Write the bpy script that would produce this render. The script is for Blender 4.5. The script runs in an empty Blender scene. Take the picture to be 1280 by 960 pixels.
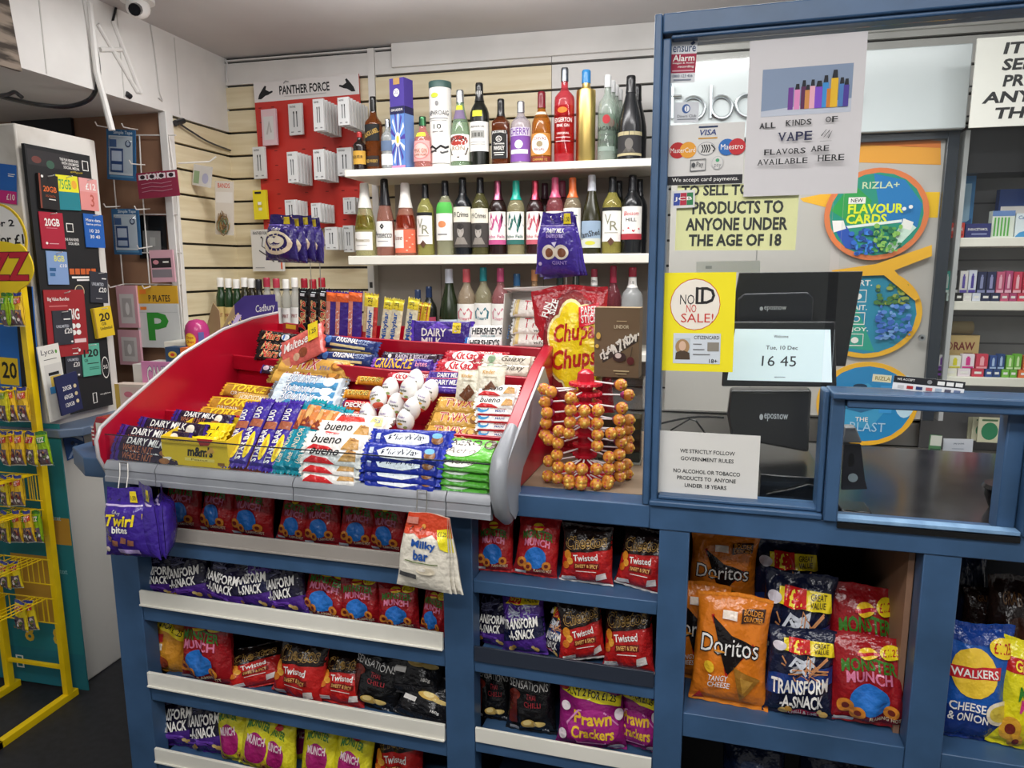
import bpy, math, random
from mathutils import Vector as V, Matrix, geometry, noise
SC = bpy.context.scene
COL = SC.collection
RAD = math.radians
# ---------------------------------------------------------------- camera
FPX, YAW, PIT, ROLL = 880.0, 13.2, 9.3, -0.25
CAM = V((0, 0, 1.48))
_y, _p, _r = RAD(YAW), RAD(PIT), RAD(ROLL)
CF = V((-math.sin(_y) * math.cos(_p), math.cos(_y) * math.cos(_p), -math.sin(_p)))
_rt = V((math.cos(_y), math.sin(_y), 0)); _up = _rt.cross(CF)
CR = _rt * math.cos(_r) + _up * math.sin(_r)
CU = -_rt * math.sin(_r) + _up * math.cos(_r)
cd = bpy.data.cameras.new('camera'); cam = bpy.data.objects.new('camera', cd); COL.objects.link(cam)
cd.sensor_width = 36; cd.lens = FPX / 1280 * 36; cd.clip_start = 0.02
cam.matrix_world = Matrix(((CR.x, CU.x, -CF.x, CAM.x), (CR.y, CU.y, -CF.y, CAM.y), (CR.z, CU.z, -CF.z, CAM.z), (0, 0, 0, 1)))
SC.camera = cam
# ---------------------------------------------------------------- view, world and lamps
SC.view_settings.view_transform = 'Standard'
SC.view_settings.look = 'None'
SC.view_settings.exposure = 0.14
SC.view_settings.gamma = 1.0
SC.view_settings.use_curve_mapping = False
SC.cycles.transparent_max_bounces = 32
SC.cycles.max_bounces = 8
SC.cycles.caustics_reflective = False
SC.cycles.caustics_refractive = False
W = bpy.data.worlds.new('world'); SC.world = W; W.use_nodes = True
W.node_tree.nodes['Background'].inputs[0].default_value = (1.0, 0.99, 0.975, 1)
W.node_tree.nodes['Background'].inputs[1].default_value = 0.3
def area(name, loc, sx, sy, power, rot=(0, 0, 0), col=(1, 0.992, 0.985)):
    l = bpy.data.lights.new(name, 'AREA'); l.shape = 'RECTANGLE'; l.size = sx; l.size_y = sy
    l.energy = power; l.color = col
    o = bpy.data.objects.new(name, l); COL.objects.link(o); o.location = loc; o.rotation_euler = rot
area('ceiling_lamp_shop', (-0.55, 0.35, 2.37), 1.5, 0.16, 11)
area('ceiling_lamp_aisle', (0.8, 0.16, 2.37), 1.5, 0.16, 16)
area('ceiling_lamp_left', (-0.5, -0.6, 2.37), 1.5, 0.16, 19)
area('ceiling_lamp_counter', (0.5, 1.85, 2.37), 1.2, 0.14, 13)
area('ceiling_lamp_back', (-0.9, 2.15, 2.37), 1.5, 0.14, 14)
UP = (math.pi, 0, 0)
area('added_upfill_shop', (-0.6, 0.3, 2.1), 1.5, 0.3, 28, UP)  # added unseen fill aimed upward to brighten the ceiling, not a fixture
area('added_upfill_back', (-0.4, 1.9, 2.1), 1.5, 0.3, 20, UP)  # second added fill, lifts the ceiling tone towards the back wall
# ---------------------------------------------------------------- pixel rays onto real planes
def ray(x, y):
    return CR * ((x - 640) / FPX) - CU * ((y - 480) / FPX) + CF
def hit(x, y, p0, n):
    d = ray(x, y)
    return CAM + d * (n.dot(V(p0) - CAM) / n.dot(d))
def atY(x, y, Y): return hit(x, y, (0, Y, 0), V((0, 1, 0)))
def atX(x, y, X): return hit(x, y, (X, 0, 0), V((1, 0, 0)))
def atZ(x, y, Z): return hit(x, y, (0, 0, Z), V((0, 0, 1)))
class Frame:
    def __init__(s, o, deg):
        s.o = V(o); a = RAD(deg); s.x = V((math.cos(a), math.sin(a), 0)); s.n = V((-math.sin(a), math.cos(a), 0)); s.deg = deg
        s.M = Matrix.Translation(s.o) @ Matrix.Rotation(a, 4, 'Z')
    def at(s, x, y, d): return hit(x, y, s.o + s.n * d, s.n)
    def w(s, a, d, z): return s.o + s.x * a + s.n * d + V((0, 0, z))
    def loc(s, p): q = p - s.o; return V((q.dot(s.x), q.dot(s.n), q.z))
    def l(s, x, y, d): return s.loc(s.at(x, y, d))
CT = Frame((0, 1.397, 0), -2.4)          # counter front
ST = Frame((-1.36, 1.41, 0), -3.5)       # confectionery stand
# ---------------------------------------------------------------- materials
_mc = {}
def lin(h):
    h = h.lstrip('#')
    if len(h) == 3: h = h[0] * 2 + h[1] * 2 + h[2] * 2
    return tuple(((int(h[i:i + 2], 16) / 255) / 12.92 if int(h[i:i + 2], 16) / 255 <= .04045 else ((int(h[i:i + 2], 16) / 255 + .055) / 1.055) ** 2.4) for i in (0, 2, 4)) + (1,)
KIND = dict(p=(.75, 0, 0), g=(.22, 0, 0), f=(.22, 0, .75), s=(.45, 0, 0), m=(.3, 1, 0), k=(.22, .85, .5))
def mt(c):
    """'p#rrggbb' paper, 'g' glossy, 'f' film with crinkle bump, 's' satin, 'm' metal, 'k' metal foil, 't' clear tint."""
    if not isinstance(c, str): return c
    if c[0] == '#': c = 's' + c
    if len(c) == 5: c = c[:2] + c[2] * 2 + c[3] * 2 + c[4] * 2
    if c in _mc: return _mc[c]
    m = bpy.data.materials.new('mat_' + c.replace('#', '_')); m.use_nodes = True
    nt = m.node_tree; N = nt.nodes; L = nt.links; b = N['Principled BSDF']
    k = c[0]; col = lin(c[2:8])
    if k in 'tb':
        if k == 'b': col = tuple(max(.0, c) ** .5 for c in col[:3]) + (1,)
        N.remove(b); tr = N.new('ShaderNodeBsdfTransparent'); gl = N.new('ShaderNodeBsdfGlossy'); fr = N.new('ShaderNodeLayerWeight'); mx = N.new('ShaderNodeMixShader')
        fr.inputs[0].default_value = .5; pw = N.new('ShaderNodeMath'); pw.operation = 'POWER'; pw.inputs[1].default_value = 4
        ml = N.new('ShaderNodeMath'); ml.operation = 'MULTIPLY_ADD'; ml.inputs[1].default_value = .7; ml.inputs[2].default_value = .03
        tr.inputs[0].default_value = col; gl.inputs['Roughness'].default_value = .04
        L.new(fr.outputs['Facing'], pw.inputs[0]); L.new(pw.outputs[0], ml.inputs[0]); L.new(ml.outputs[0], mx.inputs[0]); L.new(tr.outputs[0], mx.inputs[1]); L.new(gl.outputs[0], mx.inputs[2])
        if k == 'b':
            df = N.new('ShaderNodeBsdfDiffuse'); df.inputs[0].default_value = lin(c[2:8]); m2 = N.new('ShaderNodeMixShader'); m2.inputs[0].default_value = .3
            L.new(tr.outputs[0], m2.inputs[1]); L.new(df.outputs[0], m2.inputs[2]); L.new(m2.outputs[0], mx.inputs[1])
        L.new(mx.outputs[0], N['Material Output'].inputs[0])
    else:
        ro, me, bp = KIND[k]
        b.inputs['Base Color'].default_value = col; b.inputs['Roughness'].default_value = ro; b.inputs['Metallic'].default_value = me
        if k in 'fk':
            tc = N.new('ShaderNodeTexCoord'); no = N.new('ShaderNodeTexNoise'); no.inputs['Scale'].default_value = 60; no.inputs['Detail'].default_value = 2
            bu = N.new('ShaderNodeBump'); bu.inputs['Strength'].default_value = bp; bu.inputs['Distance'].default_value = .006
            L.new(tc.outputs['Object'], no.inputs['Vector']); L.new(no.outputs[0], bu.inputs['Height']); L.new(bu.outputs[0], b.inputs['Normal'])
    _mc[c] = m
    return m
def noisy(name, c1, c2, scale=(5, 5, 5), rough=.6, detail=4, lo=.35, hi=.65, bump=0, metal=0, coord='Object'):
    m = bpy.data.materials.new(name); m.use_nodes = True; nt = m.node_tree; N = nt.nodes; L = nt.links; b = N['Principled BSDF']
    tc = N.new('ShaderNodeTexCoord'); mp = N.new('ShaderNodeMapping'); mp.inputs['Scale'].default_value = scale
    no = N.new('ShaderNodeTexNoise'); no.inputs['Scale'].default_value = 1; no.inputs['Detail'].default_value = detail
    cr = N.new('ShaderNodeValToRGB'); e = cr.color_ramp.elements; e[0].position = lo; e[1].position = hi; e[0].color = lin(c1); e[1].color = lin(c2)
    L.new(tc.outputs[coord], mp.inputs[0]); L.new(mp.outputs[0], no.inputs['Vector']); L.new(no.outputs[0], cr.inputs[0]); L.new(cr.outputs[0], b.inputs['Base Color'])
    b.inputs['Roughness'].default_value = rough; b.inputs['Metallic'].default_value = metal
    if bump:
        bu = N.new('ShaderNodeBump'); bu.inputs['Strength'].default_value = bump; bu.inputs['Distance'].default_value = .01
        L.new(no.outputs[0], bu.inputs['Height']); L.new(bu.outputs[0], b.inputs['Normal'])
    return m
def emit(name, c, s):
    m = bpy.data.materials.new(name); m.use_nodes = True; b = m.node_tree.nodes['Principled BSDF']
    b.inputs['Base Color'].default_value = lin(c); b.inputs['Emission Color'].default_value = lin(c); b.inputs['Emission Strength'].default_value = s; b.inputs['Roughness'].default_value = .2
    return m
BLUE = noisy('blue_paint', '#34506f', '#3f5f84', (6, 6, 6), .38, 5)
BLUEL = noisy('blue_paint_worn', '#6b8fb4', '#86aacb', (30, 8, 8), .45)
WHITE = noisy('white_paint', '#d6d4d0', '#e6e4e0', (3, 3, 3), .55)
SCUFF = noisy('scuffed_white_paint', '#bdb7ac', '#dedbd4', (4, 4, 4), .5, 8, .25, .45)
CEIL = noisy('ceiling_paint', '#b9b6b5', '#c3c0bf', (2, 2, 2), .8)
MAPLE = noisy('maple_board', '#d6c7a2', '#e2d6b6', (3, 3, 40), .5, 3)
PLY = noisy('plywood', '#8a6650', '#a47e62', (6, 6, 3), .6, 5)
FLOOR = noisy('dark_vinyl_floor', '#1b1c20', '#26272c', (40, 40, 40), .55, 3)
SHELFW = noisy('cream_steel_shelf', '#e6e3d6', '#efece0', (4, 4, 4), .4)
GREYBACK = noisy('grey_back_panel', '#989189', '#a39c94', (3, 3, 3), .6)
GREYRAIL = noisy('grey_plastic_rail', '#8b8e93', '#9a9da2', (8, 8, 8), .3)
REDP = noisy('red_plastic', '#a30d26', '#b0122b', (5, 5, 5), .3)
BRICK = noisy('rough_stone_wallpaper', '#3a3129', '#8d8072', (5, 7, 38), .8, 5, .42, .58)
YEL = noisy('yellow_painted_steel', '#e3bf05', '#f0cd12', (12, 12, 12), .35)
BLACKTOP = noisy('black_laminate', '#1d1d20', '#2a2a2c', (20, 20, 20), .16)
GLASS = mt('t#fcfefd')
# ---------------------------------------------------------------- mesh builder
_tg = {}
def tgeo(t, bold, shear):
    bold = min(bold * .55, .045)
    k = (t, bold, shear)
    if k not in _tg:
        cu = bpy.data.curves.new('t', 'FONT'); cu.body = t; cu.resolution_u = 2; cu.offset = bold; cu.shear = shear
        o = bpy.data.objects.new('t', cu); me = o.to_mesh()
        vs = [(v.co.x, v.co.y) for v in me.vertices]; fs = [tuple(p.vertices) for p in me.polygons]
        o.to_mesh_clear(); bpy.data.objects.remove(o); bpy.data.curves.remove(cu)
        if not vs: vs = [(0, 0), (1, 0), (1, 1)]; fs = []
        if bold > 0: bx = tgeo(t, 0, shear)[2]
        else: bx = (min(a for a, b in vs), max(a for a, b in vs), min(b for a, b in vs), max(b for a, b in vs))
        x0, x1, y0, y1 = bx
        _tg[k] = ([((a - x0) / max(x1 - x0, 1e-6), (b - y0) / max(y1 - y0, 1e-6)) for a, b in vs], fs, bx)
    return _tg[k]
class B:
    def __init__(s): s.v = []; s.f = []; s.m = []; s.ms = []
    def mi(s, m):
        m = mt(m)
        if m not in s.ms: s.ms.append(m)
        return s.ms.index(m)
    def add(s, vs, fs, m):
        o = len(s.v); s.v += [tuple(p) for p in vs]; k = s.mi(m)
        for f in fs: s.f.append([i + o for i in f]); s.m.append(k)
        return s
    def box(s, x0, y0, z0, x1, y1, z1, m):
        return s.add([(x0, y0, z0), (x1, y0, z0), (x1, y1, z0), (x0, y1, z0), (x0, y0, z1), (x1, y0, z1), (x1, y1, z1), (x0, y1, z1)],
                     [(3, 2, 1, 0), (4, 5, 6, 7), (0, 1, 5, 4), (1, 2, 6, 5), (2, 3, 7, 6), (3, 0, 4, 7)], m)
    def prism(s, poly, ext, m):
        n = len(poly); e = V(ext); a = [V(p) for p in poly]
        return s.add(a + [p + e for p in a], [tuple(range(n))[::-1], tuple(range(n, 2 * n))] + [(i, (i + 1) % n, n + (i + 1) % n, n + i) for i in range(n)], m)
    def tube(s, pts, r, m, n=6, cap=True):
        pts = [V(p) for p in pts]; vs = []; fs = []; K = len(pts)
        t = (pts[1] - pts[0]).normalized(); u = t.orthogonal().normalized()
        for i, p in enumerate(pts):
            t = ((pts[min(i + 1, K - 1)] - pts[max(i - 1, 0)])).normalized()
            u = (u - t * u.dot(t)).normalized(); w = t.cross(u)
            rr = r[i] if isinstance(r, (list, tuple)) else r
            vs += [p + (u * math.cos(2 * math.pi * j / n) + w * math.sin(2 * math.pi * j / n)) * rr for j in range(n)]
        for i in range(K - 1):
            for j in range(n):
                a = i * n + j; c = i * n + (j + 1) % n; fs.append((a, c, c + n, a + n))
        if cap: fs += [tuple(range(n))[::-1], tuple(range((K - 1) * n, K * n))]
        return s.add(vs, fs, m)
    def lathe(s, prof, m, n=20, o=(0, 0, 0), sq=0):
        vs = []; fs = []
        for r, z in prof:
            for j in range(n):
                a = 2 * math.pi * (j + .5) / n; k = 1
                if sq: k = 1 / max(abs(math.cos(a)), abs(math.sin(a))) ** sq
                vs.append((o[0] + r * k * math.cos(a), o[1] + r * k * math.sin(a), o[2] + z))
        for i in range(len(prof) - 1):
            for j in range(n): a = i * n + j; c = i * n + (j + 1) % n; fs.append((a, c, c + n, a + n))
        fs += [tuple(range(n))[::-1], tuple(range((len(prof) - 1) * n, len(prof) * n))]
        return s.add(vs, fs, m)
    def grid(s, fn, us, vs_, m, flip=False):
        nu, nv = len(us), len(vs_)
        P = [fn(u, v) for v in vs_ for u in us]; fs = []
        for j in range(nv - 1):
            for i in range(nu - 1):
                q = (j * nu + i, j * nu + i + 1, (j + 1) * nu + i + 1, (j + 1) * nu + i); fs.append(q[::-1] if flip else q)
        return s.add(P, fs, m)
    def ball(s, c, r, m, n=12, k=8):
        c = V(c); r = r if isinstance(r, (tuple, list)) else (r, r, r)
        vs = []; fs = []
        for i in range(k + 1):
            t = math.pi * i / k
            for j in range(n): a = 2 * math.pi * j / n; vs.append((c.x + r[0] * math.sin(t) * math.cos(a), c.y + r[1] * math.sin(t) * math.sin(a), c.z - r[2] * math.cos(t)))
        for i in range(k):
            for j in range(n): a = i * n + j; d = i * n + (j + 1) % n; fs.append((a, d, d + n, a + n))
        return s.add(vs, fs, m)
    # printed artwork, mapped on a surface S(u, v, lift), u and v in -1..1
    def dec(s, items, S, asp=1.0, h0=.0005, dh=.00012, fine=.25):
        h = h0
        for it in items:
            k = it[0]; h += dh
            if k == 'r':
                x0, y0, x1, y1, c = it[1:6]
                nu = max(1, int(abs(x1 - x0) / fine + .99)); nv = max(1, int(abs(y1 - y0) / fine + .99))
                s.grid(lambda u, v: S(u, v, h), [x0 + (x1 - x0) * i / nu for i in range(nu + 1)], [y0 + (y1 - y0) * i / nv for i in range(nv + 1)], c)
            elif k == 'e':
                cx, cy, rx, ry, c = it[1:6]; n = 20; R = max(1, int(max(rx, ry) / fine + .99))
                vs = [S(cx, cy, h)]; fs = []
                for q in range(1, R + 1):
                    for j in range(n): a = 2 * math.pi * j / n; vs.append(S(cx + rx * q / R * math.cos(a), cy + ry * q / R * math.sin(a), h))
                for j in range(n): fs.append((0, 1 + j, 1 + (j + 1) % n))
                for q in range(R - 1):
                    for j in range(n): a = 1 + q * n + j; d = 1 + q * n + (j + 1) % n; fs.append((a, a + n, d + n, d))
                s.add(vs, fs, c)
            elif k == 'p':
                pts, c = it[1], it[2]
                tr = [[V((p[0], p[1], 0)) for p in (pts[a], pts[b], pts[d])] for a, b, d in geometry.tessellate_polygon([[V((p[0], p[1], 0)) for p in pts]])]
                out = []
                while tr:
                    a, b, d = tr.pop(); L = [(b - a).length, (d - b).length, (a - d).length]
                    if max(L) > fine * 1.6 and len(out) + len(tr) < 1600:
                        i = L.index(max(L)); a, b, d = ((a, b, d), (b, d, a), (d, a, b))[i]; mm = (a + b) / 2; tr += [[a, mm, d], [mm, b, d]]
                    else: out.append((a, b, d))
                vs = []; fs = []
                for a, b, d in out:
                    if (b - a).cross(d - a).z < 0: b, d = d, b
                    fs.append((len(vs), len(vs) + 1, len(vs) + 2)); vs += [S(q.x, q.y, h) for q in (a, b, d)]
                s.add(vs, fs, c)
            elif k == 'l':
                pts, w, c = it[1], it[2], it[3]
                vs = []; fs = []
                for i, p in enumerate(pts):
                    a = pts[max(i - 1, 0)]; b = pts[min(i + 1, len(pts) - 1)]; dx, dy = (b[0] - a[0]) * asp, b[1] - a[1]; L = math.hypot(dx, dy) or 1
                    nx, ny = -dy / L * w / asp, dx / L * w
                    vs += [S(p[0] - nx, p[1] - ny, h), S(p[0] + nx, p[1] + ny, h)]
                for i in range(len(pts) - 1): fs.append((2 * i, 2 * i + 2, 2 * i + 3, 2 * i + 1))
                s.add(vs, fs, c)
            elif k == 't':
                t, x0, y0, x1, y1, c = it[1:7]; o = it[7] if len(it) > 7 else {}
                vs, fs, _ = tgeo(t, o.get('b', .02), o.get('s', 0)); rot = RAD(o.get('r', 0)); cx, cy = (x0 + x1) / 2, (y0 + y1) / 2; arc = o.get('arc', 0)
                out = []
                for a, b in vs:
                    px = (x0 + (x1 - x0) * a - cx) * asp; py = y0 + (y1 - y0) * b - cy + arc * (1 - (2 * a - 1) ** 2)
                    out.append(S(cx + (px * math.cos(rot) - py * math.sin(rot)) / asp, cy + px * math.sin(rot) + py * math.cos(rot), h))
                s.add(out, fs, c)
        return s
    def ob(s, name, par=None, M=None, label=None, cat=None, group=None, kind=None, bev=0, ang=40):
        me = bpy.data.meshes.new(name); me.from_pydata(s.v, [], s.f)
        for m in s.ms: me.materials.append(m)
        me.polygons.foreach_set('material_index', s.m); me.polygons.foreach_set('use_smooth', [True] * len(s.f))
        me.set_sharp_from_angle(angle=RAD(ang)); me.update()
        o = bpy.data.objects.new(name, me); COL.objects.link(o)
        if par: o.parent = par
        if M is not None: o.matrix_world = M
        if bev:
            b = o.modifiers.new('bevel', 'BEVEL'); b.width = bev; b.segments = 2; b.limit_method = 'ANGLE'
        tag(o, label, cat, group, kind)
        return o
def tag(o, label=None, cat=None, group=None, kind=None):
    for k, v in (('label', label), ('category', cat), ('group', group), ('kind', kind)):
        if v: o[k] = v
    return o
def empty(name, M, label, cat, group=None):
    o = bpy.data.objects.new(name, None); COL.objects.link(o); o.empty_display_size = .02
    o.matrix_world = M if isinstance(M, Matrix) else Matrix.Translation(M)
    return tag(o, label, cat, group)
def struct(name, b, M=None, bev=0): return b.ob(name, None, M, kind='structure', bev=bev)
def PL(loc, rz=0, tilt=0, roll=0, sc=1):
    m = Matrix.Translation(V(loc)) @ Matrix.Rotation(RAD(rz), 4, 'Z') @ Matrix.Rotation(RAD(tilt), 4, 'X') @ Matrix.Rotation(RAD(roll), 4, 'Y')
    return m @ Matrix.Scale(sc, 4) if sc != 1 else m
def FR(o, x, n):
    x = V(x).normalized(); n = V(n); n = (n - x * n.dot(x)).normalized(); y = -n; z = x.cross(y)
    return Matrix(((x.x, y.x, z.x, o[0]), (x.y, y.y, z.y, o[1]), (x.z, y.z, z.z, o[2]), (0, 0, 0, 1)))
_used = set()
def inst(p, M, label=None, group=None, cat=None):
    """First use moves the built thing itself; later uses copy it with its parts."""
    if p.name not in _used: _used.add(p.name); r = p
    else:
        r = p.copy(); COL.objects.link(r); _used.add(r.name)
        for ch in p.children:
            c = ch.copy(); COL.objects.link(c); c.parent = r
            for g in ch.children: d = g.copy(); COL.objects.link(d); d.parent = c
    r.matrix_world = M
    return tag(r, label, cat, group)
def smooth(pts, k=6):
    P = [V(p) for p in pts]; out = []
    for i in range(len(P) - 1):
        a, b, c, d = P[max(i - 1, 0)], P[i], P[i + 1], P[min(i + 2, len(P) - 1)]
        for j in range(k):
            t = j / k; out.append(.5 * ((2 * b) + (c - a) * t + (2 * a - 5 * b + 4 * c - d) * t * t + (3 * b - a - 3 * c + d) * t ** 3))
    return out + [P[-1]]
def lerp(a, b, t): return a + (b - a) * t
def lin_(a, b, n): return [a + (b - a) * i / (n - 1) for i in range(n)]
NTH = ['first', 'second', 'third', 'fourth', 'fifth', 'sixth', 'seventh', 'eighth', 'ninth', 'tenth', 'eleventh', 'twelfth', 'thirteenth', 'fourteenth', 'fifteenth', 'sixteenth']
def nth(i, n=99): return 'leftmost' if i == 0 else ('rightmost' if i == n - 1 else NTH[i] + ' from left')
# planar surface, front facing -Y: half width a, from z0 to z1
def PS(a, z0, z1, y=0): return lambda u, v, e: (u * a, y - e, z0 + (z1 - z0) * (v + 1) / 2)
def carton(name, w, h, d, c, items=(), side=None, top=None, bev=.001):
    b = B(); b.box(-w / 2, 0, 0, w / 2, d, h, c); b.dec(items, PS(w / 2, 0, h), w / h)
    if side: b.dec(side, lambda u, v, e: (w / 2 + e, d * (u + 1) / 2, h * (v + 1) / 2), d / h); b.dec(side, lambda u, v, e: (-w / 2 - e, d * (1 - u) / 2, h * (v + 1) / 2), d / h)
    if top: b.dec(top, lambda u, v, e: (u * w / 2, d * (v + 1) / 2, h + e), w / d)
    return b.ob(name)
# pillow bag, standing on z = 0, front facing -Y
def bagS(w, h, t, seed, flat=.93, full=.55):
    R = random.Random(seed); wv = [(R.uniform(.3, 1), R.uniform(2, 6) * R.choice((-1, 1)), R.uniform(2, 7), R.uniform(0, 6.3)) for _ in range(6)]
    pp = [R.uniform(0, 6.3) for _ in range(4)]
    def S(u, v, e, sg=1):
        vv = min(1, abs(v) / flat); v2 = min(1, abs(v + .14 * (1 - v * v)) / flat); q = max(0, 1 - abs(u) ** 2.6) ** full * max(0, 1 - v2 ** 3) ** .75 if vv < 1 else 0
        wr = sum(a * math.sin(ku * u * 2 + kv * v + ph) for a, ku, kv, ph in wv) * t * .034 * min(1, q * 1.6)
        pl = math.sin(9 * u + pp[0] + 2 * v) * abs(v) ** 5 * t * .09 * q ** .3 + math.sin(17 * u + pp[1]) * abs(v) ** 8 * t * .03
        x = w / 2 * u * (1 - .08 * (1 - vv ** 4)) * (1 - .035 * v) + math.sin(v * 2 + pp[2]) * w * .015
        return (x, -sg * (t / 2 * q + wr * (1 if sg > 0 else .6) + .0006) - pl - e, h / 2 * (v + 1) + math.sin(3.2 * u + pp[3]) * h * .014 * max(0, v) ** 4)
    return S
def bag(name, w, h, t, base, items, seed=1, hi=None, flat=.93, back=None):
    S = bagS(w, h, t, seed, flat); b = B(); us = [math.sin(a) for a in lin_(-math.pi / 2, math.pi / 2, 25)]; vs = [-1, -.965] + lin_(-.93, .93, 29) + [.965, 1]
    b.grid(lambda u, v: S(u, v, 0), us, vs, base); b.grid(lambda u, v: S(u, v, 0, -1), us, vs, back or base, True)
    b.dec(items, S, w / h, .0016, .0004, .06)
    if hi: b.dec([('r', -1, .94, 1, 1, hi), ('r', -1, -1, 1, -.94, hi)], S, 1, .0010, .0001, .08)
    return b.ob(name)
# flow-wrapped bar: length along X, face towards -Y, centred
def bar(name, L, w, t, base, items, seed=1, fin=None, back=None, fl=.9):
    R = random.Random(seed); ph = [R.uniform(0, 6.3) for _ in range(5)]
    def S(u, v, e, sg=1):
        k = max(0, min(1, (fl - abs(u)) / .06)); k = k * k * (3 - 2 * k); q = max(0, 1 - abs(v) ** 3.2) ** .5 * k
        wr = (math.sin(u * 21 + v * 3 + ph[0]) + math.sin(u * 13 - v * 5 + ph[1])) * t * .02 * k + (math.sin(8 * v + ph[2]) * .06 * t * (1 - k) if abs(u) > fl - .1 else 0)
        z = w / 2 * v * (1 + .05 * (1 - k)); jag = .004 * math.sin(14 * v + ph[3]) * (abs(u) > .985)
        return (L / 2 * u + jag, -sg * (t / 2 * q + .0005) - wr - e, z)
    b = B(); us = [-1, -.97, -.93] + lin_(-fl, fl, 37) + [.93, .97, 1]; vs = [math.sin(a) for a in lin_(-math.pi / 2, math.pi / 2, 17)]
    b.grid(lambda u, v: S(u, v, 0), us, vs, base); b.grid(lambda u, v: S(u, v, 0, -1), us, vs, back or base, True)
    b.dec(items, S, L / w, .0011, .00012, .12)
    if fin: b.dec([('r', -1, -1, -fl - .01, 1, fin), ('r', fl + .01, -1, 1, 1, fin)], S, 1, .0004, .0001, .2)
    return b.ob(name)
# ================================================================ the room
b = B(); b.box(-3.4, -3, -.05, 2.6, 3.2, 0, FLOOR); struct('floor', b)
b = B(); b.box(-3.4, -3, 2.41, 2.6, 3.2, 2.47, CEIL); struct('ceiling', b)
def slats(b, axis, a0, a1, zs, z0, z1, matf, face):
    """slatted boards 0.1 m tall with dark grooves; axis 'x' runs along X on the back wall."""
    z = zs
    while z < z1:
        zz = max(z, z0); m = matf(z)
        if axis == 'x': b.box(a0, face, zz + .005, a1, face + .02, min(z + .095, z1), m)
        else: b.box(face - .02, a0, zz + .005, face, a1, min(z + .095, z1), m)
        z += .1
gz = atY(302, 137, 2.95).z % .1
b = B(); b.box(-3.4, 2.965, 0, 2.6, 3.08, 2.41, '#2c2a27')
xs = atY(470, 100, 2.95).x; xm = atY(690, 110, 2.95).x
slats(b, 'x', -2.0, xs - .03, gz + .5, .6, 2.4, lambda z: WHITE if z > 2.24 else MAPLE, 2.945)
slats(b, 'x', xs, xm - .002, gz + .5, .6, 2.4, lambda z: WHITE if z > 2.26 else MAPLE, 2.945)
slats(b, 'x', xm, 2.6, gz + .5, .6, 2.4, lambda z: WHITE, 2.945)
b.box(xs - .032, 2.94, .6, xs - .002, 2.96, 2.4, WHITE)
struct('wall_back', b)
b = B(); b.box(-1.2, 2.93, 2.315, 2.6, 2.944, 2.41, WHITE)
struct('trim_1', b, bev=.002)
# left wall: white bulkhead over an open alcove, slatted return to the corner
b = B(); b.box(-3.4, -3, 2.1, -2.0, 2.96, 2.41, WHITE)
for y in (1.99, 2.32, 2.62): b.box(-2.0, y, 2.105, -1.9985, y + .004, 2.4, '#bfbdb8')
struct('wall_left', b)
b = B(); slats(b, 'y', 2.57, 2.945, gz + .5, .3, 2.1, lambda z: WHITE if z > 2.0 else MAPLE, -2.0)
b.box(-2.1, 2.575, 0, -2.022, 2.945, 2.1, '#2c2a27'); struct('wall_left_return', b)
b = B(); b.box(-3.0, 2.55, 0, -2.03, 2.57, 2.1, PLY); b.box(-3.4, 2.3, 0, -3.3, 2.57, 2.1, MAPLE)
b.box(-2.75, 2.535, 1.5, -2.45, 2.549, 2.1, '#16181f'); struct('wall_alcove', b)
b = B(); b.box(-2.03, 2.53, 0, -1.995, 2.572, 2.1, WHITE); struct('trim_2', b, bev=.002)
q = atX(25, 75, -1.99)
b = B(); b.prism([(-1.999, -2.9, 2.085), (-1.999, q.y, 2.085), (-1.999, q.y - .03, 2.409), (-1.999, -2.9, 2.409)], (.012, 0, 0), BRICK); struct('trim_3', b)
b = B(); b.box(1.9, -3, 0, 1.98, 3, 2.41, WHITE); struct('wall_right', b)
# ================================================================ the counter
def s_(x, y, d=0): return CT.l(x, y, d).x
sL0, sL1 = s_(153, 850), s_(185, 850); sM0, sM1 = s_(556, 850), s_(592, 850); sR0, sR1 = s_(820, 800), s_(857, 800); sF0, sF1 = s_(1153, 720), s_(1201, 720)
counter = empty('shop_counter', CT.M, 'blue painted shop counter with open snack shelves below the worktop', 'counter')
def cpart(name, boxes, m, bev=.002, mm=None):
    b = B()
    for q in boxes: b.box(*q, m)
    return b.ob(name, counter, bev=bev)
CTZ = 1.005
b = B(); z0 = .955
b.prism([(-1.605, .085, z0), (-1.478, 0, z0), (sR0 - .02, 0, z0), (sR0 - .02, .66, z0), (-1.605, .66, z0)], (0, 0, CTZ - z0), BLUE)
b.ob('worktop', counter, bev=.003)
b = B(); b.box(-.335, .06, CTZ, sR0 - .03, .655, CTZ + .001, noisy('worn_wood_top', '#7d6a55', '#94806a', (4, 20, 4), .5)); b.ob('worktop_sheet', counter)
cpart('fascia', [(sR0 - .02, -.001, z0, 1.2, .06, CTZ)], BLUE)
cpart('inner_worktop', [(sR0 - .02, .06, .96, 1.2, .72, .985)], BLACKTOP)
for a, c in ((sL0, sL1), (sM0, sM1), (sR0, sR1), (sF0, sF1), (.98, 1.06)): cpart('post', [(a, .002, 0, c, .05, z0)], BLUE)
LV = (.806, .618, .388, .165); MV = (.795, .602, .40, .19)
for z in LV: cpart('shelf', [(sL1, .006, z - .045, sM0, .43, z)], BLUE)
for z in MV: cpart('shelf', [(sM1, .006, z - .03, sR0, .43, z)], BLUE)
RV = .553
cpart('shelf', [(sR1, .006, RV - .055, sF0, .43, RV)], BLUE); cpart('shelf', [(sF1, .006, RV - .055, .98, .43, RV)], BLUE)
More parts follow.
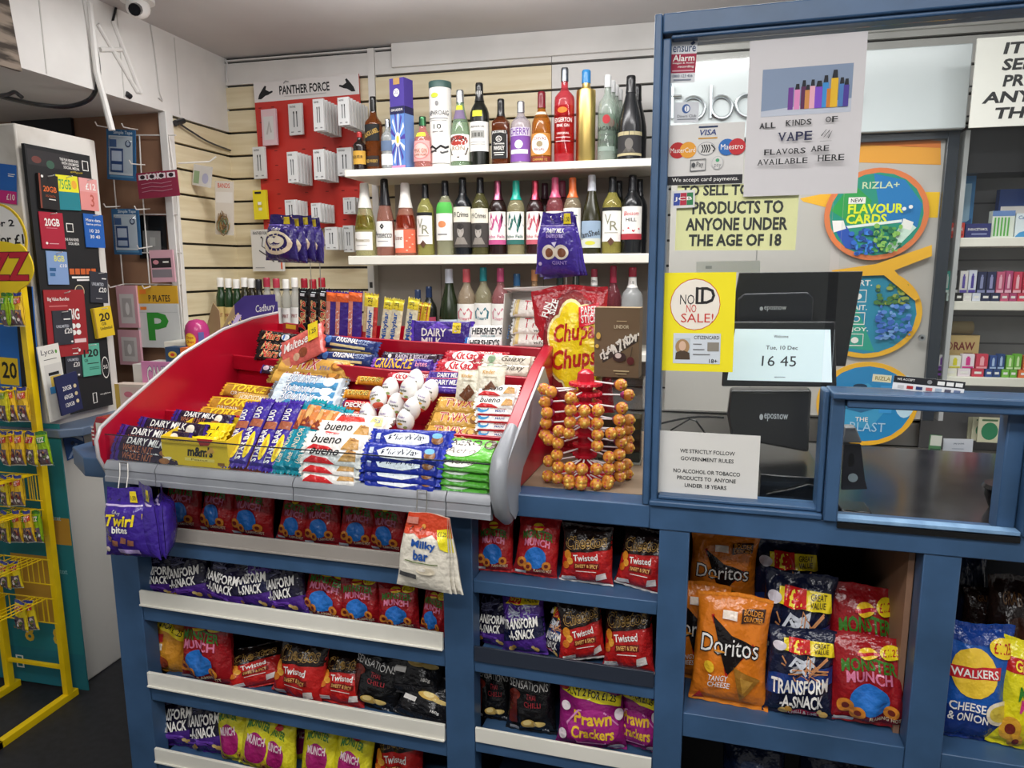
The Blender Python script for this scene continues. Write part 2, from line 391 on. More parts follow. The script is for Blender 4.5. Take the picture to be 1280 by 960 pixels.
for i, z in enumerate(LV):
    cpart('price_rail', [(sL1 + .002, -.004, z, sM0 - .002, .004, z + (.042 if i else .036)), (sL1 + .002, -.008, z + .001, sM0 - .002, -.004, z + .006)], SHELFW if i else GREYBACK, .001)
cpart('price_rail', [(sM1 + .002, .0, MV[2], sR0 - .002, .006, MV[2] + .036)], SHELFW, .001)
cpart('tray_edge', [(sM1 + .002, .0, MV[1], sR0 - .002, .006, MV[1] + .036)], 'g#2e3440', .001)
DK = '#15161a'
cpart('back_panel', [(sL0, .431, 0, sR0, .445, z0), (sR0, .431, 0, 1.06, .445, z0)], DK, 0)
cpart('side_panel', [(sL0 + .004, .05, 0, sL0 + .016, .43, z0)], BLUE, 0)
for a in ((sM0 + sM1) / 2, (sR0 + sR1) / 2): cpart('divider', [(a - .006, .05, 0, a + .006, .43, z0)], DK, 0)
cpart('divider', [(sF0 - .012, .05, 0, sF0 - .001, .43, z0), (sF1 + .001, .05, 0, sF1 + .012, .43, z0)], PLY, 0)
# ---------------------------------------------------------------- screen above the counter
screen = empty('counter_screen', CT.M, 'tall blue framed glass security screen standing on the counter', 'screen')
def spart(name, q, m=BLUE, bev=.003):
    b = B()
    for r in q: b.box(*r, m)
    return b.ob(name, screen, bev=bev)
fL = s_(803, 610); fI = s_(812, 610); fG = s_(822, 610); zt = CT.l(816, 18, 0).z; zi = CT.l(838, 46, 0).z
hL, hR = s_(1031, 600), s_(1049, 600)
zh = CT.l(1080, 493, -.028).z; zhb = CT.l(1080, 511, -.02).z; zr = CT.l(900, 620, .03).z
spart('frame_post', [(fL, -.002, CTZ, fI, .07, zt), (fI, .006, CTZ, fG, .062, zi)])
spart('frame_top', [(fI + .0005, -.002, zt - .035, 1.25, .07, zt), (fG, .006, zi - .002, 1.25, .062, zt - .035)])
spart('frame_sill', [(fI, -.008, CTZ + .0005, hL - .001, .05, CTZ + .012), (fG + .001, .004, CTZ + .0125, hL - .001, .05, zr)])
spart('hatch_post', [(hL, -.012, CTZ + .0005, hR, .055, zh), (hL - .012, .0, CTZ + .013, hL - .001, .05, zh)])
spart('hatch_rail', [(hR + .001, -.02, zhb, 1.25, .055, zh - .012), (hL - .001, -.028, zh - .012 + .0005, 1.25, .055, zh + .001)])
hr = s_(1258, 600)
spart('hatch_jamb', [(hr, .02, CTZ + .0005, hr + .03, .06, zhb - .001), (hr + .031, -.01, CTZ + .0005, hr + .06, .055, zhb - .001)])
spart('hatch_sill', [(hR + .001, -.004, CTZ + .0005, hr + .03, .02, CTZ + .008)], BLUEL, .001)
spart('hatch_channel', [(hR + .001, .0205, CTZ + .0005, hr - .001, .03, CTZ + .004), (hR + .001, -.006, CTZ - .012, hr + .03, -.0015, CTZ - .001)], 'g#1a1a1a', 0)
b = B(); b.box(fG + .0005, .03, zr + .0005, hL - .013, .034, zi - .003, GLASS); b.ob('glass_pane', screen)
b = B(); b.box(hL + .004, .03, zh + .002, 1.24, .034, zi - .003, GLASS); b.ob('glass_pane', screen)
# ================================================================ bottle shelves on the back wall
BX0, BX1 = -1.292, -.112
def wshelf(name, x0, x1, y0, z0, z1, label, m=SHELFW):
    b = B(); b.box(x0, y0, z0, x1, 2.94, z1, m); return b.ob(name, label=label, cat='shelf', bev=.003)
wshelf('bottle_shelf', BX0, BX1 + .02, 2.64, 1.838, 1.866, 'cream steel shelf carrying the spirit bottles and gift tubes, topmost on the back wall')
wshelf('bottle_shelf', BX0, BX1 + .02, 2.64, 1.498, 1.533, 'cream steel shelf carrying sparkling and table wine, middle one on the back wall')
wshelf('bottle_shelf', -1.27, BX1 + .02, 2.60, 1.14, 1.17, 'lowest cream bottle shelf, mostly hidden behind the red sweet stand')
wshelf('bottle_shelf', -1.985, -1.33, 2.40, 1.17, 1.20, 'low shelf in the corner carrying the row of small spirit bottles')
b = B(); b.box(-1.30, 2.925, 1.0, BX1, 2.9445, 1.497, GREYBACK); b.box(-1.2, 2.925, 1.5335, BX1, 2.9445, 1.8375, GREYBACK)
for x in (-1.0, -.55): b.box(x, 2.9235, 1.0, x + .003, 2.926, 1.497, '#6d6862')
b.ob('shelving_back_board', label='grey back panel of the bottle shelving behind the wine', cat='panel')
b = B(); b.box(-1.32, 2.88, .9, -1.29, 2.943, 1.497, '#c9c6c0')
for i in range(9): b.box(-1.312, 2.8785, 1.0 + i * .05, -1.298, 2.8805, 1.025 + i * .05, '#33302c')
b.ob('shelf_upright', label='slotted pale steel upright at the left end of the bottle shelving', cat='upright', bev=.001)
PROF = dict(
    wine=[(.9, 0), (1, .015), (1, .6), (.96, .65), (.8, .705), (.55, .755), (.41, .80), (.37, .85), (.36, 1)],
    burg=[(.9, 0), (1, .015), (1, .4), (.95, .48), (.78, .6), (.56, .70), (.42, .79), (.37, .87), (.36, 1)],
    champ=[(.9, 0), (1, .015), (1, .33), (.96, .42), (.82, .54), (.6, .67), (.46, .78), (.4, .87), (.37, 1)],
    spirit=[(.92, 0), (1, .015), (1, .6), (.97, .65), (.85, .70), (.55, .745), (.38, .785), (.34, .84), (.33, 1)],
    tall=[(.92, 0), (1, .015), (1, .66), (.95, .70), (.7, .735), (.42, .765), (.34, .80), (.33, 1)],
    square=[(.92, 0), (1, .02), (1, .62), (.95, .66), (.6, .71), (.40, .75), (.36, .80), (.35, 1)],
    cyl=[(.96, 0), (1, .015), (1, .76), (.97, .785), (.5, .80), (.42, .83), (.42, 1)],
    mini=[(.92, 0), (1, .015), (1, .62), (.95, .68), (.75, .74), (.62, .78), (.6, 1)],
    bell=[(.9, 0), (1, .02), (1, .3), (.93, .45), (.9, .58), (.7, .66), (.42, .73), (.35, .8), (.34, 1)])
def prof_r(P, t):
    for (r0, z0), (r1, z1) in zip(P, P[1:]):
        if z0 <= t <= z1: return lerp(r0, r1, (t - z0) / (z1 - z0 or 1))
    return P[-1][0]
def bottle(name, px, top, wpx, base, Y, kind, glass, cap, capz, labels, label, group, cat='bottle', rz=0, liq=None, n=22):
    p = atY(px, top, Y); h = p.z - base; r = wpx * (p - CAM).dot(CF) / FPX / 2 * .98; P = PROF[kind]; sq = .45 if kind == 'square' else 0
    if sq: r *= .86
    b = B(); pr = [(a * r, z * h) for a, z in P if z < .9999]
    cz = capz; b.lathe([q for q in pr if q[1] <= cz * h + .001] + [(prof_r(P, cz) * r * .98, cz * h)], glass, n, sq=sq)
    M = PL((p.x, Y, base), rz + (45 if 0 else 0)); o = b.ob(name, None, M, label, cat, group, ang=35)
    c = B(); zz = [z for z in lin_(cz, .985, 6)]
    c.lathe([(prof_r(P, z) * r * 1.06 + .0006, z * h) for z in zz] + [(prof_r(P, 1) * r * .95, h)], cap, 16); c.ob('cap', o, ang=35)
    if liq:
        c = B(); c.lathe([(a * r * .9, z * h + .004) for a, z in P if z <= liq], 't' + mtint[glass] if glass in mtint else glass, 16, sq=sq); c.ob('liquid', o)
    for (z0, z1, ha, base_c, items) in labels:
        def S(u, v, e, z0=z0, z1=z1, ha=ha):
            t = lerp(z0, z1, (v + 1) / 2); a = u * RAD(ha); k = 1 / max(abs(math.cos(a)), abs(math.sin(a))) ** sq if sq else 1; R = prof_r(P, t) * r * k + .0012 + e
            return (R * math.sin(a), -R * math.cos(a), t * h)
        lb = B(); lb.grid(lambda u, v: S(u, v, 0), lin_(-1, 1, 13), lin_(-1, 1, 9), base_c); lb.dec(items, S, 2 * RAD(ha) * r / ((z1 - z0) * h), .0005, .0002, .3); lb.ob('label', o)
    return o
mtint = {}
def T(t, x0, y0, x1, y1, c, **k): return ('t', t, x0, y0, x1, y1, c, k)
K = 'p#17181a'; WH = 'p#eeece6'; RED = 'p#b5172b'; GOLD = 'p#c9a24a'
Y1 = 2.715; Z1 = 1.8662
gS = 'spirits on the upper shelf'
def spirit(i, name, *a, desc='', **k): return bottle(name, *a, label=desc + ', ' + nth(i, 15) + ' on the top shelf', group=gS, **k)
spirit(0, 'liqueur_bottle', 449, 165, 17, Z1, Y1 - .02, 'spirit', 'g#1a0e0b', 'g#b02a2a', .86, [(.16, .5, 75, 'p#c89a3a', [T('LIQUEUR', -.6, -.2, .6, .3, K)])], desc='small dark bottle with a red cap and gold label')
spirit(1, 'whisky_bottle', 466, 121, 24, Z1, Y1 + .01, 'square', 'b#8a4a20', 'g#101010', .8, [(.40, .62, 60, 'p#141414', [T('BLACK LABEL', -.85, -.3, .85, .25, GOLD, r=22), ('l', [(-1, -.9), (1, .2)], .05, GOLD)]), (.06, .2, 50, 'p#2a1a12', [T('RED WHISKY', -.8, -.3, .8, .3, GOLD)])], desc='amber whisky bottle with a slanted black label')
spirit(2, 'gin_bottle', 484, 149, 17, Z1, Y1 - .03, 'spirit', 'b#cfd6da', 'm#b9bcc0', .84, [(.08, .3, 75, 'p#e4e6e8', []), (.36, .56, 70, 'p#5f7390', [])], desc='slim clear bottle with silver cap and grey labels')
p = atY(489, 207, Y1 - .03); q = atY(516, 207, Y1 - .03); t = atY(500, 99, Y1 - .03).z
w = (q.x - p.x) * .74; h = t - Z1
PU = 'p#4b3a96'; items = [('r', -1, -1, 1, .3, 'p#5d86c9')] + [('p', [(0, -.35), (1.0 * math.cos(a), -.35 + .62 * math.sin(a)), (1.0 * math.cos(a + .2), -.35 + .62 * math.sin(a + .2))], 'p#e6e9f2' if i % 2 else PU) for i, a in enumerate([2 * math.pi * j / 14 for j in range(14)])] + \
    [('e', 0, -.35, .36, .16, 'p#f3efe0'), ('e', 0, -.35, .2, .09, 'p#e0c350'), ('r', -1, .22, 1, .38, 'p#20204a'), T('GIN LIQUEUR', -.8, .27, .8, .33, WH), ('e', 0, .68, .42, .09, WH), T('QUIZ', -.3, .64, .3, .73, PU), ('r', -1, -1, 1, -.93, 'p#d08ab0')]
o = carton('gift_box', w, h, w * .9, 'p#4b3a96', items, side=[('r', -1, -1, 1, .3, 'p#6e92cf'), ('r', -1, .22, 1, .38, 'p#20204a')]); o.matrix_world = PL(((p.x + q.x) / 2 - .005, Y1 - .05, Z1), -14)
b = B(); b.box(-w * .22, -.0015, h * .93, w * .22, -.0005, h * 1.0, 'p#b9935a'); b.ob('lid_tab', o)
tag(o, 'tall purple and blue starburst gift box on the top bottle shelf', 'gift box', gS)
spirit(4, 'gin_bottle', 528, 146, 24, Z1, Y1 - .03, 'bell', 'b#e79a96', 'm#3f6b4a', .82, [(.12, .52, 68, 'p#e8a3a0', [('e', 0, 0, .85, .85, 'p#d98583'), ('e', 0, 0, .72, .72, 'p#f0b8b0'), T('PINK GIN', -.6, -.2, .6, .2, 'p#8a5a3a'), T('COPPER WORKS', -.6, -.5, .6, -.3, 'p#8a5a3a')]), (.60, .68, 40, 'p#d6d83a', [])], desc='squat pink gin bottle with green cap')
p = atY(539, 205, Y1); q = atY(565, 205, Y1); t = atY(552, 104, Y1).z; rr = (q.x - p.x) / 2; h = t - Z1
def TS(u, v, e): a = u * RAD(80); return ((rr + .001 + e) * math.sin(a), -(rr + .001 + e) * math.cos(a), h * .92 * (v + 1) / 2)
tb = B(); tb.dec([T('LAPHROAIG', -.78, .32, .78, .44, K, b=0), T('10', -.25, -.02, .25, .1, K, b=0), T('years old', -.35, -.12, .35, -.06, K), ('r', -.7, .24, .7, .255, '#777777'), ('r', -.6, .19, .6, .2, '#777777'), ('l', [(-.7, -.5), (-.4, -.45), (-.1, -.53), (.2, -.45), (.5, -.5), (.75, -.46)], .03, K), ('l', [(-.6, -.6), (-.2, -.57), (.3, -.63), (.7, -.58)], .025, '#444444'), ('r', -.8, -.9, .8, -.88, '#888888'), ('e', 0, .62, .12, .06, '#888888'), ('e', -.15, .82, .25, .06, 'p#c8d840')], TS, 1.0, .0003, .0001)
tb.lathe([(rr, 0), (rr, h * .93)], WH, 28); o = tb.ob('whisky_tube', None, PL(((p.x + q.x) / 2, Y1, Z1)), 'white cylindrical whisky tube with dark green lid on the top bottle shelf', 'tube', gS)
B().lathe([(rr * 1.03, h * .93), (rr * 1.03, h), (rr, h + .002)], 's#3d5a55', 28).ob('lid', o)
spirit(6, 'rum_bottle', 575, 113, 25, Z1, Y1, 'burg', 'b#a9c9a8', 'm#c4c8cc', .84, [(.08, .42, 75, WH, [('e', 0, .3, .9, .65, WH), ('e', 0, .52, .8, .4, 'p#a83228'), T('BRUGAL', -.75, .45, .75, .8, K, arc=.1), T('RON', -.5, -.2, .5, .1, 'p#8a6a3a'), ('l', [(-.8, 0), (-.6, -.5), (0, -.75), (.6, -.5), (.8, 0)], .05, 'p#3a2a1a')]), (.62, .74, 60, 'p#7a6a8a', []), (.74, .8, 45, 'p#d6d83a', [])], desc='pale green rum bottle with a round label')
spirit(7, 'port_bottle', 599, 104, 25, Z1, Y1, 'wine', 'g#10140f', 'g#16181a', .78, [(.18, .53, 75, WH, [T('RESERVE', -.55, .6, .55, .72, K), ('r', -.55, -.1, .55, .4, '#9a9a94'), ('r', -.4, -.02, .4, .25, '#5a5a55'), ('r', -.6, -.4, .6, -.36, '#9a9a94'), ('r', -.6, -.55, .6, -.51, '#9a9a94')]), (.59, .66, 30, 'p#d6d83a', []), (.84, .9, 60, WH, [])], desc='tall black wine bottle with a white label')
spirit(8, 'whiskey_bottle', 626, 124, 27, Z1, Y1, 'square', 'b#7a3d1c', 'g#0f0f10', .74, [(.1, .52, 52, 'p#141414', [('l', [(-.9, -.92), (-.9, .7), (.9, .7), (.9, -.92), (-.9, -.92)], .03, WH), T("JACK DANIEL'S", -.8, .72, .8, .95, WH, arc=.05), ('e', 0, .4, .35, .2, WH), ('e', 0, .4, .3, .16, 'p#141414'), T('OLD No.7', -.25, .3, .25, .5, WH), T('Tennessee', -.6, .0, .6, .15, WH), T('WHISKEY', -.6, -.4, .6, -.1, WH), ('r', -.6, -.6, .6, -.55, WH), ('r', -.5, -.75, .5, -.7, WH)])], desc='square whiskey bottle with a black label')
spirit(9, 'vodka_bottle', 651, 127, 26, Z1, Y1, 'spirit', 'b#d9d2dd', 'm#c0c3c8', .83, [(.05, .58, 75, 'p#7b4a9e', [('r', -1, .5, 1, 1, 'p#cfc6da'), T('CHERRY', -.8, .55, .8, .95, 'p#6a3a90'), ('e', 0, 0, .3, .25, 'p#e8e4ec'), ('r', -.7, -.55, .7, -.3, 'p#e8e4ec')])], desc='clear vodka bottle with a violet label')
spirit(10, 'whisky_bottle', 677, 115, 27, Z1, Y1, 'bell', 'b#c47a2a', 'g#7a1626', .78, [(.12, .42, 68, 'p#c98a3c', [('e', 0, 0, .75, .95, WH), T('CHIVAS', -.5, .35, .5, .65, 'p#7a1626'), ('e', 0, 0, .25, .28, 'p#9a8a6a'), T('REGAL', -.4, -.6, .4, -.35, 'p#7a1626')]), (.02, .1, 70, 'p#7a2a1c', [T('CHIVAS 12', -.6, -.4, .6, .4, GOLD)]), (.68, .72, 60, 'p#e0d6c0', [])], desc='round shouldered whisky bottle with a cream oval label')
spirit(11, 'gin_bottle', 706, 85, 26, Z1, Y1, 'tall', 'b#e0505c', 'm#7d8288', .86, [(.1, .6, 70, 't#f0a0a0', [('e', -.05, .8, .4, .12, 'p#e07a2a'), T('EDGERTON', -.75, .3, .75, .48, WH), T('PINK GIN', -.5, .1, .5, .22, WH), T('ORIGINAL', -.5, -.2, .5, -.12, WH), ('r', -.6, -.34, .6, -.32, WH), ('r', -.6, -.5, .6, -.48, WH)])], desc='tall bright pink gin bottle with a grey stopper', rz=0)
spirit(12, 'vodka_bottle', 733, 88, 25, Z1, Y1, 'cyl', 'm#d9bd72', 'g#2a86c8', .86, [], desc='mirror gold bottle with a bright blue cap')
for i, (x, tp, dy) in enumerate([(775, 112, .15), (770, 106, .10), (766, 101, .05), (760, 94, 0)]):
    bottle('rum_bottle', x, tp, 24 if i == 3 else 21, Z1, Y1 + dy, 'spirit', 'b#cfdcd2', 'g#e4e6e6', .86, [(.12, .55, 70, 't#e8f0ea', [('r', -.8, -1, .8, -.75, '#8a9a90'), ('e', 0, .68, .32, .24, 'p#b03038'), T('BACARDI', -.85, .08, .85, .3, K), T('CARTA BLANCA', -.6, -.2, .6, -.08, '#555555'), T('SUPERIOR', -.7, -.6, .7, -.4, '#555555')])],
           ['clear rum bottle at the back of the short file of white capped rum', 'clear rum bottle third back in the file of white capped rum', 'clear rum bottle second back in the file of white capped rum', 'front clear rum bottle with white cap and red emblem, beside the gold bottle'][i], 'white capped rum bottles')
bottle('wine_bottle', 797, 106, 26, Z1, Y1 + .08, 'burg', 'g#16181c', 'g#101114', .8, [], 'black bottle half hidden behind the rightmost bottle on the top shelf', gS)
spirit(14, 'wine_bottle', 789, 95, 30, Z1, Y1 - .02, 'burg', 'g#17191d', 'g#101114', .8, [(.04, .33, 78, 'p#2b2a2c', [('r', -1, .7, 1, 1, 'p#b5aa84'), ('r', -1, -.95, 1, -.75, 'p#b5aa84'), ('e', 0, 0, .25, .45, '#6a6660'), ('p', [(-.4, -.7), (.4, -.7), (.2, -.35), (-.2, -.35)], '#5a5650')])], desc='matt black wine bottle with a dark portrait label')
# ---- middle shelf
Y2, Z2 = 2.715, 1.5333
gW = 'wine on the middle shelf'
def nine(c1, c2, art=None, txt='wine', tc=K): return [('r', -1, -1, 1, .1, c2)] + (art or []) + [T(txt, -.7, .45, .7, .7, tc)]
CRI = lambda: [('r', -1, -1, 1, .25, 'p#403c39'), T('19 Crimes', -.7, .5, .7, .75, K), ('e', 0, -.2, .28, .3, '#a8a29a'), ('r', -.3, -.12, .3, .08, '#4a4642'), ('p', [(-.6, -.85), (.6, -.85), (.3, -.5), (-.3, -.5)], '#8a847c'), ('e', 0, .03, .3, .14, '#2a2826')]
ECHO = lambda c: [('l', [(-.8, .2), (-.5, .8), (-.2, .1), (0, .7), (.3, 0), (.6, .8), (.7, .1)], .16, c), ('l', [(-.5, -.1), (-.2, .5), (.3, -.2), (.5, .5)], .12, c), ('r', -1, -1, 1, -.72, c), T('Echo Falls', -.8, -.6, .8, -.42, c)]
VR = lambda: [('r', -1, .8, 1, 1, K), T('V', -.6, .0, .0, .6, '#8a8a72', b=0), T('R', -.1, -.35, .6, .2, '#8a8a72', b=0), ('r', -.6, -.5, .6, -.46, '#9a9a8a'), ('p', [(-.3, -1), (0, -1.25), (.3, -1), (0, -.75)], 'p#5a3a2a')]
LAT = lambda c: [('l', [(-.9 + .3 * i, -1), (-.3 + .3 * i, 1)], .035, c) for i in range(5)] + [('l', [(-.9 + .3 * i, 1), (-.3 + .3 * i, -1)], .035, c) for i in range(5)]
MID = [
    ('prosecco_bottle', 455, 229, 27, 'champ', 'b#d6d4a2', 'p#e4e2da', .66, [(.08, .33, 60, WH, [T('Prosecco', -.7, -.1, .7, .3, '#8a7a4a'), ('r', -.5, -.5, .5, -.44, '#aaa')]), (.36, .56, 75, 't#d2d09c', LAT('t#f4f2d8'))], 'pale sparkling wine bottle with a white foil neck'),
    ('prosecco_bottle', 480, 224, 24, 'champ', 'b#c98f80', 'g#1a1a1e', .66, [(.12, .45, 70, WH, [T('Prosecco', -.85, -.3, .85, .2, K, s=.3), ('p', [(-.2, .6), (0, .35), (.2, .6), (0, .85)], K), ('r', -.5, -.6, .5, -.54, '#999')])], 'pink sparkling bottle with a black foil neck'),
    ('prosecco_bottle', 506, 229, 28, 'champ', 'b#e09c84', 'p#e6e2dc', .66, [(.04, .36, 75, 'p#dd6a4c', [('r', -.9, -.6, .1, .95, WH), T('Rose', -.8, .1, 0, .5, '#a06a5a', s=.3)] + [('e', .3 + .2 * (i % 3), -.8 + .27 * i, .07, .06, 'p#f0b8a0') for i in range(6)]), (.38, .56, 75, 't#e2a28c', LAT('t#f6d8c8'))], 'coral pink sparkling bottle with a white foil neck'),
    ('wine_bottle', 531, 230, 22, 'wine', 'b#d2cf7a', 'g#15161a', .8, [(.16, .6, 65, WH, VR())], 'pale yellow wine bottle with a white initial label'),
    ('wine_bottle', 556, 226, 23, 'wine', 'b#d2d3b0', 'g#181920', .8, [(.2, .56, 65, WH, [('e', -.1, .2, .4, .25, 'p#d88a5a'), ('r', -.6, -.6, .4, -.5, '#8a8a8a')]), (.56, .71, 65, 'p#4fb04a', [])], 'clear wine bottle with a green topped white label'),
    ('wine_bottle', 578, 222, 24, 'wine', 'g#12161a', 'g#14161c', .8, [(.1, .62, 70, 'p#e6e2d2', CRI())], 'black wine bottle with a cream and grey portrait label'),
    ('wine_bottle', 600, 222, 23, 'wine', 'b#7d7a4c', 'g#14161c', .8, [(.1, .6, 70, 'p#e6e2d2', CRI())], 'olive wine bottle with a cream and grey portrait label'),
    ('wine_bottle', 622, 226, 23, 'wine', 'g#22100f', 'm#b0627c', .74, [(.14, .58, 70, WH, ECHO('p#c2548a'))], 'dark wine bottle with a rose foil neck and pink swirl label'),
    ('wine_bottle', 645, 226, 23, 'wine', 'b#cfc79a', 'g#20a894', .74, [(.14, .58, 70, WH, ECHO('p#2a6a62'))], 'clear wine bottle with a turquoise neck and leafy label'),
    ('wine_bottle', 669, 226, 22, 'wine', 'g#2a1012', 'm#b84a5c', .74, [(.14, .58, 70, WH, ECHO('p#c05a6a'))], 'dark wine bottle with a red foil neck and swirl label'),
    ('wine_bottle', 694, 222, 23, 'wine', 'b#c06a70', 'g#cf5a7e', .74, [(.14, .56, 70, WH, ECHO('p#d08a9a'))], 'rose wine bottle with pink neck behind the purple pouches'),
    ('wine_bottle', 716, 222, 23, 'wine', 'b#cdbb9a', 'g#e0703a', .74, [(.14, .6, 70, WH, [('l', [(-.3, .5), (0, .8), (.1, .3), (.5, .6)], .06, '#4a5a6a'), ('r', -.6, -.2, .6, -.15, '#aaa')])], 'pale wine bottle with orange neck behind the purple pouches'),
    ('wine_bottle', 740, 219, 25, 'burg', 'g#2b2a16', 'g#c9ced6', .8, [(.08, .42, 75, 'p#93a9bf', [('r', -1, -1, 1, -.3, 'p#c9cfc8'), T('JamShed', -.8, -.3, .8, .25, K, r=10), ('e', 0, -.65, .4, .15, 'p#c9c84a')])], 'dark olive wine bottle with a grey cap and blue jam jar style label'),
    ('wine_bottle', 766, 221, 25, 'wine', 'b#cfc468', 'g#15161a', .8, [(.16, .6, 65, WH, VR())], 'yellow wine bottle with white initial label near the blue post'),
    ('wine_bottle', 791, 219, 26, 'wine', 'g#131518', 'g#17181d', .8, [(.18, .6, 70, WH, [('r', -1, -1, 1, -.65, 'p#a82a36'), ('e', 0, .1, .9, .75, WH), T('Blossom', -.6, .45, .6, .7, 'p#c03040', s=.2), T('HILL', -.4, .1, .4, .3, K), ('l', [(-.7, -.45), (-.2, -.3), (.2, -.5), (.7, -.35)], .05, 'p#c03040')])], 'dark wine bottle with white and red label by the blue post')]
for x, tp, dy, c, cap, ds in [(681, 229, .1, 'g#2a1418', 'g#4a2a3a', 'dark wine bottle showing behind the red necked bottle on the middle shelf'), (703, 226, .1, 'b#a8606c', 'g#b05070', 'pink wine bottle showing behind the pink necked one on the middle shelf'), (774, 226, .1, 'g#1c2012', 'g#1a1c24', 'dark bottle showing behind the yellow wine on the middle shelf'), (800, 224, .1, 'g#17191c', 'g#1b1d24', 'dark bottle behind the last bottle on the middle shelf')]:
    bottle('wine_bottle', x, tp, 21, Z2, Y2 + dy, 'wine', c, cap, .78, [], ds, gW)
for i, (nm, x, tp, w, kd, g, cp, cz, lb, ds) in enumerate(MID): bottle(nm, x, tp, w, Z2, Y2, kd, g, cp, cz, lb, ds + (', middle shelf' if 'shelf' not in ds else ''), gW)
# ---- lowest shelf
Z3 = 1.1702; gL = 'bottles on the lowest shelf'
HEART = lambda c: [('l', [(0, -.3), (-.55, .25), (-.6, .55), (-.35, .75), (0, .45), (.35, .75), (.6, .55), (.5, .2)], .05, c), ('l', [(-.35, -.15), (0, -.6), (.35, -.15)], .045, c), T('I heart', -.4, .15, .4, .32, c), T('Rose', -.35, -.85, .35, -.7, '#8a8a8a')]
LOW = [('wine_bottle', 561, 336, 26, 'burg', 'g#1f2a16', 'g#c6ccd6', .82, [(.1, .36, 75, 'p#c3d0da', [T('sauv', -.1, .1, .7, .5, 'p#3a6aa0')])], 'dark green bottle with a silver grey cap'),
       ('wine_bottle', 583, 336, 24, 'wine', 'b#d8c4a8', 'g#d9626a', .83, [(.08, .56, 72, WH, HEART('p#d0707a'))], 'pale rose wine with salmon cap and heart label'),
       ('wine_bottle', 604, 334, 23, 'wine', 'b#c9c3a0', 'g#1f8a90', .83, [(.08, .56, 72, WH, HEART('p#2a7080'))], 'pale wine with teal cap and heart label'),
       ('wine_bottle', 625.5, 335, 23, 'wine', 'b#cf8a8c', 'g#c9527e', .83, [(.08, .56, 72, WH, HEART('p#d08a98'))], 'pink wine with pink cap and heart label'),
       ('wine_bottle', 646, 342, 22, 'wine', 'b#cfd6d4', 'g#2a5a84', .84, [], 'bottle with a blue screw cap behind the white carton'),
       ('rum_bottle', 668, 337, 22, 'spirit', 'b#d8b48a', 'g#c98a5a', .86, [], 'bottle with a bronze stopper below the hanging purple pouches'),
       ('vodka_bottle', 743, 336, 22, 'spirit', 'b#dde2e2', 'g#a3364c', .9, [(.8, .9, 80, WH, [T('VODKA', -.6, -.3, .6, .3, K)])], 'vodka bottle with a red cap above the red sweet bag'),
       ('wine_bottle', 767, 332, 21, 'wine', 'b#9a4a54', 'g#a02a44', .8, [], 'bottle with a maroon neck beside the vodka'),
       ('vodka_bottle', 791, 334, 28, 'spirit', 'b#e6eaea', 'g#a3283c', .89, [(.76, .88, 80, WH, [T('1.10', -.3, -.3, .3, .3, K)]), (.1, .5, 75, 'p#c9ccd0', [('r', -1, .55, 1, .95, 'p#b02a38'), T('SMIRNOFF', -.85, .62, .85, .86, WH), ('e', 0, .2, .4, .18, '#5a4a3a')])], 'clear vodka bottle with red band label by the blue post'),
       ('wine_bottle', 522, 362, 20, 'wine', 'g#20201c', 'g#2a3a5a', .82, [], 'dark bottle with a navy cap, left of the silver capped one'),
       ('wine_bottle', 536, 358, 20, 'wine', 'g#1c1e1a', 'g#1b2c4c', .82, [(.2, .5, 70, 'p#a83a54', [])], 'dark bottle with a blue cap next to the silver capped one'),
       ('wine_bottle', 700, 338, 22, 'wine', 'g#1a2420', 'g#1f2f2c', .82, [], 'dark green bottle behind the red sweet bag'),
       ('wine_bottle', 720, 340, 22, 'wine', 'g#1d2320', 'g#26302c', .82, [], 'dark bottle behind the red sweet bag, right of the green one')]
for nm, x, tp, w, kd, g, cp, cz, lb, ds in LOW: bottle(nm, x, tp, w, Z3, 2.70, kd, g, cp, cz, lb, ds + ' on the lowest shelf', gL)
# ---- small spirit bottles in the corner
SM = [(275, 'g#1d3a1c', WH), (285, 'g#1d3a1c', WH), (295, 'g#1d3a1c', WH), (305, 'g#2a2a14', WH), (314, 'g#2a2416', WH), (323, 'g#1c1a16', 'g#222226'), (333, 'b#d6d6d2', 'g#a83044'), (345, 'b#dadad6', 'g#b03a4c'), (357, 'b#d6dad8', WH), (368, 'b#dadcdc', WH), (380, 'b#d2d6d6', 'g#9c1f2e'), (391, 'b#d6dada', 'g#a3222f'), (402, 'b#d6dada', 'g#a3222f')]
for i, (x, g, c) in enumerate(SM):
    gr = g[0] == 'g'
    bottle('miniature_bottle' if 0 else 'small_spirit_bottle', x, 347 + (i % 3), 13, 1.2002, 2.70, 'mini', g, c, .84, [(.12, .5, 75, 'p#c9b070' if gr else 'p#d6d3cf', [T('SPIRIT', -.5, .1, .5, .4, 'p#8a2a2a')])],
           'small %s bottle with %s cap, %s in the corner row' % ('dark' if gr else 'clear', 'white' if c == WH else ('black' if c == 'g#222226' else 'red'), nth(i, len(SM))), 'small spirits in the corner', n=14)
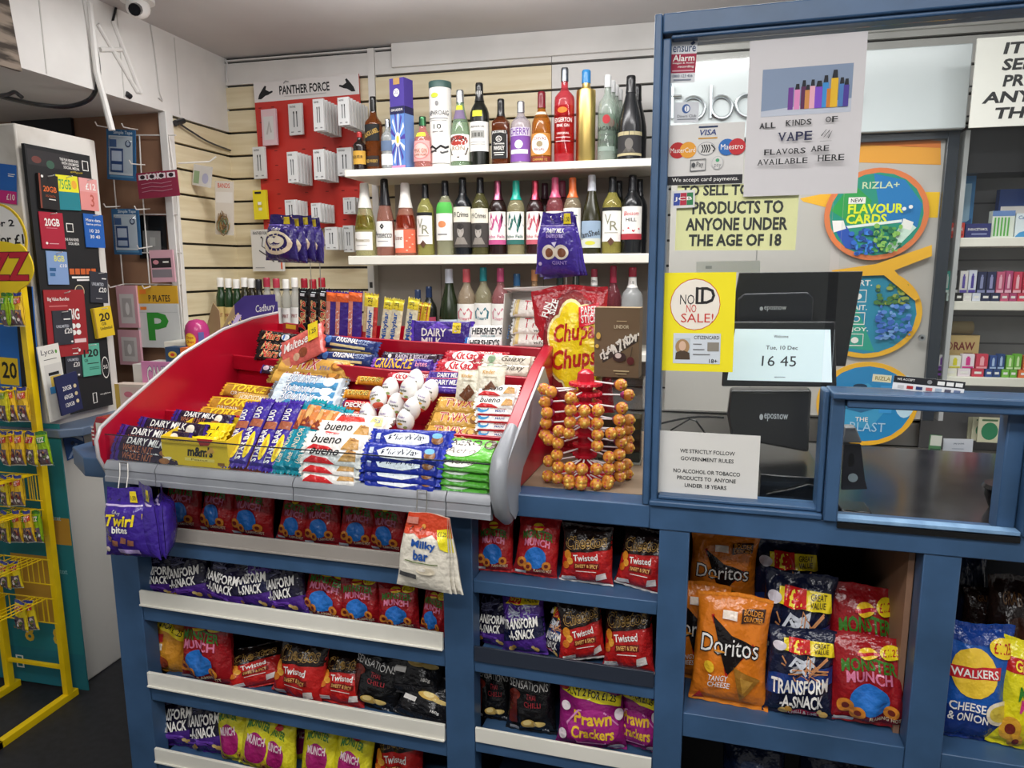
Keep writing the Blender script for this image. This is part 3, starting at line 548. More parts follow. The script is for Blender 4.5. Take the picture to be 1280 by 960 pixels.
# ================================================================ confectionery stand on the counter
stand = empty('confectionery_stand', ST.M, 'red stepped sweet stand with grey front rail standing on the left half of the counter', 'display stand')
def stp(b, name, bev=0, par=None): return b.ob(name, par or stand, bev=bev)
PANEL = [(.04, .957), (.004, .985), (-.016, 1.03), (-.018, 1.072), (-.004, 1.10), (.08, 1.146), (.29, 1.249), (.46, 1.302), (.6, 1.326), (.74, 1.336), (.74, 1.007), (.075, 1.007)]
b = B(); b.prism([(-.008, d, z) for d, z in PANEL], (.008, 0, 0), REDP); o = stp(b, 'side_panel')
B().tube([(-.004, d, z) for d, z in PANEL[:10]], .005, 'g#b9b4b4', 6).ob('edge_trim', o)
PR = [(d, z) for d, z in PANEL if d < .73]; PR = PANEL[:8] + [(.56, 1.30), (.56, 1.007), (.075, 1.007)]
b = B(); b.prism([(1.006, d, z) for d, z in PR], (.028, 0, 0), REDP); o = stp(b, 'side_panel', .003)
band = PR[:8]; inner = [(.10, .985), (.085, 1.0), (.08, 1.02), (.085, 1.035), (.105, 1.055), (.18, 1.085), (.37, 1.17), (.50, 1.21)]
b = B()
for i in range(6): b.prism([(1.0345, *band[i]), (1.0345, *band[i + 1]), (1.0345, *inner[i + 1]), (1.0345, *inner[i])], (.006, 0, 0), GREYRAIL)
b.tube([(1.022, d, z) for d, z in PR[:6]], [.014, .018, .019, .019, .018, .012], GREYRAIL, 12); b.ob('end_bumper', o)
LIP3 = [(0, .68), (.17, .62), (.33, .56), (.48, .51), (.63, .465), (.83, .43), (1.006, .39)]
LIP2 = [(0, .50), (.12, .462), (.237, .426), (.35, .40), (.468, .375), (.616, .33), (.75, .32), (.916, .31), (1.006, .29)]
LIP1 = [(0, .21), (.3, .19), (.6, .17), (1.006, .155)]
def at_lip(L, s):
    for (a, b), (c, d) in zip(L, L[1:]):
        if a <= s <= c: return lerp(b, d, (s - a) / (c - a))
    return L[-1][1]
def tierp(name, front, back, z, lip, zl, riser, drop):
    b = B(); n = len(front)
    ss = [p[0] for p in front]
    fr = [(s, at_lip(front, s)) for s in ss]; bk = [(s, back(s)) for s in ss]
    vs = [(s, d, z) for s, d in fr] + [(s, d, z) for s, d in bk]; b.add(vs, [(i, i + 1, n + i + 1, n + i) for i in range(n - 1)], REDP)
    rs = [(s, d + .012, zz) for zz in (drop, z) for s, d in fr]; b.add(rs, [(i, i + 1, n + i + 1, n + i) for i in range(n - 1)], REDP); o = stp(b, name)
    b = B(); pr = [(-.006, z - .006), (-.006, zl - .002), (-.003, zl), (.001, zl), (.003, zl - .002), (.003, z - .006)]; m = len(pr)
    vs = [(s, d + a, zz) for s, d in fr for a, zz in pr]
    b.add(vs, [(i * m + j, (i + 1) * m + j, (i + 1) * m + (j + 1) % m, i * m + (j + 1) % m) for i in range(n - 1) for j in range(m)] + [tuple(range(m)), tuple(range((n - 1) * m, n * m))[::-1]], REDP)
    stp(b, 'tier_lip', 0, o); return o
Z_T3, Z_T2, Z_T1, Z_T0 = 1.245, 1.185, 1.078, 1.018
tierp('tier', LIP3, lambda s: .74 if s < .9 else .56, Z_T3, LIP3, 1.283, 1, 1.17)
tierp('tier', LIP2, lambda s: at_lip(LIP3, s) + .012, Z_T2, LIP2, 1.222, 1, 1.07)
tierp('tier', LIP1, lambda s: at_lip(LIP2, s) + .012, Z_T1, LIP1, 1.105, 1, 1.01)
b = B(); b.box(0, .005, Z_T0 - .012, 1.006, .2, Z_T0, REDP); stp(b, 'tier')
b = B(); b.box(0, .73, 1.007, .9, .738, 1.30, REDP); stp(b, 'back_panel')
seams = [.004] + [ST.l(x, 600, -.01).x for x in (195, 366, 557)] + [1.004]
for a, c in zip(seams, seams[1:]):
    b = B(); b.prism([(a + .0012, -.004, .966), (a + .0012, -.013, .969), (a + .0012, -.013, .981), (a + .0012, -.0105, .983), (a + .0012, -.0105, .999), (a + .0012, -.013, 1.001), (a + .0012, -.012, 1.008), (a + .0012, -.002, 1.0195), (a + .0012, .01, 1.0195), (a + .0012, .004, .966)], (c - a - .0024, 0, 0), GREYRAIL); stp(b, 'front_rail')
b = B(); b.box(.004, .0, 1.02, 1.004, .002, 1.083, mt('t#f6f9fa')); o = stp(b, 'clear_front_strip')
B().box(.004, -.0005, 1.083, 1.004, .0025, 1.0855, 'g#2a2c30').ob('strip_edge', o)
# ---------------------------------------------------------------- bars: how each kind is printed
PUR = 'f#3f2a86'; DPU = 'f#2b1d33'; CW = 'f#f1eee8'; SIL = 'f#d6d3cc'
def t_(t, x0, y0, x1, y1, c, **k): return ('t', t, x0, y0, x1, y1, c, k)
BK = {}
def defbar(key, name, L, w, t, base, items, fin=None, seed=1, **k): BK[key] = [lambda: bar(name, L, w, t, base, items, seed, fin, **k), L, name, None]
defbar('nut', 'chocolate_bar', .2, .042, .016, DPU, [('r', -.88, -1, -.72, 1, PUR), t_('DAIRY MILK', -.55, .0, .45, .75, CW, b=.04), t_('WHOLE NUT', -.62, -.8, .2, -.12, 'f#b06a4a', b=.03), ('e', .6, .1, .12, .6, 'f#e8e0d0'), ('e', .55, -.5, .14, .3, 'f#a0683a')], PUR)
defbar('yorkie', 'chocolate_bar', .17, .036, .018, 'f#b5832f', [('r', -.86, .6, .86, 1, 'f#e0b030'), t_('YORKIE', -.62, -.35, .5, .75, 'f#f7d235', b=.05, s=.25), t_('ORIGINAL', -.6, -.95, .1, -.5, CW), ('r', .55, -.7, .88, .6, 'f#7a4a20')], 'f#d8a028')
defbar('yorkie2', 'chocolate_bar', .17, .034, .016, 'f#c9a050', [t_('HONEYCOMB', -.7, -.5, .2, .4, 'f#f4e8c8', b=.03), t_('BAR', .3, -.4, .6, .3, 'f#f4e8c8')], 'f#c09030')
defbar('mars', 'chocolate_bar', .14, .042, .02, 'f#1c1213', [t_('Mars', -.66, -.5, .24, .74, 'f#e0c88a', b=.07, s=.2), t_('Mars', -.66, -.5, .24, .74, 'f#c02a30', b=.02, s=.2), ('e', .5, .1, .2, .5, 'f#d8dce0'), ('r', .38, -.3, .46, .5, 'f#3a6ab0')])
defbar('boost', 'chocolate_bar', .17, .036, .018, 'f#23356b', [('e', -.7, .1, .1, .6, 'f#4a7ac0'), t_('ORIGINAL', -.45, -.05, .3, .75, CW, b=.04), t_('SIZE', .36, -.05, .66, .7, 'f#9aa8c8'), ('r', -.6, -.8, .6, -.45, 'f#d8c890')], 'f#2b3f78')
defbar('boostg', 'chocolate_bar', .17, .03, .018, 'f#9a8450', [('r', -.8, -.2, .8, .2, 'f#6f5c34'), ('r', -.5, .4, .5, .7, 'f#e0d0a0')], 'f#28386a')
defbar('twix', 'chocolate_bar', .2, .044, .018, 'f#d3a24c', [t_('TWIX', -.6, -.6, .15, .75, CW, b=.11), t_('TWIX', -.6, -.6, .15, .75, 'f#b3202e', b=.02), t_('XTRA', .22, -.6, .5, -.1, 'f#5a6a9a'), ('e', .66, .0, .16, .6, 'f#8a5a2a'), ('e', .64, .1, .1, .4, 'f#c88a3a')], 'k#e0b45a')
defbar('twixg', 'chocolate_bar', .17, .055, .022, 'f#cf9f48', [('r', -.9, .7, .9, 1, 'f#e0bb6a'), t_('TWIX', -.62, -.55, .45, .6, 'f#f0e2c0', b=.08), t_('TWIX', -.62, -.55, .45, .6, 'f#a81f2c', b=.02), ('e', .68, -.1, .18, .6, 'f#8a5a2a'), ('e', .66, .05, .1, .35, 'f#d8a850')], 'k#e0b45a')
defbar('bounty', 'chocolate_bar', .18, .042, .018, 'f#cfdde6', [('p', [(-.6, -.9), (.8, -.9), (.8, .1), (.2, -.2), (-.4, -.3)], 'f#4f96c4'), t_('BOUNTY', -.62, -.35, .25, .7, 'f#2f6fa8', b=.09, s=.2), t_('BOUNTY', -.62, -.35, .25, .7, CW, b=.01, s=.2), ('e', .55, .1, .16, .6, 'f#f2f2ee')], 'k#c9d3dc')
defbar('snack', 'chocolate_bar', .12, .034, .016, DPU, [('e', -.6, .2, .2, .6, 'f#d0b8c8'), t_('Snack', -.3, -.5, .6, .6, CW, b=.04)], PUR)
defbar('kitkat', 'chocolate_bar', .17, .042, .018, 'f#b51a2e', [('e', -.3, .1, .42, .75, CW), t_('KitKat', -.62, -.35, .05, .6, 'f#c0182a', b=.07, s=.15), ('p', [(.2, -.5), (.4, .3), (.62, .2), (.5, -.6)], 'f#8a5a34'), t_('CHUNKY', .1, .45, .55, .8, 'f#e8dcd0'), t_('DUO', .62, -.1, .86, .6, CW, b=.04)])
defbar('galaxy', 'chocolate_bar', .15, .04, .026, 'f#d8d0be', [('e', -.6, .1, .15, .7, 'f#7f9a78'), t_('Galaxy', -.2, -.5, .75, .65, 'f#3a2a20', b=.0, s=.4), ('e', -.86, 0, .1, .9, 'f#efe9dc')], 'f#e6e0d2', fl=.95)
defbar('crunchie', 'chocolate_bar', .15, .034, .02, 'f#cf8a24', [t_('CRUNCHIE', -.7, -.45, .35, .6, 'f#3a1a10', b=.04, s=.2), t_('CRUNCHIE', -.72, -.4, .33, .65, 'f#f6dc6a', b=.02, s=.2), ('r', .5, -1, .9, 1, 'f#b02a2a')], 'f#e0a030')
defbar('dd', 'chocolate_bar', .15, .042, .022, 'f#8a1f2e', [('r', -.9, .35, .9, 1, 'f#cf1f2e'), t_('double', -.3, .4, .5, .85, 'f#f0e0c0', b=.03), t_('DECKER', -.75, -.5, .55, .3, CW, b=.07), ('r', -.9, -1, .9, -.62, 'f#d8772a')], 'f#5a2a7a')
defbar('dairy', 'chocolate_bar', .19, .04, .014, PUR, [('r', -.9, .72, .9, .95, 'f#c03a5a'), t_('DAIRY MILK', -.55, -.5, .5, .45, CW, b=.035), ('e', .66, -.1, .14, .6, 'f#d8c8e0')], 'f#5a3aa0')
defbar('darkp', 'chocolate_bar', .18, .032, .016, 'f#2d1c2c', [t_('RAISIN & BISCUIT', -.5, -.4, .6, .4, 'f#d8c8d8', b=.02), ('e', -.7, 0, .06, .4, CW)], 'f#3a2540')
defbar('crun2', 'chocolate_bar', .18, .036, .018, PUR, [t_('CRUNCHIE', -.85, -.7, .3, .7, 'f#f2c23a', b=.06, s=.2), t_('bites', .4, -.4, .75, .4, 'f#e8a0b8')], 'f#7a4ab0')
defbar('fudge', 'chocolate_bar', .16, .03, .018, 'f#4a2f96', [('r', .55, -1, 1, 1, 'f#dcd23a'), ('r', -.5, .3, .3, .6, 'f#c8b8e0'), ('r', .3, -.7, .5, .7, 'f#2a2a2a')])
defbar('bueno', 'chocolate_bar', .15, .05, .02, CW, [t_('bueno', -.7, -.2, .25, .65, 'f#1d1a1c', b=.02, s=.2), ('p', [(-.86, -.95), (.2, -.95), (-.1, -.5), (-.6, -.35)], 'f#cf2a2e'), ('p', [(.3, -.7), (.5, .5), (.8, .3), (.86, -.6)], 'f#c99a5a'), ('p', [(.5, .1), (.62, .5), (.8, .2)], 'f#8a5a34'), t_('Kinder', -.35, .7, .1, .92, 'f#c0202a')], 'f#f0ece2')
defbar('bueno2', 'chocolate_bar', .15, .05, .02, 'f#efe6dc', [('p', [(-.8, -.6), (.3, -.7), (.1, .4), (-.7, .5)], 'f#d2382e'), t_('bueno', -.7, .3, -.1, .8, 'f#2a1a1c', s=.2), ('p', [(.35, -.6), (.8, -.5), (.75, .6), (.4, .6)], 'f#e6d48a'), t_('2.5', .48, -.2, .7, .3, 'f#4a6aa0')])
defbar('kinder', 'chocolate_bar', .14, .04, .018, 'f#f3f1ee', [('e', -.6, .1, .3, .7, 'f#3f97cf'), ('e', -.55, .2, .2, .3, CW), t_('Kinder', .0, .1, .6, .6, 'f#b02030', b=.04), t_('MAXI', .05, -.45, .5, -.05, 'f#3a4a8a'), ('r', -.9, -1, .9, -.8, 'f#c8303a')])
defbar('milkyway', 'chocolate_bar', .2, .048, .018, 'f#1d2f96', [('p', [(-.5, -.55), (.1, -.75), (.5, -.4), (.46, .3), (.1, .55), (-.4, .5), (-.62, .1)], 'f#e9eef2'), t_('MilkyWay', -.5, -.4, .42, .36, 'f#18203a', b=.02, s=.2), ('e', .68, -.1, .14, .45, 'f#8a5a34'), ('e', .66, .3, .12, .3, 'f#7ab8e0'), ('r', -.8, -.2, -.7, .4, 'f#c8d4e8')], 'f#2a3cb0')
defbar('aero', 'chocolate_bar', .15, .075, .014, 'f#5fb53a', [('e', -.1, -.15, .58, .72, 'f#ece9de'), t_('AERO', -.5, .1, .45, .72, 'f#3a2a1c', b=.03), t_('Aero', -.5, -.62, .4, -.12, 'f#5a4a3a', s=.2, b=0), ('e', .72, .35, .18, .45, 'f#4a3420'), ('e', .68, .3, .08, .25, 'f#7fc050'), ('e', -.75, -.5, .12, .3, 'f#8ad05a')], 'f#7fd04a', fl=.92)
defbar('star', 'chocolate_bar', .2, .04, .018, 'f#3a2690', [t_('DUO', .38, -.2, .7, .75, CW, b=.05), ('r', .12, -.9, .34, .9, 'f#a05a40'), t_('STAR BAR', -.82, -.05, .1, .8, CW, b=.05), ('e', -.4, -.45, .38, .42, 'f#efd02a'), ('e', -.4, -.45, .2, .2, 'f#c9a020')], 'f#4a2f9e')
defbar('lindt', 'chocolate_bar', .2, .04, .02, 'f#15869a', [('r', .25, -.9, .88, .9, 'f#c9793a'), ('p', [(.2, -.8), (.5, .1), (.35, .8), (.2, .7)], 'f#7a2f24'), ('e', .6, .2, .18, .4, 'f#e0b070'), t_('LINDOR', -.45, -.25, .15, .45, 'f#e6dcc0', b=.0), t_('Lindt', -.75, -.2, -.5, .4, 'f#e6dcc0', s=.3)], 'f#1a97a4')
defbar('milkybar', 'chocolate_bar', .17, .042, .014, 'f#e8e3c2', [('r', .55, -1, .92, 1, 'f#ecd83a'), t_('Milkybar', -.72, -.45, .42, .55, 'f#2a5ca8', b=.05), t_('1.25', .6, -.3, .86, .5, 'f#2a2a2a'), ('r', -.88, -1, -.74, 1, 'f#c9382e')], 'f#ead84a')
defbar('milkybarr', 'chocolate_bar', .17, .05, .014, 'f#b8403a', [('r', -.9, -.55, .5, .35, 'f#ece7d4'), ('r', .5, -1, .92, 1, 'f#ecd83a'), t_('Milkybar', -.85, -.5, .35, .25, 'f#2a5ca8', b=.06), ('r', -.5, .4, .5, 1, 'f#d2bf8a'), t_('1.25', .55, -.3, .86, .3, 'f#2a2a2a')], 'f#ead84a')
defbar('marsduo', 'chocolate_bar', .18, .042, .02, 'f#121214', [t_('Mars', -.6, -.55, .55, .72, 'f#e0c88a', b=.07, s=.25), t_('Mars', -.6, -.55, .55, .72, 'f#c42a30', b=.02, s=.25), t_('DUO', -.88, -.4, -.66, .4, 'f#e6dc8a', b=.05), ('r', .72, -.4, .9, .4, 'f#d0d4d8')])
defbar('wispa', 'chocolate_bar', .17, .05, .016, 'f#44308f', [('r', -.9, .2, .8, .95, 'f#e0907a'), t_('CURLY', -.7, .3, .3, .85, CW, b=.05), ('r', .6, -1, .95, 1, 'f#e0642e')], 'f#5a44a8')
defbar('thin', 'chocolate_bar', .14, .028, .012, 'f#e6cf3c', [('r', -1, -.5, 1, -.2, 'f#c9443a'), t_('1.25', .4, -.3, .8, .5, 'f#2a2a2a')])
defbar('hershey', 'chocolate_bar', .16, .05, .014, 'f#eceae6', [t_("HERSHEY'S", -.72, -.45, .72, .55, 'f#17181c', b=.06), ('r', -1, -1, -.78, 1, 'f#2a6cb8'), t_("COOKIES 'N' CREME", -.3, -.85, .4, -.6, 'f#3a8a9a')], 'f#4a88c8')
defbar('block', 'chocolate_block', .2, .078, .014, 'f#3f2a86', [('p', [(-.5, .4), (-.1, .95), (.3, .5), (-.1, .3)], 'f#6a48c0'), t_('DAIRY', -.62, -.15, .15, .42, CW, b=.035), t_('MILK', -.62, -.82, .02, -.28, CW, b=.035), ('p', [(.2, .35), (.5, .45), (.6, .1), (.45, .15)], 'f#d8cce8'), ('r', .36, .1, .62, .9, 'f#ecd22f'), t_('1.50', .42, .3, .58, .65, 'f#3a3a2a')], 'f#5a3ac0')
defbar('twixw', 'chocolate_bar', .17, .06, .024, 'f#e6dfd6', [t_('TWIX', -.5, -.45, .5, .75, CW, b=.1), t_('TWIX', -.5, -.45, .5, .75, 'f#b02433', b=.02), t_('white', -.1, -.85, .5, -.55, 'f#5a5040', s=.2), ('r', -.92, -.9, -.7, .9, 'f#d8c080')], 'f#d6d6d4')
defbar('mm', 'sweet_bag', .12, .07, .014, 'f#f0cf16', [t_('m&m\'s', -.5, -.35, .5, .5, 'f#1f1a12', b=.08, s=.2), t_('PEANUT', -.4, -.8, .4, -.5, 'f#7a5a10')], 'f#f4da3a')
defbar('malt', 'sweet_bag', .16, .1, .02, 'f#d4655c', [t_('Maltesers', -.75, .0, .65, .6, 'f#b82030', b=.08, s=.15), t_('Maltesers', -.75, .0, .65, .6, CW, b=.035, s=.15), ('e', .1, -.5, .2, .3, 'f#8a4a30'), ('e', -.2, -.6, .15, .24, 'f#d8b090'), ('r', -.95, -1, -.5, -.4, 'f#e0a070')])
def place(key, A, Bp, d, tilt, label, group, d2=None, flip=False):
    L = BK[key][1]
    if BK[key][3] is None: BK[key][3] = BK[key][0]()
    a = ST.at(*A, d); c = ST.at(*Bp, d if d2 is None else d2); ex = max(0, ST.loc(c).x - .998, ST.loc(a).x - .998); ex = ex if key != 'twixw' else 0; a -= ST.x * ex; c -= ST.x * ex; x = (c - a)
    n = -ST.n * math.cos(RAD(tilt)) + V((0, 0, math.sin(RAD(tilt)))); k = x.length / L
    M = FR((a + c) / 2, x, n) @ Matrix.Scale(k, 4)
    return inst(BK[key][3], M, label, group, 'sweets' if key in ('mm', 'malt') else 'chocolate bar')
# ---- top tier: bars standing on end behind the lip
gT = 'bars standing on the top tier'
def up(key, x, y0, y1, label, d=None, lean=6, dx=0): 
    s = ST.l(x, y0, .52).x; dd = d if d is not None else at_lip(LIP3, max(0, min(1, s))) + .035
    place(key, (x - dx, y0), (x + dx, y1), dd, 0, label, gT)
def up2(keys, xs, y0, y1, fmt, dd=None, dx=0):
    for i, x in enumerate(xs): up(keys, x, y0, y1 + (i % 2), fmt % nth(i, len(xs)), dd, 0, dx)
up2('marsduo', (380, 393, 405), 424, 361, 'black bar with red lettering standing on end, %s of three')
up2('wispa', (416, 428, 444), 427, 364, 'purple and orange bar standing on end, %s of three', dx=1)
up('milkybarr', 463, 431, 367, 'largest white chocolate bar with yellow top standing on end on the top tier', dx=2)
up2('milkybar', (484, 495, 514), 433, 373, 'white bar with yellow top and blue lettering standing on end, %s of three', dx=4)
up2('thin', (524, 532), 420, 378, 'thin yellow bar with a red stripe standing behind the purple block, %s', dd=.56, dx=3)
place('block', (514, 417), (592, 419), at_lip(LIP3, .66) + .02, 8, 'large purple chocolate block with yellow price tag on the top tier', None)
gH = 'white bars with bold black lettering'
place('hershey', (584, 415), (636, 415), at_lip(LIP3, .8) + .045, 25, 'white bar with black lettering and blue end, upper of two beside the carton', gH)
place('hershey', (581, 430), (632, 430), at_lip(LIP3, .8) + .024, 25, 'white bar with black lettering and blue end, lower of two beside the carton', gH)
# carton of white bars
a = ST.l(637, 432, .50); c = ST.l(693, 434, .46); w = (c.x - a.x); tz = ST.l(640, 362, .5).z
b = B(); z0 = Z_T3 + .002; h = tz - z0; CB = 'p#dddbd6'
b.box(0, .0, 0, w, .10, .003, CB); b.box(0, .097, 0, w, .10, h * .95, CB); b.prism([(0, 0, .003), (0, .097, .003), (0, .097, h * .95), (0, .03, h * .95), (0, 0, h * .3)], (.002, 0, 0), CB); b.prism([(w - .002, 0, .003), (w - .002, .097, .003), (w - .002, .097, h * .95), (w - .002, .03, h * .95), (w - .002, 0, h * .3)], (.002, 0, 0), CB); b.box(.002, 0, .003, w - .002, .002, h * .10, 'p#8a2a36')
o = b.ob('display_carton', None, ST.M @ Matrix.Translation((a.x, .425, z0)), 'open white display carton of wrapped bars behind the red sweet bag', 'carton')
b = B(); b.prism([(0, .1, h * .95), (w, .1, h * .95), (w, .085, h * 1.05), (0, .02, h * 1.02)], (0, 0, .002), 'p#f2f0ec'); b.ob('lid', o)
for i, (y, dd) in enumerate(((422, .437), (407, .447), (385, .462))): place('twixw', (640, y), (706, y + 2), dd, 35, 'white wrapped bar with red lettering in the open carton, %s of three' % ('lowest', 'middle', 'topmost')[i], 'white wrapped bars in the carton')
p = ST.l(361, 411, .63)
o = carton('sweet_box', .052, .062, .02, 'p#a5222e', [('r', -.6, .5, .8, .95, 'p#e6b92a'), T('Malt', -.95, -.8, -.5, .3, WH, r=90), ('e', .2, -.2, .3, .35, 'p#c94a3a'), ('e', .25, -.3, .14, .16, 'p#e6a08a')]); o.matrix_world = ST.M @ Matrix.Translation((p.x, p.y, Z_T3 + .002)) @ Matrix.Rotation(RAD(6), 4, 'Y'); tag(o, 'small dark red sweet box with yellow flash at the left of the top tier', 'box')
# ---- second tier
g2 = 'bars on the second tier'
def row(key, lst, fmt, group, tilt=40, names=None):
    for i, (x0, y0, x1, y1, d) in enumerate(lst): place(key, (x0, y0), (x1, y1), d, tilt, fmt % (names or ['lowest', 'second from bottom', 'third from bottom', 'fourth from bottom', 'fifth from bottom'])[i], group)
TM = ['lowest', 'middle', 'topmost']; TW = ['lower', 'upper']
row('mars', [(320, 442, 368, 447, .46), (322, 432, 369, 438, .475), (323, 420, 371, 426, .49)], 'black bar with red lettering lying by the left side panel, %s of three', g2, 30, TM)
row('boostg', [(398, 441, 470, 446, .435)], 'gold striped bar between the navy bars on the second tier%.0s', g2, 35)
row('boost', [(398, 446, 470, 452, .415), (402, 425, 474, 436, .445)], 'navy bar with white lettering, %s of two beside the red sweet bag', g2, 35, TW)
o = place('malt', (352, 448), (406, 420), .40, 35, 'red and pink sweet bag with yellow tag lying across the second tier', None)
b = B(); b.dec([('p', [(.42, -.1), (.86, -.1), (.9, 1.0), (.46, 1.05)], 'f#ead02a'), T('1.25', .5, .3, .8, .6, K)], lambda u, v, e: (u * .08, -.016 - e, v * .05), 1.6, .0, .0006); b.ob('price_tag', o)
row('crun2', [(465, 455, 546, 458, .40)], 'purple bar with golden lettering on the second tier%.0s', g2, 35)
row('darkp', [(478, 446, 552, 450, .415)], 'dark plum bar with small white lettering behind the golden lettered bar%.0s', g2, 35)
row('kitkat', [(546, 459, 630, 463, .345), (556, 447, 634, 450, .36)], 'red chunky bar with white oval, %s of two on the second tier', g2, 35, TW)
row('galaxy', [(626, 463, 690, 466, .33), (630, 452, 694, 455, .345)], 'cream roll shaped bar with brown script, %s of two by the right side panel', g2, 35, TW)
# ---- third tier
g3 = 'bars on the third tier'
row('dairy', [(242, 507, 300, 513, .38)], 'purple and red bar tucked at the left behind the golden bars%.0s', g3, 35)
row('snack', [(327, 461, 362, 466, .41)], 'small dark purple bar lying behind the golden bars%.0s', g3, 35)
row('yorkie', [(243, 531, 326, 539, .23), (249, 517, 330, 525, .26), (261, 504, 342, 512, .30), (279, 486, 354, 495, .36)], 'golden yellow lettered bar, %s of four at the left', g3, 45, ['lowest', 'second from bottom', 'third from bottom', 'topmost'])
row('yorkie2', [(292, 497, 360, 504, .335)], 'pale gold bar with cream lettering between the golden bars%.0s', g3, 45)
row('twix', [(338, 468, 436, 474, .37), (346, 455, 440, 463, .385)], 'shiny gold bar with red lettering, %s of two behind the pale blue bars', g3, 45, TW)
row('bounty', [(336, 496, 428, 507, .31), (340, 486, 430, 496, .33), (346, 475, 434, 484, .35)], 'white and pale blue bar, %s of three in the middle', g3, 45, TM)
row('crunchie', [(430, 492, 478, 495, .30), (446, 475, 492, 478, .33)], 'orange gold bar with a red end, %s of two beside the eggs', g3, 40, TW)
row('dd', [(424, 530, 466, 533, .245), (426, 519, 468, 522, .26), (428, 506, 472, 510, .275)], 'dark red bar with white lettering, %s of three left of the eggs', g3, 40, TM)
row('kitkat', [(484, 472, 540, 474, .315)], 'red bar with white oval lying behind the eggs%.0s', g3, 35)
row('dairy', [(532, 478, 590, 480, .285), (536, 469, 590, 471, .30)], 'purple bar with white lettering, %s of two behind the white sachets', g3, 35, TW)
row('fudge', [(542, 487, 588, 489, .265)], 'narrow purple bar with a yellow end behind the foil eggs%.0s', g3, 35)
row('twixg', [(530, 540, 602, 545, .17), (538, 523, 606, 527, .195), (546, 505, 610, 509, .22)], 'gold bar with red lettering, %s of three right of the eggs', g3, 50, TM)
row('bueno', [(618, 504, 672, 506, .20), (622, 489, 676, 491, .22)], 'white bar with dark lettering against the right side panel, %s of two', g3, 45, TW)
row('kinder', [(602, 543, 648, 545, .168), (604, 533, 652, 535, .175), (607, 523, 656, 525, .183), (609, 514, 660, 516, .19)], 'white bar with blue splash, %s of four in the right corner', g3, 45, ['lowest', 'second from bottom', 'third from bottom', 'topmost'])
p = ST.l(594, 545, .165); q = ST.l(616, 497, .225)
b = B(); b.prism([(p.x, .162, Z_T1 + .001), (p.x, .162, Z_T1 + .025), (p.x + .004, .30, Z_T1 + .085), (p.x + .004, .30, Z_T1 + .001)], (.004, 0, 0), 's#d8a8aa'); b.ob('divider', stand)
# white sachets with chocolate squares
for i, (x, y0, y1, d, rz) in enumerate(((585, 504, 466, .222, -3), (612, 501, 461, .218, 4))):
    p = ST.l(x, y0, d); t = ST.l(x, y1, d); h = (t.z - p.z) * 1.1; w = .072
    o = bag('sweet_sachet', w, h, .022, 'f#e3dcc6', [('p', [(-.6, -.6), (-.1, -.95), (.6, -.4), (.1, .1)], 'f#6a3f26'), ('l', [(-.35, -.75), (.35, -.15)], .04, 'f#8a5a38'), ('l', [(-.3, -.2), (.3, -.7)], .04, 'f#8a5a38'), t_('Kinder', -.6, .5, .3, .72, 'f#c8902a'), ('r', -.5, .3, .5, .36, 'f#c8c0a8')], 20 + i, 'f#efeadb')
    o.matrix_world = ST.M @ PL((p.x, p.y, p.z), rz, -18); tag(o, 'cream sachet showing a chocolate square, %s of two beside the gold bars' % ('left', 'right')[i], 'sweets', 'cream chocolate sachets')
# ---- foil eggs
gE = 'white chocolate eggs'
def egg():
    b = B(); R, H = .0215, .03
    def S(u, v, e):
        t = math.pi / 2 * v; k = 1 - .16 * v; r = R * math.cos(t) * k + e; a = u * math.pi; return (r * math.sin(a), -r * math.cos(a), H * math.sin(t))
    b.grid(lambda u, v: S(u, v, 0), lin_(-1, 1, 25), lin_(-1, 1, 15), 'g#ece9e4')
    b.dec([('e', .05, -.62, .4, .2, 'g#d2553e'), ('e', .16, -.34, .08, .08, 'g#8a9a5a'), t_('Kinder', -.17, .12, .1, .22, 'g#6a4a9a'), t_('Surprise', -.2, -.1, .16, .06, 'g#4a4a3a', b=.05), ('e', -.05, -.18, .1, .06, 'g#c9a02a'), ('r', -1, -.97, 1, -.84, 'g#b8342a')], S, 2.0, .0003, .0001, .15)
    return b.ob('chocolate_egg', ang=80)
eg = egg()
EGG = [(519, 476, .235, 10, 8), (488, 486, .24, 20, -8), (537, 489, .225, 12, 18), (511, 487, .20, 5, 4), (473, 497, .205, 25, -20), (527, 500, .185, 10, 20), (495, 506, .19, 8, 8), (460, 519, .18, 15, -14), (515, 511, .165, 10, 16), (484, 521, .165, 10, -5), (507, 525, .15, 8, 6)]
EL = ['topmost white egg at the back of the heap', 'white egg at the upper left of the heap', 'rightmost white egg of the heap', 'white egg leaning in front of the topmost egg', 'white egg with the most orange foil, tilted at the left of the heap', 'white egg at the right side, below the rightmost', 'small looking white egg in the centre of the heap', 'leftmost white egg, low beside the dark red bars', 'white egg second in the front row from the right', 'middle white egg of the front row', 'front white egg nearest the blue bars']
for (x, y, d, tl, ro), l in zip(EGG, EL):
    inst(eg, ST.M @ PL(ST.l(x, y, d), random.Random(x).uniform(-25, 25), -tl, ro), l, gE, 'chocolate egg')
# ---- front tray
g4 = 'bars in the front tray'
row('nut', [(140, 572, 232, 585, .018), (141, 562, 232, 575, .022), (142, 552, 232, 566, .028), (148, 541, 238, 553, .045), (172, 531, 258, 542, .075)], 'dark nut bar with purple end in the left front corner, %s of five', g4, 30)
row('nut', [(216, 520, 290, 528, .13)], 'dark nut bar lying on the step behind the yellow box%.0s', g4, 40)
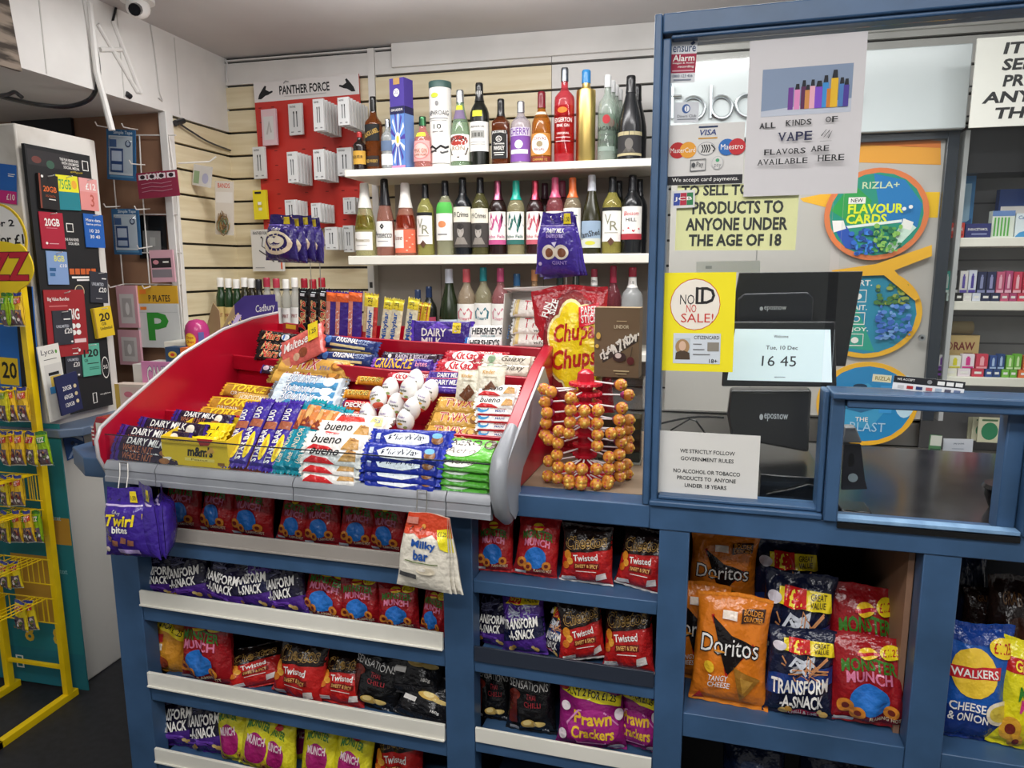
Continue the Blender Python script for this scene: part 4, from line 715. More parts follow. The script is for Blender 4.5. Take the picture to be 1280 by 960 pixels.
# yellow box of sweet bags
p = ST.l(207, 577, .02); q = ST.l(287, 588, .015); w = q.x - p.x; hh = ST.l(207, 545, .02).z - p.z
b = B(); YB = 'p#ecc81c'; zb = Z_T0 + .0015; h = ST.l(240, 548, .01).z - zb; dp = .13
b.box(0, 0, 0, w, dp, .002, YB); b.box(0, 0, .002, w, .002, h, YB); hb = ST.l(280, 521, .142).z - zb; b.box(0, dp - .002, .002, w, dp, hb, YB)
for x in (0, w - .002): b.prism([(x, .002, .002), (x, dp - .002, .002), (x, dp - .002, hb), (x, .002, h)], (.002, 0, 0), YB)
b.dec([t_("m&m's", -.2, -.25, .55, .4, 'p#1f1a14', b=.08, s=.15), ('p', [(.1, 1), (.6, 1), (.45, .55), (.2, .5)], 'p#b02a2a'), ('r', -.3, -.62, .6, -.4, 'p#f2dc6a'), t_('Peanut', -.1, -.58, .4, -.44, 'p#8a6a1a'), t_('PEANUT', -.7, .7, -.2, .85, 'p#8a6a1a'), ('p', [(.3, -.1), (.62, .1), (.55, .5)], 'p#e0a848'), ('r', -.9, -.9, -.6, -.7, 'p#c8a818'), ('r', .7, -.8, .9, -.6, 'p#8a5a20')], lambda u, v, e: (w / 2 * (u + 1), -e, h * (v + 1) / 2), w / h)
o = b.ob('sweet_box', None, ST.M @ PL((p.x, .012, zb), 0, 0), 'open yellow cardboard box of small sweet bags in the front tray', 'box')
for i, (x0, y0, x1, y1, d) in enumerate(((222, 556, 266, 559, .045), (232, 548, 276, 551, .07), (240, 540, 286, 543, .095))): place('mm', (x0, y0), (x1, y1), d, 50, 'yellow sweet bag with dark lettering inside the yellow box, %s of three' % ('front', 'middle', 'back')[i], 'yellow sweet bags in the yellow box')
for i, (x0, y0, x1, y1) in enumerate(((284, 584, 316, 503), (298, 584, 336, 499), (318, 587, 352, 503), (334, 590, 372, 501))): place('star', (x0, y0), (x1, y1), .012, 30, 'purple and yellow bar leaning upright in the front tray, %s of four' % nth(i, 4), g4, d2=.14)
for i, (x0, y0, x1, y1) in enumerate(((345, 592, 384, 506), (356, 592, 400, 500), (368, 594, 412, 506), (380, 594, 424, 508), (392, 595, 434, 512))): place('lindt', (x0, y0), (x1, y1), .011 + .004 * (i % 2), 30, 'teal bar with orange tip leaning in the front tray, %s of five' % nth(i, 5), g4, d2=.15)
BN = ['lowest', 'second from bottom', 'third from bottom', 'fourth from bottom', 'topmost']
row('bueno', [(378, 590, 452, 597, .012), (378, 578, 452, 585, .016), (379, 566, 454, 573, .022), (381, 552, 458, 558, .04), (398, 537, 470, 541, .085)], 'white bar with red print beside the teal bars, %s of five', g4, 42, BN)
row('bueno2', [(416, 526, 488, 533, .11)], 'white bar with a yellow panel lying across the pile below the eggs%.0s', g4, 55)
row('milkyway', [(452, 598, 552, 605, .012), (452, 588, 552, 596, .014), (452, 577, 554, 584, .018), (454, 565, 556, 572, .026), (463, 548, 566, 552, .06)], 'bright blue bar with white splash in the front tray, %s of five', g4, 38, BN)
row('aero', [(550, 610 - 1.5, 630, 617, .035), (550, 600, 630, 608, .037), (550, 591, 630, 599, .04), (549, 582, 630, 590, .043), (549, 573, 630, 580, .046), (550, 560, 633, 566, .062)], 'green bar with white bubble panel in the right front corner, %s of six', g4, 68, ['lowest', 'second from bottom', 'third from bottom', 'fourth from bottom', 'fifth from bottom', 'topmost'])
# ================================================================ crisp bags
def ring(cx, cy, r, c='f#d8862e'): return [('e', cx, cy, r, r * .8, c), ('e', cx, cy, r * .45, r * .36, 'f#7a2a1a')]
BG = {}
def defbag(key, base, items, seed=1, w=.155, h=.205, t=.072, hi=None, name='crisp_bag'): BG[key] = [lambda: bag(name, w, h, t, base, items, seed, hi), w, h, None]
_r = random.Random(5)
SCR = lambda c, n, x0, y0, x1, y1, w=.022: [('l', [(_r.uniform(x0, x1), _r.uniform(y0, y1)) for _ in range(3)], w, c) for _ in range(n)]
TAS = lambda y, c=CW: [t_('TRANSFORM', -.86, y, .8, y + .3, c, s=.25, b=.05, r=7), t_('-A-SNACK', -.62, y - .34, .62, y - .06, c, s=.25, b=.05, r=7)]
BITS = lambda: [('e', -.5, -.8, .13, .08, 'f#d8b060'), ('e', -.36, -.72, .1, .07, 'f#b98a3c'), ('e', .62, -.78, .13, .08, 'f#d8b060'), ('e', .5, -.7, .08, .06, 'f#e0c480')]
FL50 = [('p', [(-.75, .62), (-.3, .92), (.9, .9), (.86, .62)], 'f#e8c81e'), ('p', [(-.62, .66), (-.5, .9), (.05, .9), (.02, .64)], 'f#c8281e'), t_('50p', -.5, .68, -.02, .86, 'f#f2d83a'), t_('VALUE', .15, .69, .8, .84, 'f#3a2a1a')]
defbag('tas', 'f#4b2a83', [('p', [(-1, -.62), (1, -.35), (1, .25), (-1, .0)], 'f#15183a')] + SCR('f#9aa0b4', 9, -.6, .1, .5, .62) + SCR('f#6a4ab0', 5, -.8, .3, .9, .8) + TAS(-.1) + BITS() + FL50, 3, hi='f#5a3a94')
defbag('tas2', 'f#1a1730', [('p', [(-1, -1), (1, -1), (1, -.4), (-1, -.55)], 'f#4b2a83')] + SCR('f#5a5a78', 10, -.7, .2, .7, .8) + SCR('f#7a4ac0', 5, -.9, -.9, .9, -.5) + TAS(-.12) + BITS(), 7)
defbag('tasn', 'f#171c36', [('p', [(-1, -.5), (1, -.1), (1, .3), (-1, -.05)], 'f#1d3a7c')] + SCR('f#c8ccd4', 8, -.4, .05, .4, .5, .03) + SCR('f#c88a5a', 8, -.8, -.1, .8, .5, .016) + TAS(-.33) + [('p', [(-.4, -.9), (.5, -.84), (.5, -.7), (-.4, -.76)], 'f#b01f3a'), t_('CHILLI & LIME', -.34, -.86, .44, -.76, CW, r=3), ('p', [(-.6, .55), (.95, .5), (.85, .78), (-.6, .82)], 'f#e8cf1e'), ('p', [(-.45, .54), (.2, .53), (.16, .82), (-.45, .84)], 'f#c8201e'), t_('£1.', -.3, .57, .06, .79, 'f#f6e04a', b=.05), t_('GREAT', .3, .67, .74, .76, 'f#3a2a1a'), t_('VALUE', .3, .56, .74, .65, 'f#3a2a1a'), ('e', -.72, .64, .2, .1, 'f#d8d0d8')] + BITS(), 9)
MON = lambda c='f#2a72c4', g='f#3f7a2a', m='f#d87a9a': [t_('MONSTER', -.72, .22, .72, .46, g, b=.055, arc=.1), t_('MUNCH', -.6, .02, .6, .24, m, b=.055, arc=.06), ('e', .0, -.33, .52, .36, c)] + ring(-.62, -.52, .22) + ring(-.3, -.66, .2) + ring(.55, -.55, .2) + [t_('FLAMING HOT', .0, -.78, .8, -.68, 'f#f0d8b0'), ('r', -.85, -.92, -.35, -.82, 'f#e6e0dc'), ('e', 0, .66, .26, .11, 'f#e8c02a'), ('p', [(-.3, .61), (.3, .64), (.3, .70), (-.3, .67)], 'f#c01f2a')]
defbag('mon', 'f#a81e22', MON(), 11, hi='f#b8282a')
defbag('mon2', 'f#96181e', MON() + [('e', .6, .72, .3, .15, 'f#e8cf1e'), t_('£1.25', .38, .65, .82, .79, 'f#b01f1e')], 13)
CHE = lambda: [('p', [(-1, .05), (1, .3), (1, 1), (-1, 1)], 'f#211512'), t_('Cheetos', -.82, .3, .82, .68, 'f#b08c4c', s=.25, b=.08, r=10), t_('Cheetos', -.82, .3, .82, .68, 'f#2a1712', s=.25, b=.0, r=10), ('e', -.72, .0, .16, .16, 'f#d88a2a'), ('e', -.6, -.2, .14, .12, 'f#e0a03a'), ('e', -.75, -.36, .14, .12, 'f#c8701e'), t_('Twisted', -.45, -.12, .5, .08, CW, b=.03, r=8), ('p', [(-.4, -.42), (.6, -.34), (.6, -.16), (-.4, -.24)], 'f#6a1a14'), t_('SWEET & SPICY', -.34, -.36, .54, -.24, 'f#e0b060', r=4), ('l', [(-.3, -.5), (.5, -.46)], .012, CW), ('p', [(.45, -.8), (.85, -.7), (.8, -.5), (.5, -.56)], 'f#d8d0cc'), ('p', [(-.9, -.9), (-.3, -.86), (-.34, -.72), (-.86, -.76)], 'f#e6e0dc')]
defbag('che', 'f#bb2220', CHE(), 17, hi='f#c0302c')
defbag('che2', 'f#b01e1e', CHE(), 19, t=.07, hi='f#d8d4d0')
defbag('dor', 'f#d9791e', [('p', [(-.58, .62), (-.06, -.4), (.62, .2), (.0, .34)], 'f#1a1414'), ('l', [(-.58, .64), (-.06, -.4), (.62, .22)], .03, 'f#b8281e'), t_('Doritos', -.82, -.02, .76, .3, 'f#161214', b=.09), t_('Doritos', -.82, -.02, .76, .3, CW, b=.0), t_('TANGY', -.55, -.5, -.02, -.4, CW, s=.2), t_('CHEESE', -.56, -.62, .04, -.52, CW, s=.2), ('p', [(.12, -.2), (.85, -.4), (.3, -.82)], 'f#9a6a24'), ('p', [(.3, -.36), (.66, -.44), (.38, -.66)], 'f#b98a3a'), ('e', -.55, -.26, .14, .1, 'f#efc02e'), ('p', [(.22, .56), (.84, .62), (.84, .84), (.22, .78)], 'f#3a1f12'), t_('BOLDER', .28, .70, .8, .79, 'f#e0902e'), t_('CRUNCHIER', .28, .6, .8, .68, 'f#e0902e'), ('r', -.3, .6, .1, .74, 'f#f0e0d0'), ('p', [(-.92, -.95), (-.6, -.9), (-.75, -.76)], 'f#b8281e'), ('e', -.3, .05, .16, .02, 'f#e89a3a')], 23, w=.165, h=.225, t=.055, hi='f#e88a2a')
defbag('sens', 'f#121214', [t_('SENSATIONS', -.85, .25, .8, .45, CW, b=0, r=-4), ('e', -.62, .1, .25, .14, 'f#7a2a1e'), ('r', -.86, -.7, -.5, .1, 'f#5a1e18'), t_('THAI', -.1, .0, .3, .14, 'f#a8323a', b=0), t_('CHILLI', -.2, -.2, .5, -.06, 'f#a8323a', b=0), ('e', .0, -.66, .3, .13, 'f#d8b25a'), ('e', .42, -.64, .24, .08, 'f#e6c878'), ('e', -.05, -.62, .16, .08, 'f#f0d890'), t_('65g', .5, -.9, .75, -.8, CW), ('r', -.8, -.9, -.4, -.78, 'f#cfcac4')], 29, hi='f#1c1c1e')
defbag('sens2', 'f#17171a', [('e', .1, .12, .42, .16, 'f#d8b25a'), ('e', .1, .18, .22, .12, 'f#f0d890'), ('e', .6, .04, .3, .09, 'f#e6c878'), ('r', -.8, -.3, -.3, -.1, 'f#d8d4ce'), t_('180g', .4, -.5, .7, -.36, CW), ('p', [(-1, -1), (1, -1), (1, -.6), (-1, -.75)], 'f#232326')], 31)
defbag('prawn', 'f#8a1a6a', [('p', [(-.95, .74), (.95, .42), (.9, .16), (-.9, .46)], 'f#f0e028'), t_('ANY 2 FOR £1.25', -.72, .38, .78, .54, 'f#1c1a10', b=.04, r=-9), ('e', -.86, .62, .2, .14, 'f#c8281e'), ('e', .05, -.35, .78, .48, 'f#a3287e'), ('l', [(-.75, -.3), (-.4, .08), (.4, .05), (.8, -.3), (.4, -.75), (-.4, -.78), (-.75, -.3)], .02, 'f#d88ac0'), t_('Prawn', -.52, -.25, .6, .05, 'f#eec23a', b=.055), t_('Crackers', -.6, -.62, .66, -.34, 'f#eec23a', b=.055), ('e', -.78, .12, .14, .12, 'f#ecdfe4'), ('e', .84, -.02, .14, .16, 'f#ecdfe4'), ('e', -.86, -.6, .12, .14, 'f#ecdfe4'), ('e', .7, -.86, .24, .1, 'f#ecdfe4')], 37, hi='f#9a2a7a')
defbag('yel', 'f#d8cf2a', [('e', .0, -.2, .62, .5, 'f#a31f6a'), t_('MONSTER', -.6, .36, .6, .58, 'f#3a7a2a', b=.055, arc=.1), t_('MUNCH', -.5, -.05, .5, .2, 'f#f0d8e0', b=.055)] + ring(-.55, -.72, .2, 'f#c8a03a') + ring(.5, -.75, .2, 'f#c8a03a') + [('e', .1, .75, .3, .1, 'f#b81f2a')], 41, hi='f#e8e04a')
defbag('yelg', 'f#e0d51e', [('r', -1, .42, 1, .68, 'f#b81f1e'), t_('GRAB', -.7, .46, .1, .64, 'f#f2dc3a', b=.05), t_('MONSTER', -.5, -.05, .9, .2, 'f#2f7a2a', b=.055, arc=.1), t_('MUNCH', -.4, -.25, .8, -.02, 'f#c8327a', b=.055), ('e', .5, -.5, .34, .3, 'f#c42a7a')] + ring(-.55, -.6, .3, 'f#d8a030') + ring(-.3, -.82, .2, 'f#d8a030') + [('e', -.1, .8, .3, .09, 'f#b81f2a')], 43, w=.16, h=.23)
defbag('gold', 'f#c98a2a', [('p', [(-1, .95), (1, .3), (1, .05), (-1, .6)], 'f#efd72a'), t_('ANY 2 FOR £1.25', -.8, .4, .85, .56, 'f#2a2010', b=.03, r=-17), ('r', -.7, .0, .0, .25, 'f#b02a2a'), ('r', -.6, -.25, .0, -.05, 'f#e6dccc'), ('e', -.1, -.62, .5, .22, 'f#8a3a1e'), ('p', [(-1, -1), (-.2, -1), (-1, -.3)], 'f#7a1f1e')], 47)
defbag('walk', 'f#1c55a8', [('p', [(-1, .72), (1, .62), (1, 1), (-1, 1)], 'f#173a86'), ('p', [(-1, -1), (1, -1), (1, -.55), (-1, -.35)], 'f#15327a'), ('e', -.2, .22, .62, .42, 'f#f0c83a'), ('p', [(-.95, .1), (.5, .16), (.55, .36), (-.9, .3)], 'f#c01f2a'), t_('WALKERS', -.82, .16, .44, .29, CW, b=.03, r=2), t_('CHEESE', -.8, -.42, .14, -.28, CW, b=.03), t_('& ONION', -.8, -.6, .24, -.46, CW, b=.03), ('e', .55, -.4, .4, .22, 'f#e8dcc0'), ('e', .55, -.4, .3, .15, 'f#d8c04a'), ('e', .6, .66, .36, .16, 'f#f0d02a'), t_('£1.25', .36, .58, .84, .74, 'f#b81f1e', b=.03)], 53, w=.165, h=.23)
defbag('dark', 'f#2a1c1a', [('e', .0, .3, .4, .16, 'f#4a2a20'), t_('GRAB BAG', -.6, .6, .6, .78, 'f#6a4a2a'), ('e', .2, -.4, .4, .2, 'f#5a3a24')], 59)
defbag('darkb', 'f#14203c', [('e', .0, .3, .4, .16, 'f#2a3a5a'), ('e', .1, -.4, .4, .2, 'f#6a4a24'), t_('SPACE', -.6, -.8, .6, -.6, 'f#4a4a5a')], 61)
def putbag(key, xc, yt, yb, wpx, d, shelf, label, group=None, rz=0, tilt=-6, roll=0):
    if BG[key][3] is None: BG[key][3] = BG[key][0]()
    p = CT.l(xc, yb, d); h = CT.l(xc, yt, d).z - p.z; dep = (CT.w(p.x, d, p.z) - CAM).dot(CF); w = wpx * dep / FPX
    z = p.z if shelf is None else max(shelf + .001, p.z if abs(p.z - shelf) < .03 else shelf + .001)
    if shelf is not None: h = max(h, CT.l(xc, yt, d).z - z)
    sx, sz = w / BG[key][1], h / BG[key][2] / max(.6, math.cos(RAD(tilt)))
    M = CT.M @ PL((p.x, d, z), rz, tilt, roll) @ Matrix.Diagonal((sx, min(1.15, (sx + sz) / 2), sz, 1))
    return inst(BG[key][3], M, label, group, 'crisps')
_rb = random.Random(12)
def bags(key, rows, fmt, group, shelf, d=.07):
    n = len(rows)
    for i, r in enumerate(rows):
        xc, yt, yb, w = r[:4]; o = r[4] if len(r) > 4 else {}
        if i in (): continue
        putbag(o.get('k', key), xc, yt, yb, w, o.get('d', d), o.get('sh', shelf), fmt % nth(i, n), group, o.get('rz', 0) + _rb.uniform(-8, 8), o.get('t', -8) + _rb.uniform(-5, 2), o.get('ro', 0) + _rb.uniform(-5, 5))
# left bay, top shelf in the shade of the sweet stand
bags('mon', [(230, 606, 672, 50, dict(rz=6)), (272, 610, 676, 54, dict(rz=-4)), (316, 612, 680, 62), (366, 622, 682, 44, dict(ro=6)), (404, 622, 684, 52, dict(rz=5)), (446, 626, 688, 50), (486, 630, 694, 54, dict(rz=-5))], 'red crisp bag with blue oval on the top left shelf, %s', 'red crisps on the top left shelf', LV[0], .075)
# second shelf: purple then red
bags('tas2', [(204, 694, 752, 62, dict(t=-14, ro=4)), (240, 698, 762, 64, dict(t=-14, ro=-8, rz=8)), (282, 702, 770, 68, dict(t=-12, ro=6)), (322, 706, 774, 66, dict(k='tas', t=-12, ro=-4)), (362, 712, 782, 62, dict(t=-12, ro=-8, rz=-6))], 'purple and black crisp bag with slanted white lettering, second left shelf, %s', 'purple crisps on the second left shelf', LV[1], .06)
bags('mon2', [(404, 726, 786, 70, dict(ro=8, t=-14, rz=-8)), (450, 730, 790, 56), (498, 736, 793, 56, dict(rz=4)), (541, 738, 796, 40, dict(rz=-8))], 'red crisp bag with blue oval on the second left shelf, %s of four', 'red crisps on the second left shelf', LV[1], .06)
# third shelf
putbag('gold', 207, 788, 862, 58, .07, LV[2], 'gold crisp bag with a yellow price band at the left of the third shelf', None, 10, -10, 8)
putbag('mon2', 261, 786, 868, 78, .06, LV[2], 'large red crisp bag with yellow price spot beside the gold bag on the third shelf', None, -4, -6, 0)
putbag('che', 322, 828, 866, 74, .07, LV[2], 'red and black crisp bag slumped low beside the tall one on the third shelf', 'red and black twisted crisps on the third shelf', 8, -34, -14)
putbag('che', 372, 806, 878, 74, .055, LV[2], 'tall red and black crisp bag with white edge in the middle of the third shelf', 'red and black twisted crisps on the third shelf', -6, -12, 5)
putbag('che', 425, 838, 894, 66, .06, LV[2], 'red crisp bag leaning against the black bags on the third shelf', 'red and black twisted crisps on the third shelf', 4, -24, 6)
putbag('sens', 464, 826, 900, 72, .07, LV[2], 'glossy black crisp bag with thin white lettering, leftmost black one on the third shelf', 'black crisps on the third shelf', 0, -16, 8)
putbag('sens2', 517, 836, 892, 72, .075, LV[2] + .05, 'black crisp bag showing golden crisps, lying on top of the other black bag', 'black crisps on the third shelf', 0, -30, 2)
putbag('sens2', 526, 872, 914, 74, .05, LV[2], 'black crisp bag lying lowest by the middle post on the third shelf', 'black crisps on the third shelf', 0, -35, 10)
# bottom left shelf
bags('tas', [(226, 898, 968, 66, dict(k='tas2', t=-16)), (268, 914, 985, 64, dict(k='tas2', t=-16, ro=-10))], 'purple crisp bag on the bottom left shelf, %s', 'purple crisps on the bottom left shelf', LV[3], .07)
bags('yel', [(302, 924, 990, 50, dict(ro=-14)), (326, 924, 996, 54, dict(ro=6, d=.05)), (352, 938, 1000, 50, dict(d=.05)), (402, 940, 1004, 52, dict(d=.06)), (440, 940, 1008, 54, dict(d=.06, ro=10))], 'yellow crisp bag with magenta oval in the lower layer, bottom left shelf, %s', 'yellow crisps on the bottom left shelf', LV[3], .06)
bags('yel', [(330, 904, 936, 50, dict(d=.10, sh=None, ro=12, t=-30)), (376, 910, 952, 52, dict(d=.11, sh=None, ro=-8, t=-30)), (418, 918, 958, 46, dict(d=.12, sh=None, t=-30))], 'yellow crisp bag lying on top of the others, bottom left shelf, %s', 'yellow crisps on the bottom left shelf', None, .1)
putbag('che', 500, 934, 1012, 66, .09, LV[3], 'dark red crisp bag at the right end of the bottom left shelf', None, 0, -6)
# middle bay
bags('mon', [(617, 650, 716, 50, dict(rz=8)), (668, 650, 722, 56, dict(rz=-4))], 'red crisp bag with blue oval on the middle top shelf, %s', 'red crisps on the middle top shelf', MV[0], .06)
bags('che2', [(733, 662, 731, 68), (797, 664, 736, 60, dict(rz=-8, t=-12))], 'red and black crisp bag on the middle top shelf, %s', 'red and black twisted crisps on the middle top shelf', MV[0], .055)
bags('tas', [(614, 744, 806, 52, dict(k='tas2', d=.08)), (656, 745, 816, 58), (694, 756, 818, 34, dict(k='tasn', rz=-30, d=.06))], 'purple or navy crisp bag on the middle second shelf, %s of three', 'purple crisps on the middle second shelf', MV[1], .055)
bags('che2', [(729, 752, 824, 58, dict(rz=8)), (786, 758, 838, 66, dict(rz=-10, ro=-10, t=-14))], 'red and black crisp bag on the middle second shelf, %s', 'red and black twisted crisps on the middle second shelf', MV[1], .05)
bags('sens', [(616, 850, 926, 52, dict(d=.09)), (664, 850, 934, 64)], 'black crisp bag with thin white lettering on the middle third shelf, %s', 'black crisps on the middle third shelf', MV[2], .07)
bags('prawn', [(738, 858, 950, 86, dict(ro=3)), (796, 872, 960, 62, dict(rz=-12, d=.08))], 'magenta crisp bag with gold lettering, %s of two', 'magenta crisps on the middle third shelf', MV[2], .055)
# right bays
putbag('dor', 909, 756, 888, 92, .06, RV, 'bright orange crisp bag with black triangle, standing in front', 'orange crisps', -2, -6, 1)
putbag('dor', 868, 770, 886, 76, .14, RV, 'orange crisp bag mostly hidden behind the front orange bag', 'orange crisps', 0, -4)
putbag('dor', 902, 668, 770, 84, .20, None, 'shaded orange crisp bag above and behind the front orange bag', 'orange crisps', 2, -4)
putbag('tasn', 997, 796, 898, 84, .06, RV, 'navy crisp bag with yellow price flash, standing in front', 'navy crisps', 2, -8, 1)
putbag('tasn', 986, 732, 880, 86, .13, RV, 'navy crisp bag directly behind the front navy one', 'navy crisps', -3, -5, 2)
putbag('tasn', 978, 676, 800, 80, .22, None, 'shaded navy crisp bag at the back beside the orange one', 'navy crisps', 4, -3)
putbag('mon2', 1082, 800, 904, 92, .06, RV, 'dark red crisp bag with blue oval, standing in front beside the navy bag', 'red crisps in the right bay', -3, -8, -2)
putbag('mon2', 1070, 752, 890, 88, .15, RV, 'shaded red crisp bag behind the front red one', 'red crisps in the right bay', 3, -5)
putbag('walk', 1209, 798, 934, 86, .07, RV, 'blue crisp bag with yellow circle and red ribbon', None, 4, -8, 2)
putbag('yelg', 1276, 812, 940, 74, .06, RV, 'yellow crisp bag with red flash cut by the right picture edge', None, -4, -8, 4)
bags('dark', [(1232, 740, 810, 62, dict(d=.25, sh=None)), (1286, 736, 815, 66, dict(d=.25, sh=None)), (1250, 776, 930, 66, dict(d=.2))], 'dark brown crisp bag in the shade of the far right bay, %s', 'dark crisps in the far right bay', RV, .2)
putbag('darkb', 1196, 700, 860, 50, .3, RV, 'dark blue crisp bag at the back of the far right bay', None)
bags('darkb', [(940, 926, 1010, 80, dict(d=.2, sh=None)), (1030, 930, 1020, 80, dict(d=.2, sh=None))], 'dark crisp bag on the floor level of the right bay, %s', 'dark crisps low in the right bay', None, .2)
# ================================================================ hanging pouches
def pouch(name, w, h, t, base, items, seed=1, hi=None):
    S0 = bagS(w, h, t, seed, .97, .6)
    def S(u, v, e, sg=1):
        f = max(0, (v - .55) / .45); x, y, z = S0(u, v, 0, sg); k = min(1, max(0, (.62 - v) / .25)); k = k * k * (3 - 2 * k)
        return (x * (1 - .28 * max(0, (v + .2) / 1.2) ** 1.5), y * (.1 + .9 * k) - (e if sg > 0 else 0), z)
    b = B(); us = [math.sin(a) for a in lin_(-math.pi / 2, math.pi / 2, 17)]; vs = lin_(-1, 1, 25)
    b.grid(lambda u, v: S(u, v, 0), us, vs, base); b.grid(lambda u, v: S(u, v, 0, -1), us, vs, base, True); b.dec(items, S, w / h, .0014, .0004, .06)
    return b.ob(name)
TWI = [('r', -.95, .5, .95, .54, 'f#c8b8dc'), t_('Cadbury', -.4, .3, .1, .42, CW, s=.4, b=0), t_('Twirl', -.62, .0, .66, .3, 'f#ead02a', b=.055, s=.3), t_('bites', -.35, -.2, .3, -.02, CW, b=.05), ('e', -.75, -.74, .1, .08, 'f#d8c8b8'), ('p', [(-.2, -.8), (.62, -.84), (.62, -.7), (-.2, -.66)], 'f#b8a4d8'), ('p', [(.35, .6), (.75, .6), (.72, .9), (.38, .9)], 'f#ecd42a'), t_('1.50', .42, .66, .68, .78, K)] + [('p', [(x - .14, y - .08), (x + .1, y - .1), (x + .14, y + .06), (x - .08, y + .1)], 'f#8a5a44') for x, y in ((-.5, -.36), (-.25, -.48), (.1, -.4), (.4, -.46))]
MLK = [('p', [(-1, .42), (-.5, .48), (-.2, .38), (.3, .5), (.7, .36), (1, .46), (1, 1), (-1, 1)], 'f#cf4a2e'), t_('Milky', -.5, .1, .5, .34, 'f#24539e', b=.055), t_('bar', -.36, -.16, .22, .08, 'f#24539e', b=.055), ('p', [(.5, .62), (.98, .7), (.98, .1), (.7, .2)], 'f#efe02a'), t_('£1.25', .58, .5, .96, .6, K), ('r', -.7, -.24, .6, -.21, 'f#6a7a4a'), ('e', .15, -.42, .36, .1, 'f#e2d6bc'), ('e', .0, -.38, .16, .06, 'f#f0e8d8'), ('r', -.9, -.66, -.2, -.54, 'f#4a4a4a'), ('e', -.1, .68, .1, .06, 'f#e09a4a'), ('r', -.95, .72, -.4, .9, 'f#d88a7a')]
BUT = [('r', -.95, .56, .95, .59, 'f#b0a0d8'), t_('DAIRY MILK', -.45, .34, .5, .48, CW, b=.03), t_('buttons', -.4, .18, .45, .32, 'f#b8a0e0', b=.03)] + [q for x in (-.26, .34) for q in (('e', x, -.28, .34, .24, 'f#e2d8c8'), ('e', x + .03, -.3, .2, .15, 'f#7a4a30'))] + [('p', [(-.1, .02), (.15, .05), (.05, -.12)], 'f#d8d0ec'), t_('GIANT', -.1, -.68, .6, -.56, 'f#9a84c8'), ('e', -.7, -.66, .08, .06, 'f#c8b8dc'), ('p', [(.4, .62), (.85, .62), (.82, .94), (.42, .94)], 'f#ecd42a'), t_('1.50', .48, .7, .76, .84, K)]
WBU = [t_('Cadbury', -.3, .28, .3, .44, CW, s=.3), ('e', -.05, -.22, .95, .52, 'f#efe3c4'), ('e', .0, -.2, .72, .38, 'f#2d2360'), ('e', -.02, -.18, .55, .28, 'f#efe3c4'), ('e', -.1, -.14, .42, .2, 'f#2d2360'), ('e', -.28, -.12, .24, .14, 'f#f4ecd4'), ('e', .16, -.1, .24, .14, 'f#f4ecd4'), t_('Giant buttons', -.3, -.34, .3, -.26, CW), ('p', [(.25, .6), (.75, .6), (.72, .92), (.28, .92)], 'f#e0c82a'), ('r', -.9, .54, .9, .57, 'f#6a58b0')]
def hang(proto, M, label, group): return inst(proto, M, label, group, 'sweets pouch')
def hook(par, name, pts, r=.0014, m='m#b8b6b0'):
    b = B()
    for q in (pts if isinstance(pts[0][0], (tuple, list)) or isinstance(pts[0][0], V) else [pts]): b.tube(q, r, m, 6)
    return b.ob(name, par)
P_TW = pouch('sweets_pouch', .118, .158, .05, 'f#3d2788', TWI, 3)
p = ST.l(163, 614, -.075)
for i, (dx, dd, rz, lb) in enumerate(((0, 0, 8, 'front purple pouch with yellow lettering hanging from the left end of the grey rail'), (.030, .03, -28, 'purple pouch behind the front one at the left end of the rail'), (.052, .055, -48, 'hindmost purple pouch at the left end of the rail'))):
    hang(P_TW, ST.M @ PL((p.x - .016 + dx, p.y + dd, p.z - .160), rz, 0, 0, 1.06), lb, 'purple pouches at the left end')
wx = ST.l(150, 574, -.014).x
hook(stand, 'wire_hook', [[(wx + q, -.0155, 1.021), (wx + q + .012, -.03, .995), (wx + q + .03, -.06, .955), (wx + q + .034, -.085, .955)] for q in (0, .024)] + [[(wx, -.0155, 1.021), (wx + .024, -.0155, 1.021)]])
P_MK = pouch('sweets_pouch', .118, .165, .03, 'f#e6dfce', MLK, 5)
p = ST.l(527, 645, -.06)
for i, (dx, dd, rz, ro, lb) in enumerate(((0, 0, 4, 5, 'front white pouch with blue lettering and orange top hanging from the grey rail'), (.006, .02, -4, 2, 'second white pouch behind the front one on the rail hook'), (.022, .036, -16, -4, 'hindmost white pouch on the rail hook'))):
    hang(P_MK, ST.M @ PL((p.x + dx, p.y + dd, p.z - .158 - .008 * i), rz, 0, ro), lb, 'white pouches on the rail hook')
wx = ST.l(522, 620, -.014).x
hook(stand, 'wire_hook', [[(wx + q, -.0155, 1.021), (wx + q + .006, -.03, 1.0), (wx + q + .012, -.055, .962), (wx + q + .012, -.08, .96)] for q in (0, .022)] + [[(wx, -.0155, 1.021), (wx + .022, -.0155, 1.021)]])
P_BU = pouch('sweets_pouch', .118, .155, .045, 'f#3f2b8e', BUT, 8)
p = ST.l(696, 343, .46)
for i, (dd, ro, lb) in enumerate(((0, 1, 'front purple pouch with two chocolate discs hanging beside the wine shelf'), (.02, -3, 'purple pouch behind the disc pouch beside the wine shelf'), (.04, -5, 'hindmost purple pouch beside the wine shelf'))):
    hang(P_BU, ST.M @ PL((p.x + .006 * i, p.y + dd, p.z - .004 * i), -6, 0, ro), lb, 'purple pouches by the wine shelf')
pz = p.z + .135
hook(stand, 'wire_hook', [[(p.x + q, .62, 1.0), (p.x + q, .62, pz + .02), (p.x + q, .56, pz + .012), (p.x + q, p.y - .02, pz), (p.x + q, p.y - .026, pz + .008)] for q in (-.01, .016)])
P_WB = pouch('sweets_pouch', .135, .14, .05, 'f#2f2368', WBU, 12)
p = ST.l(366, 326, .6)
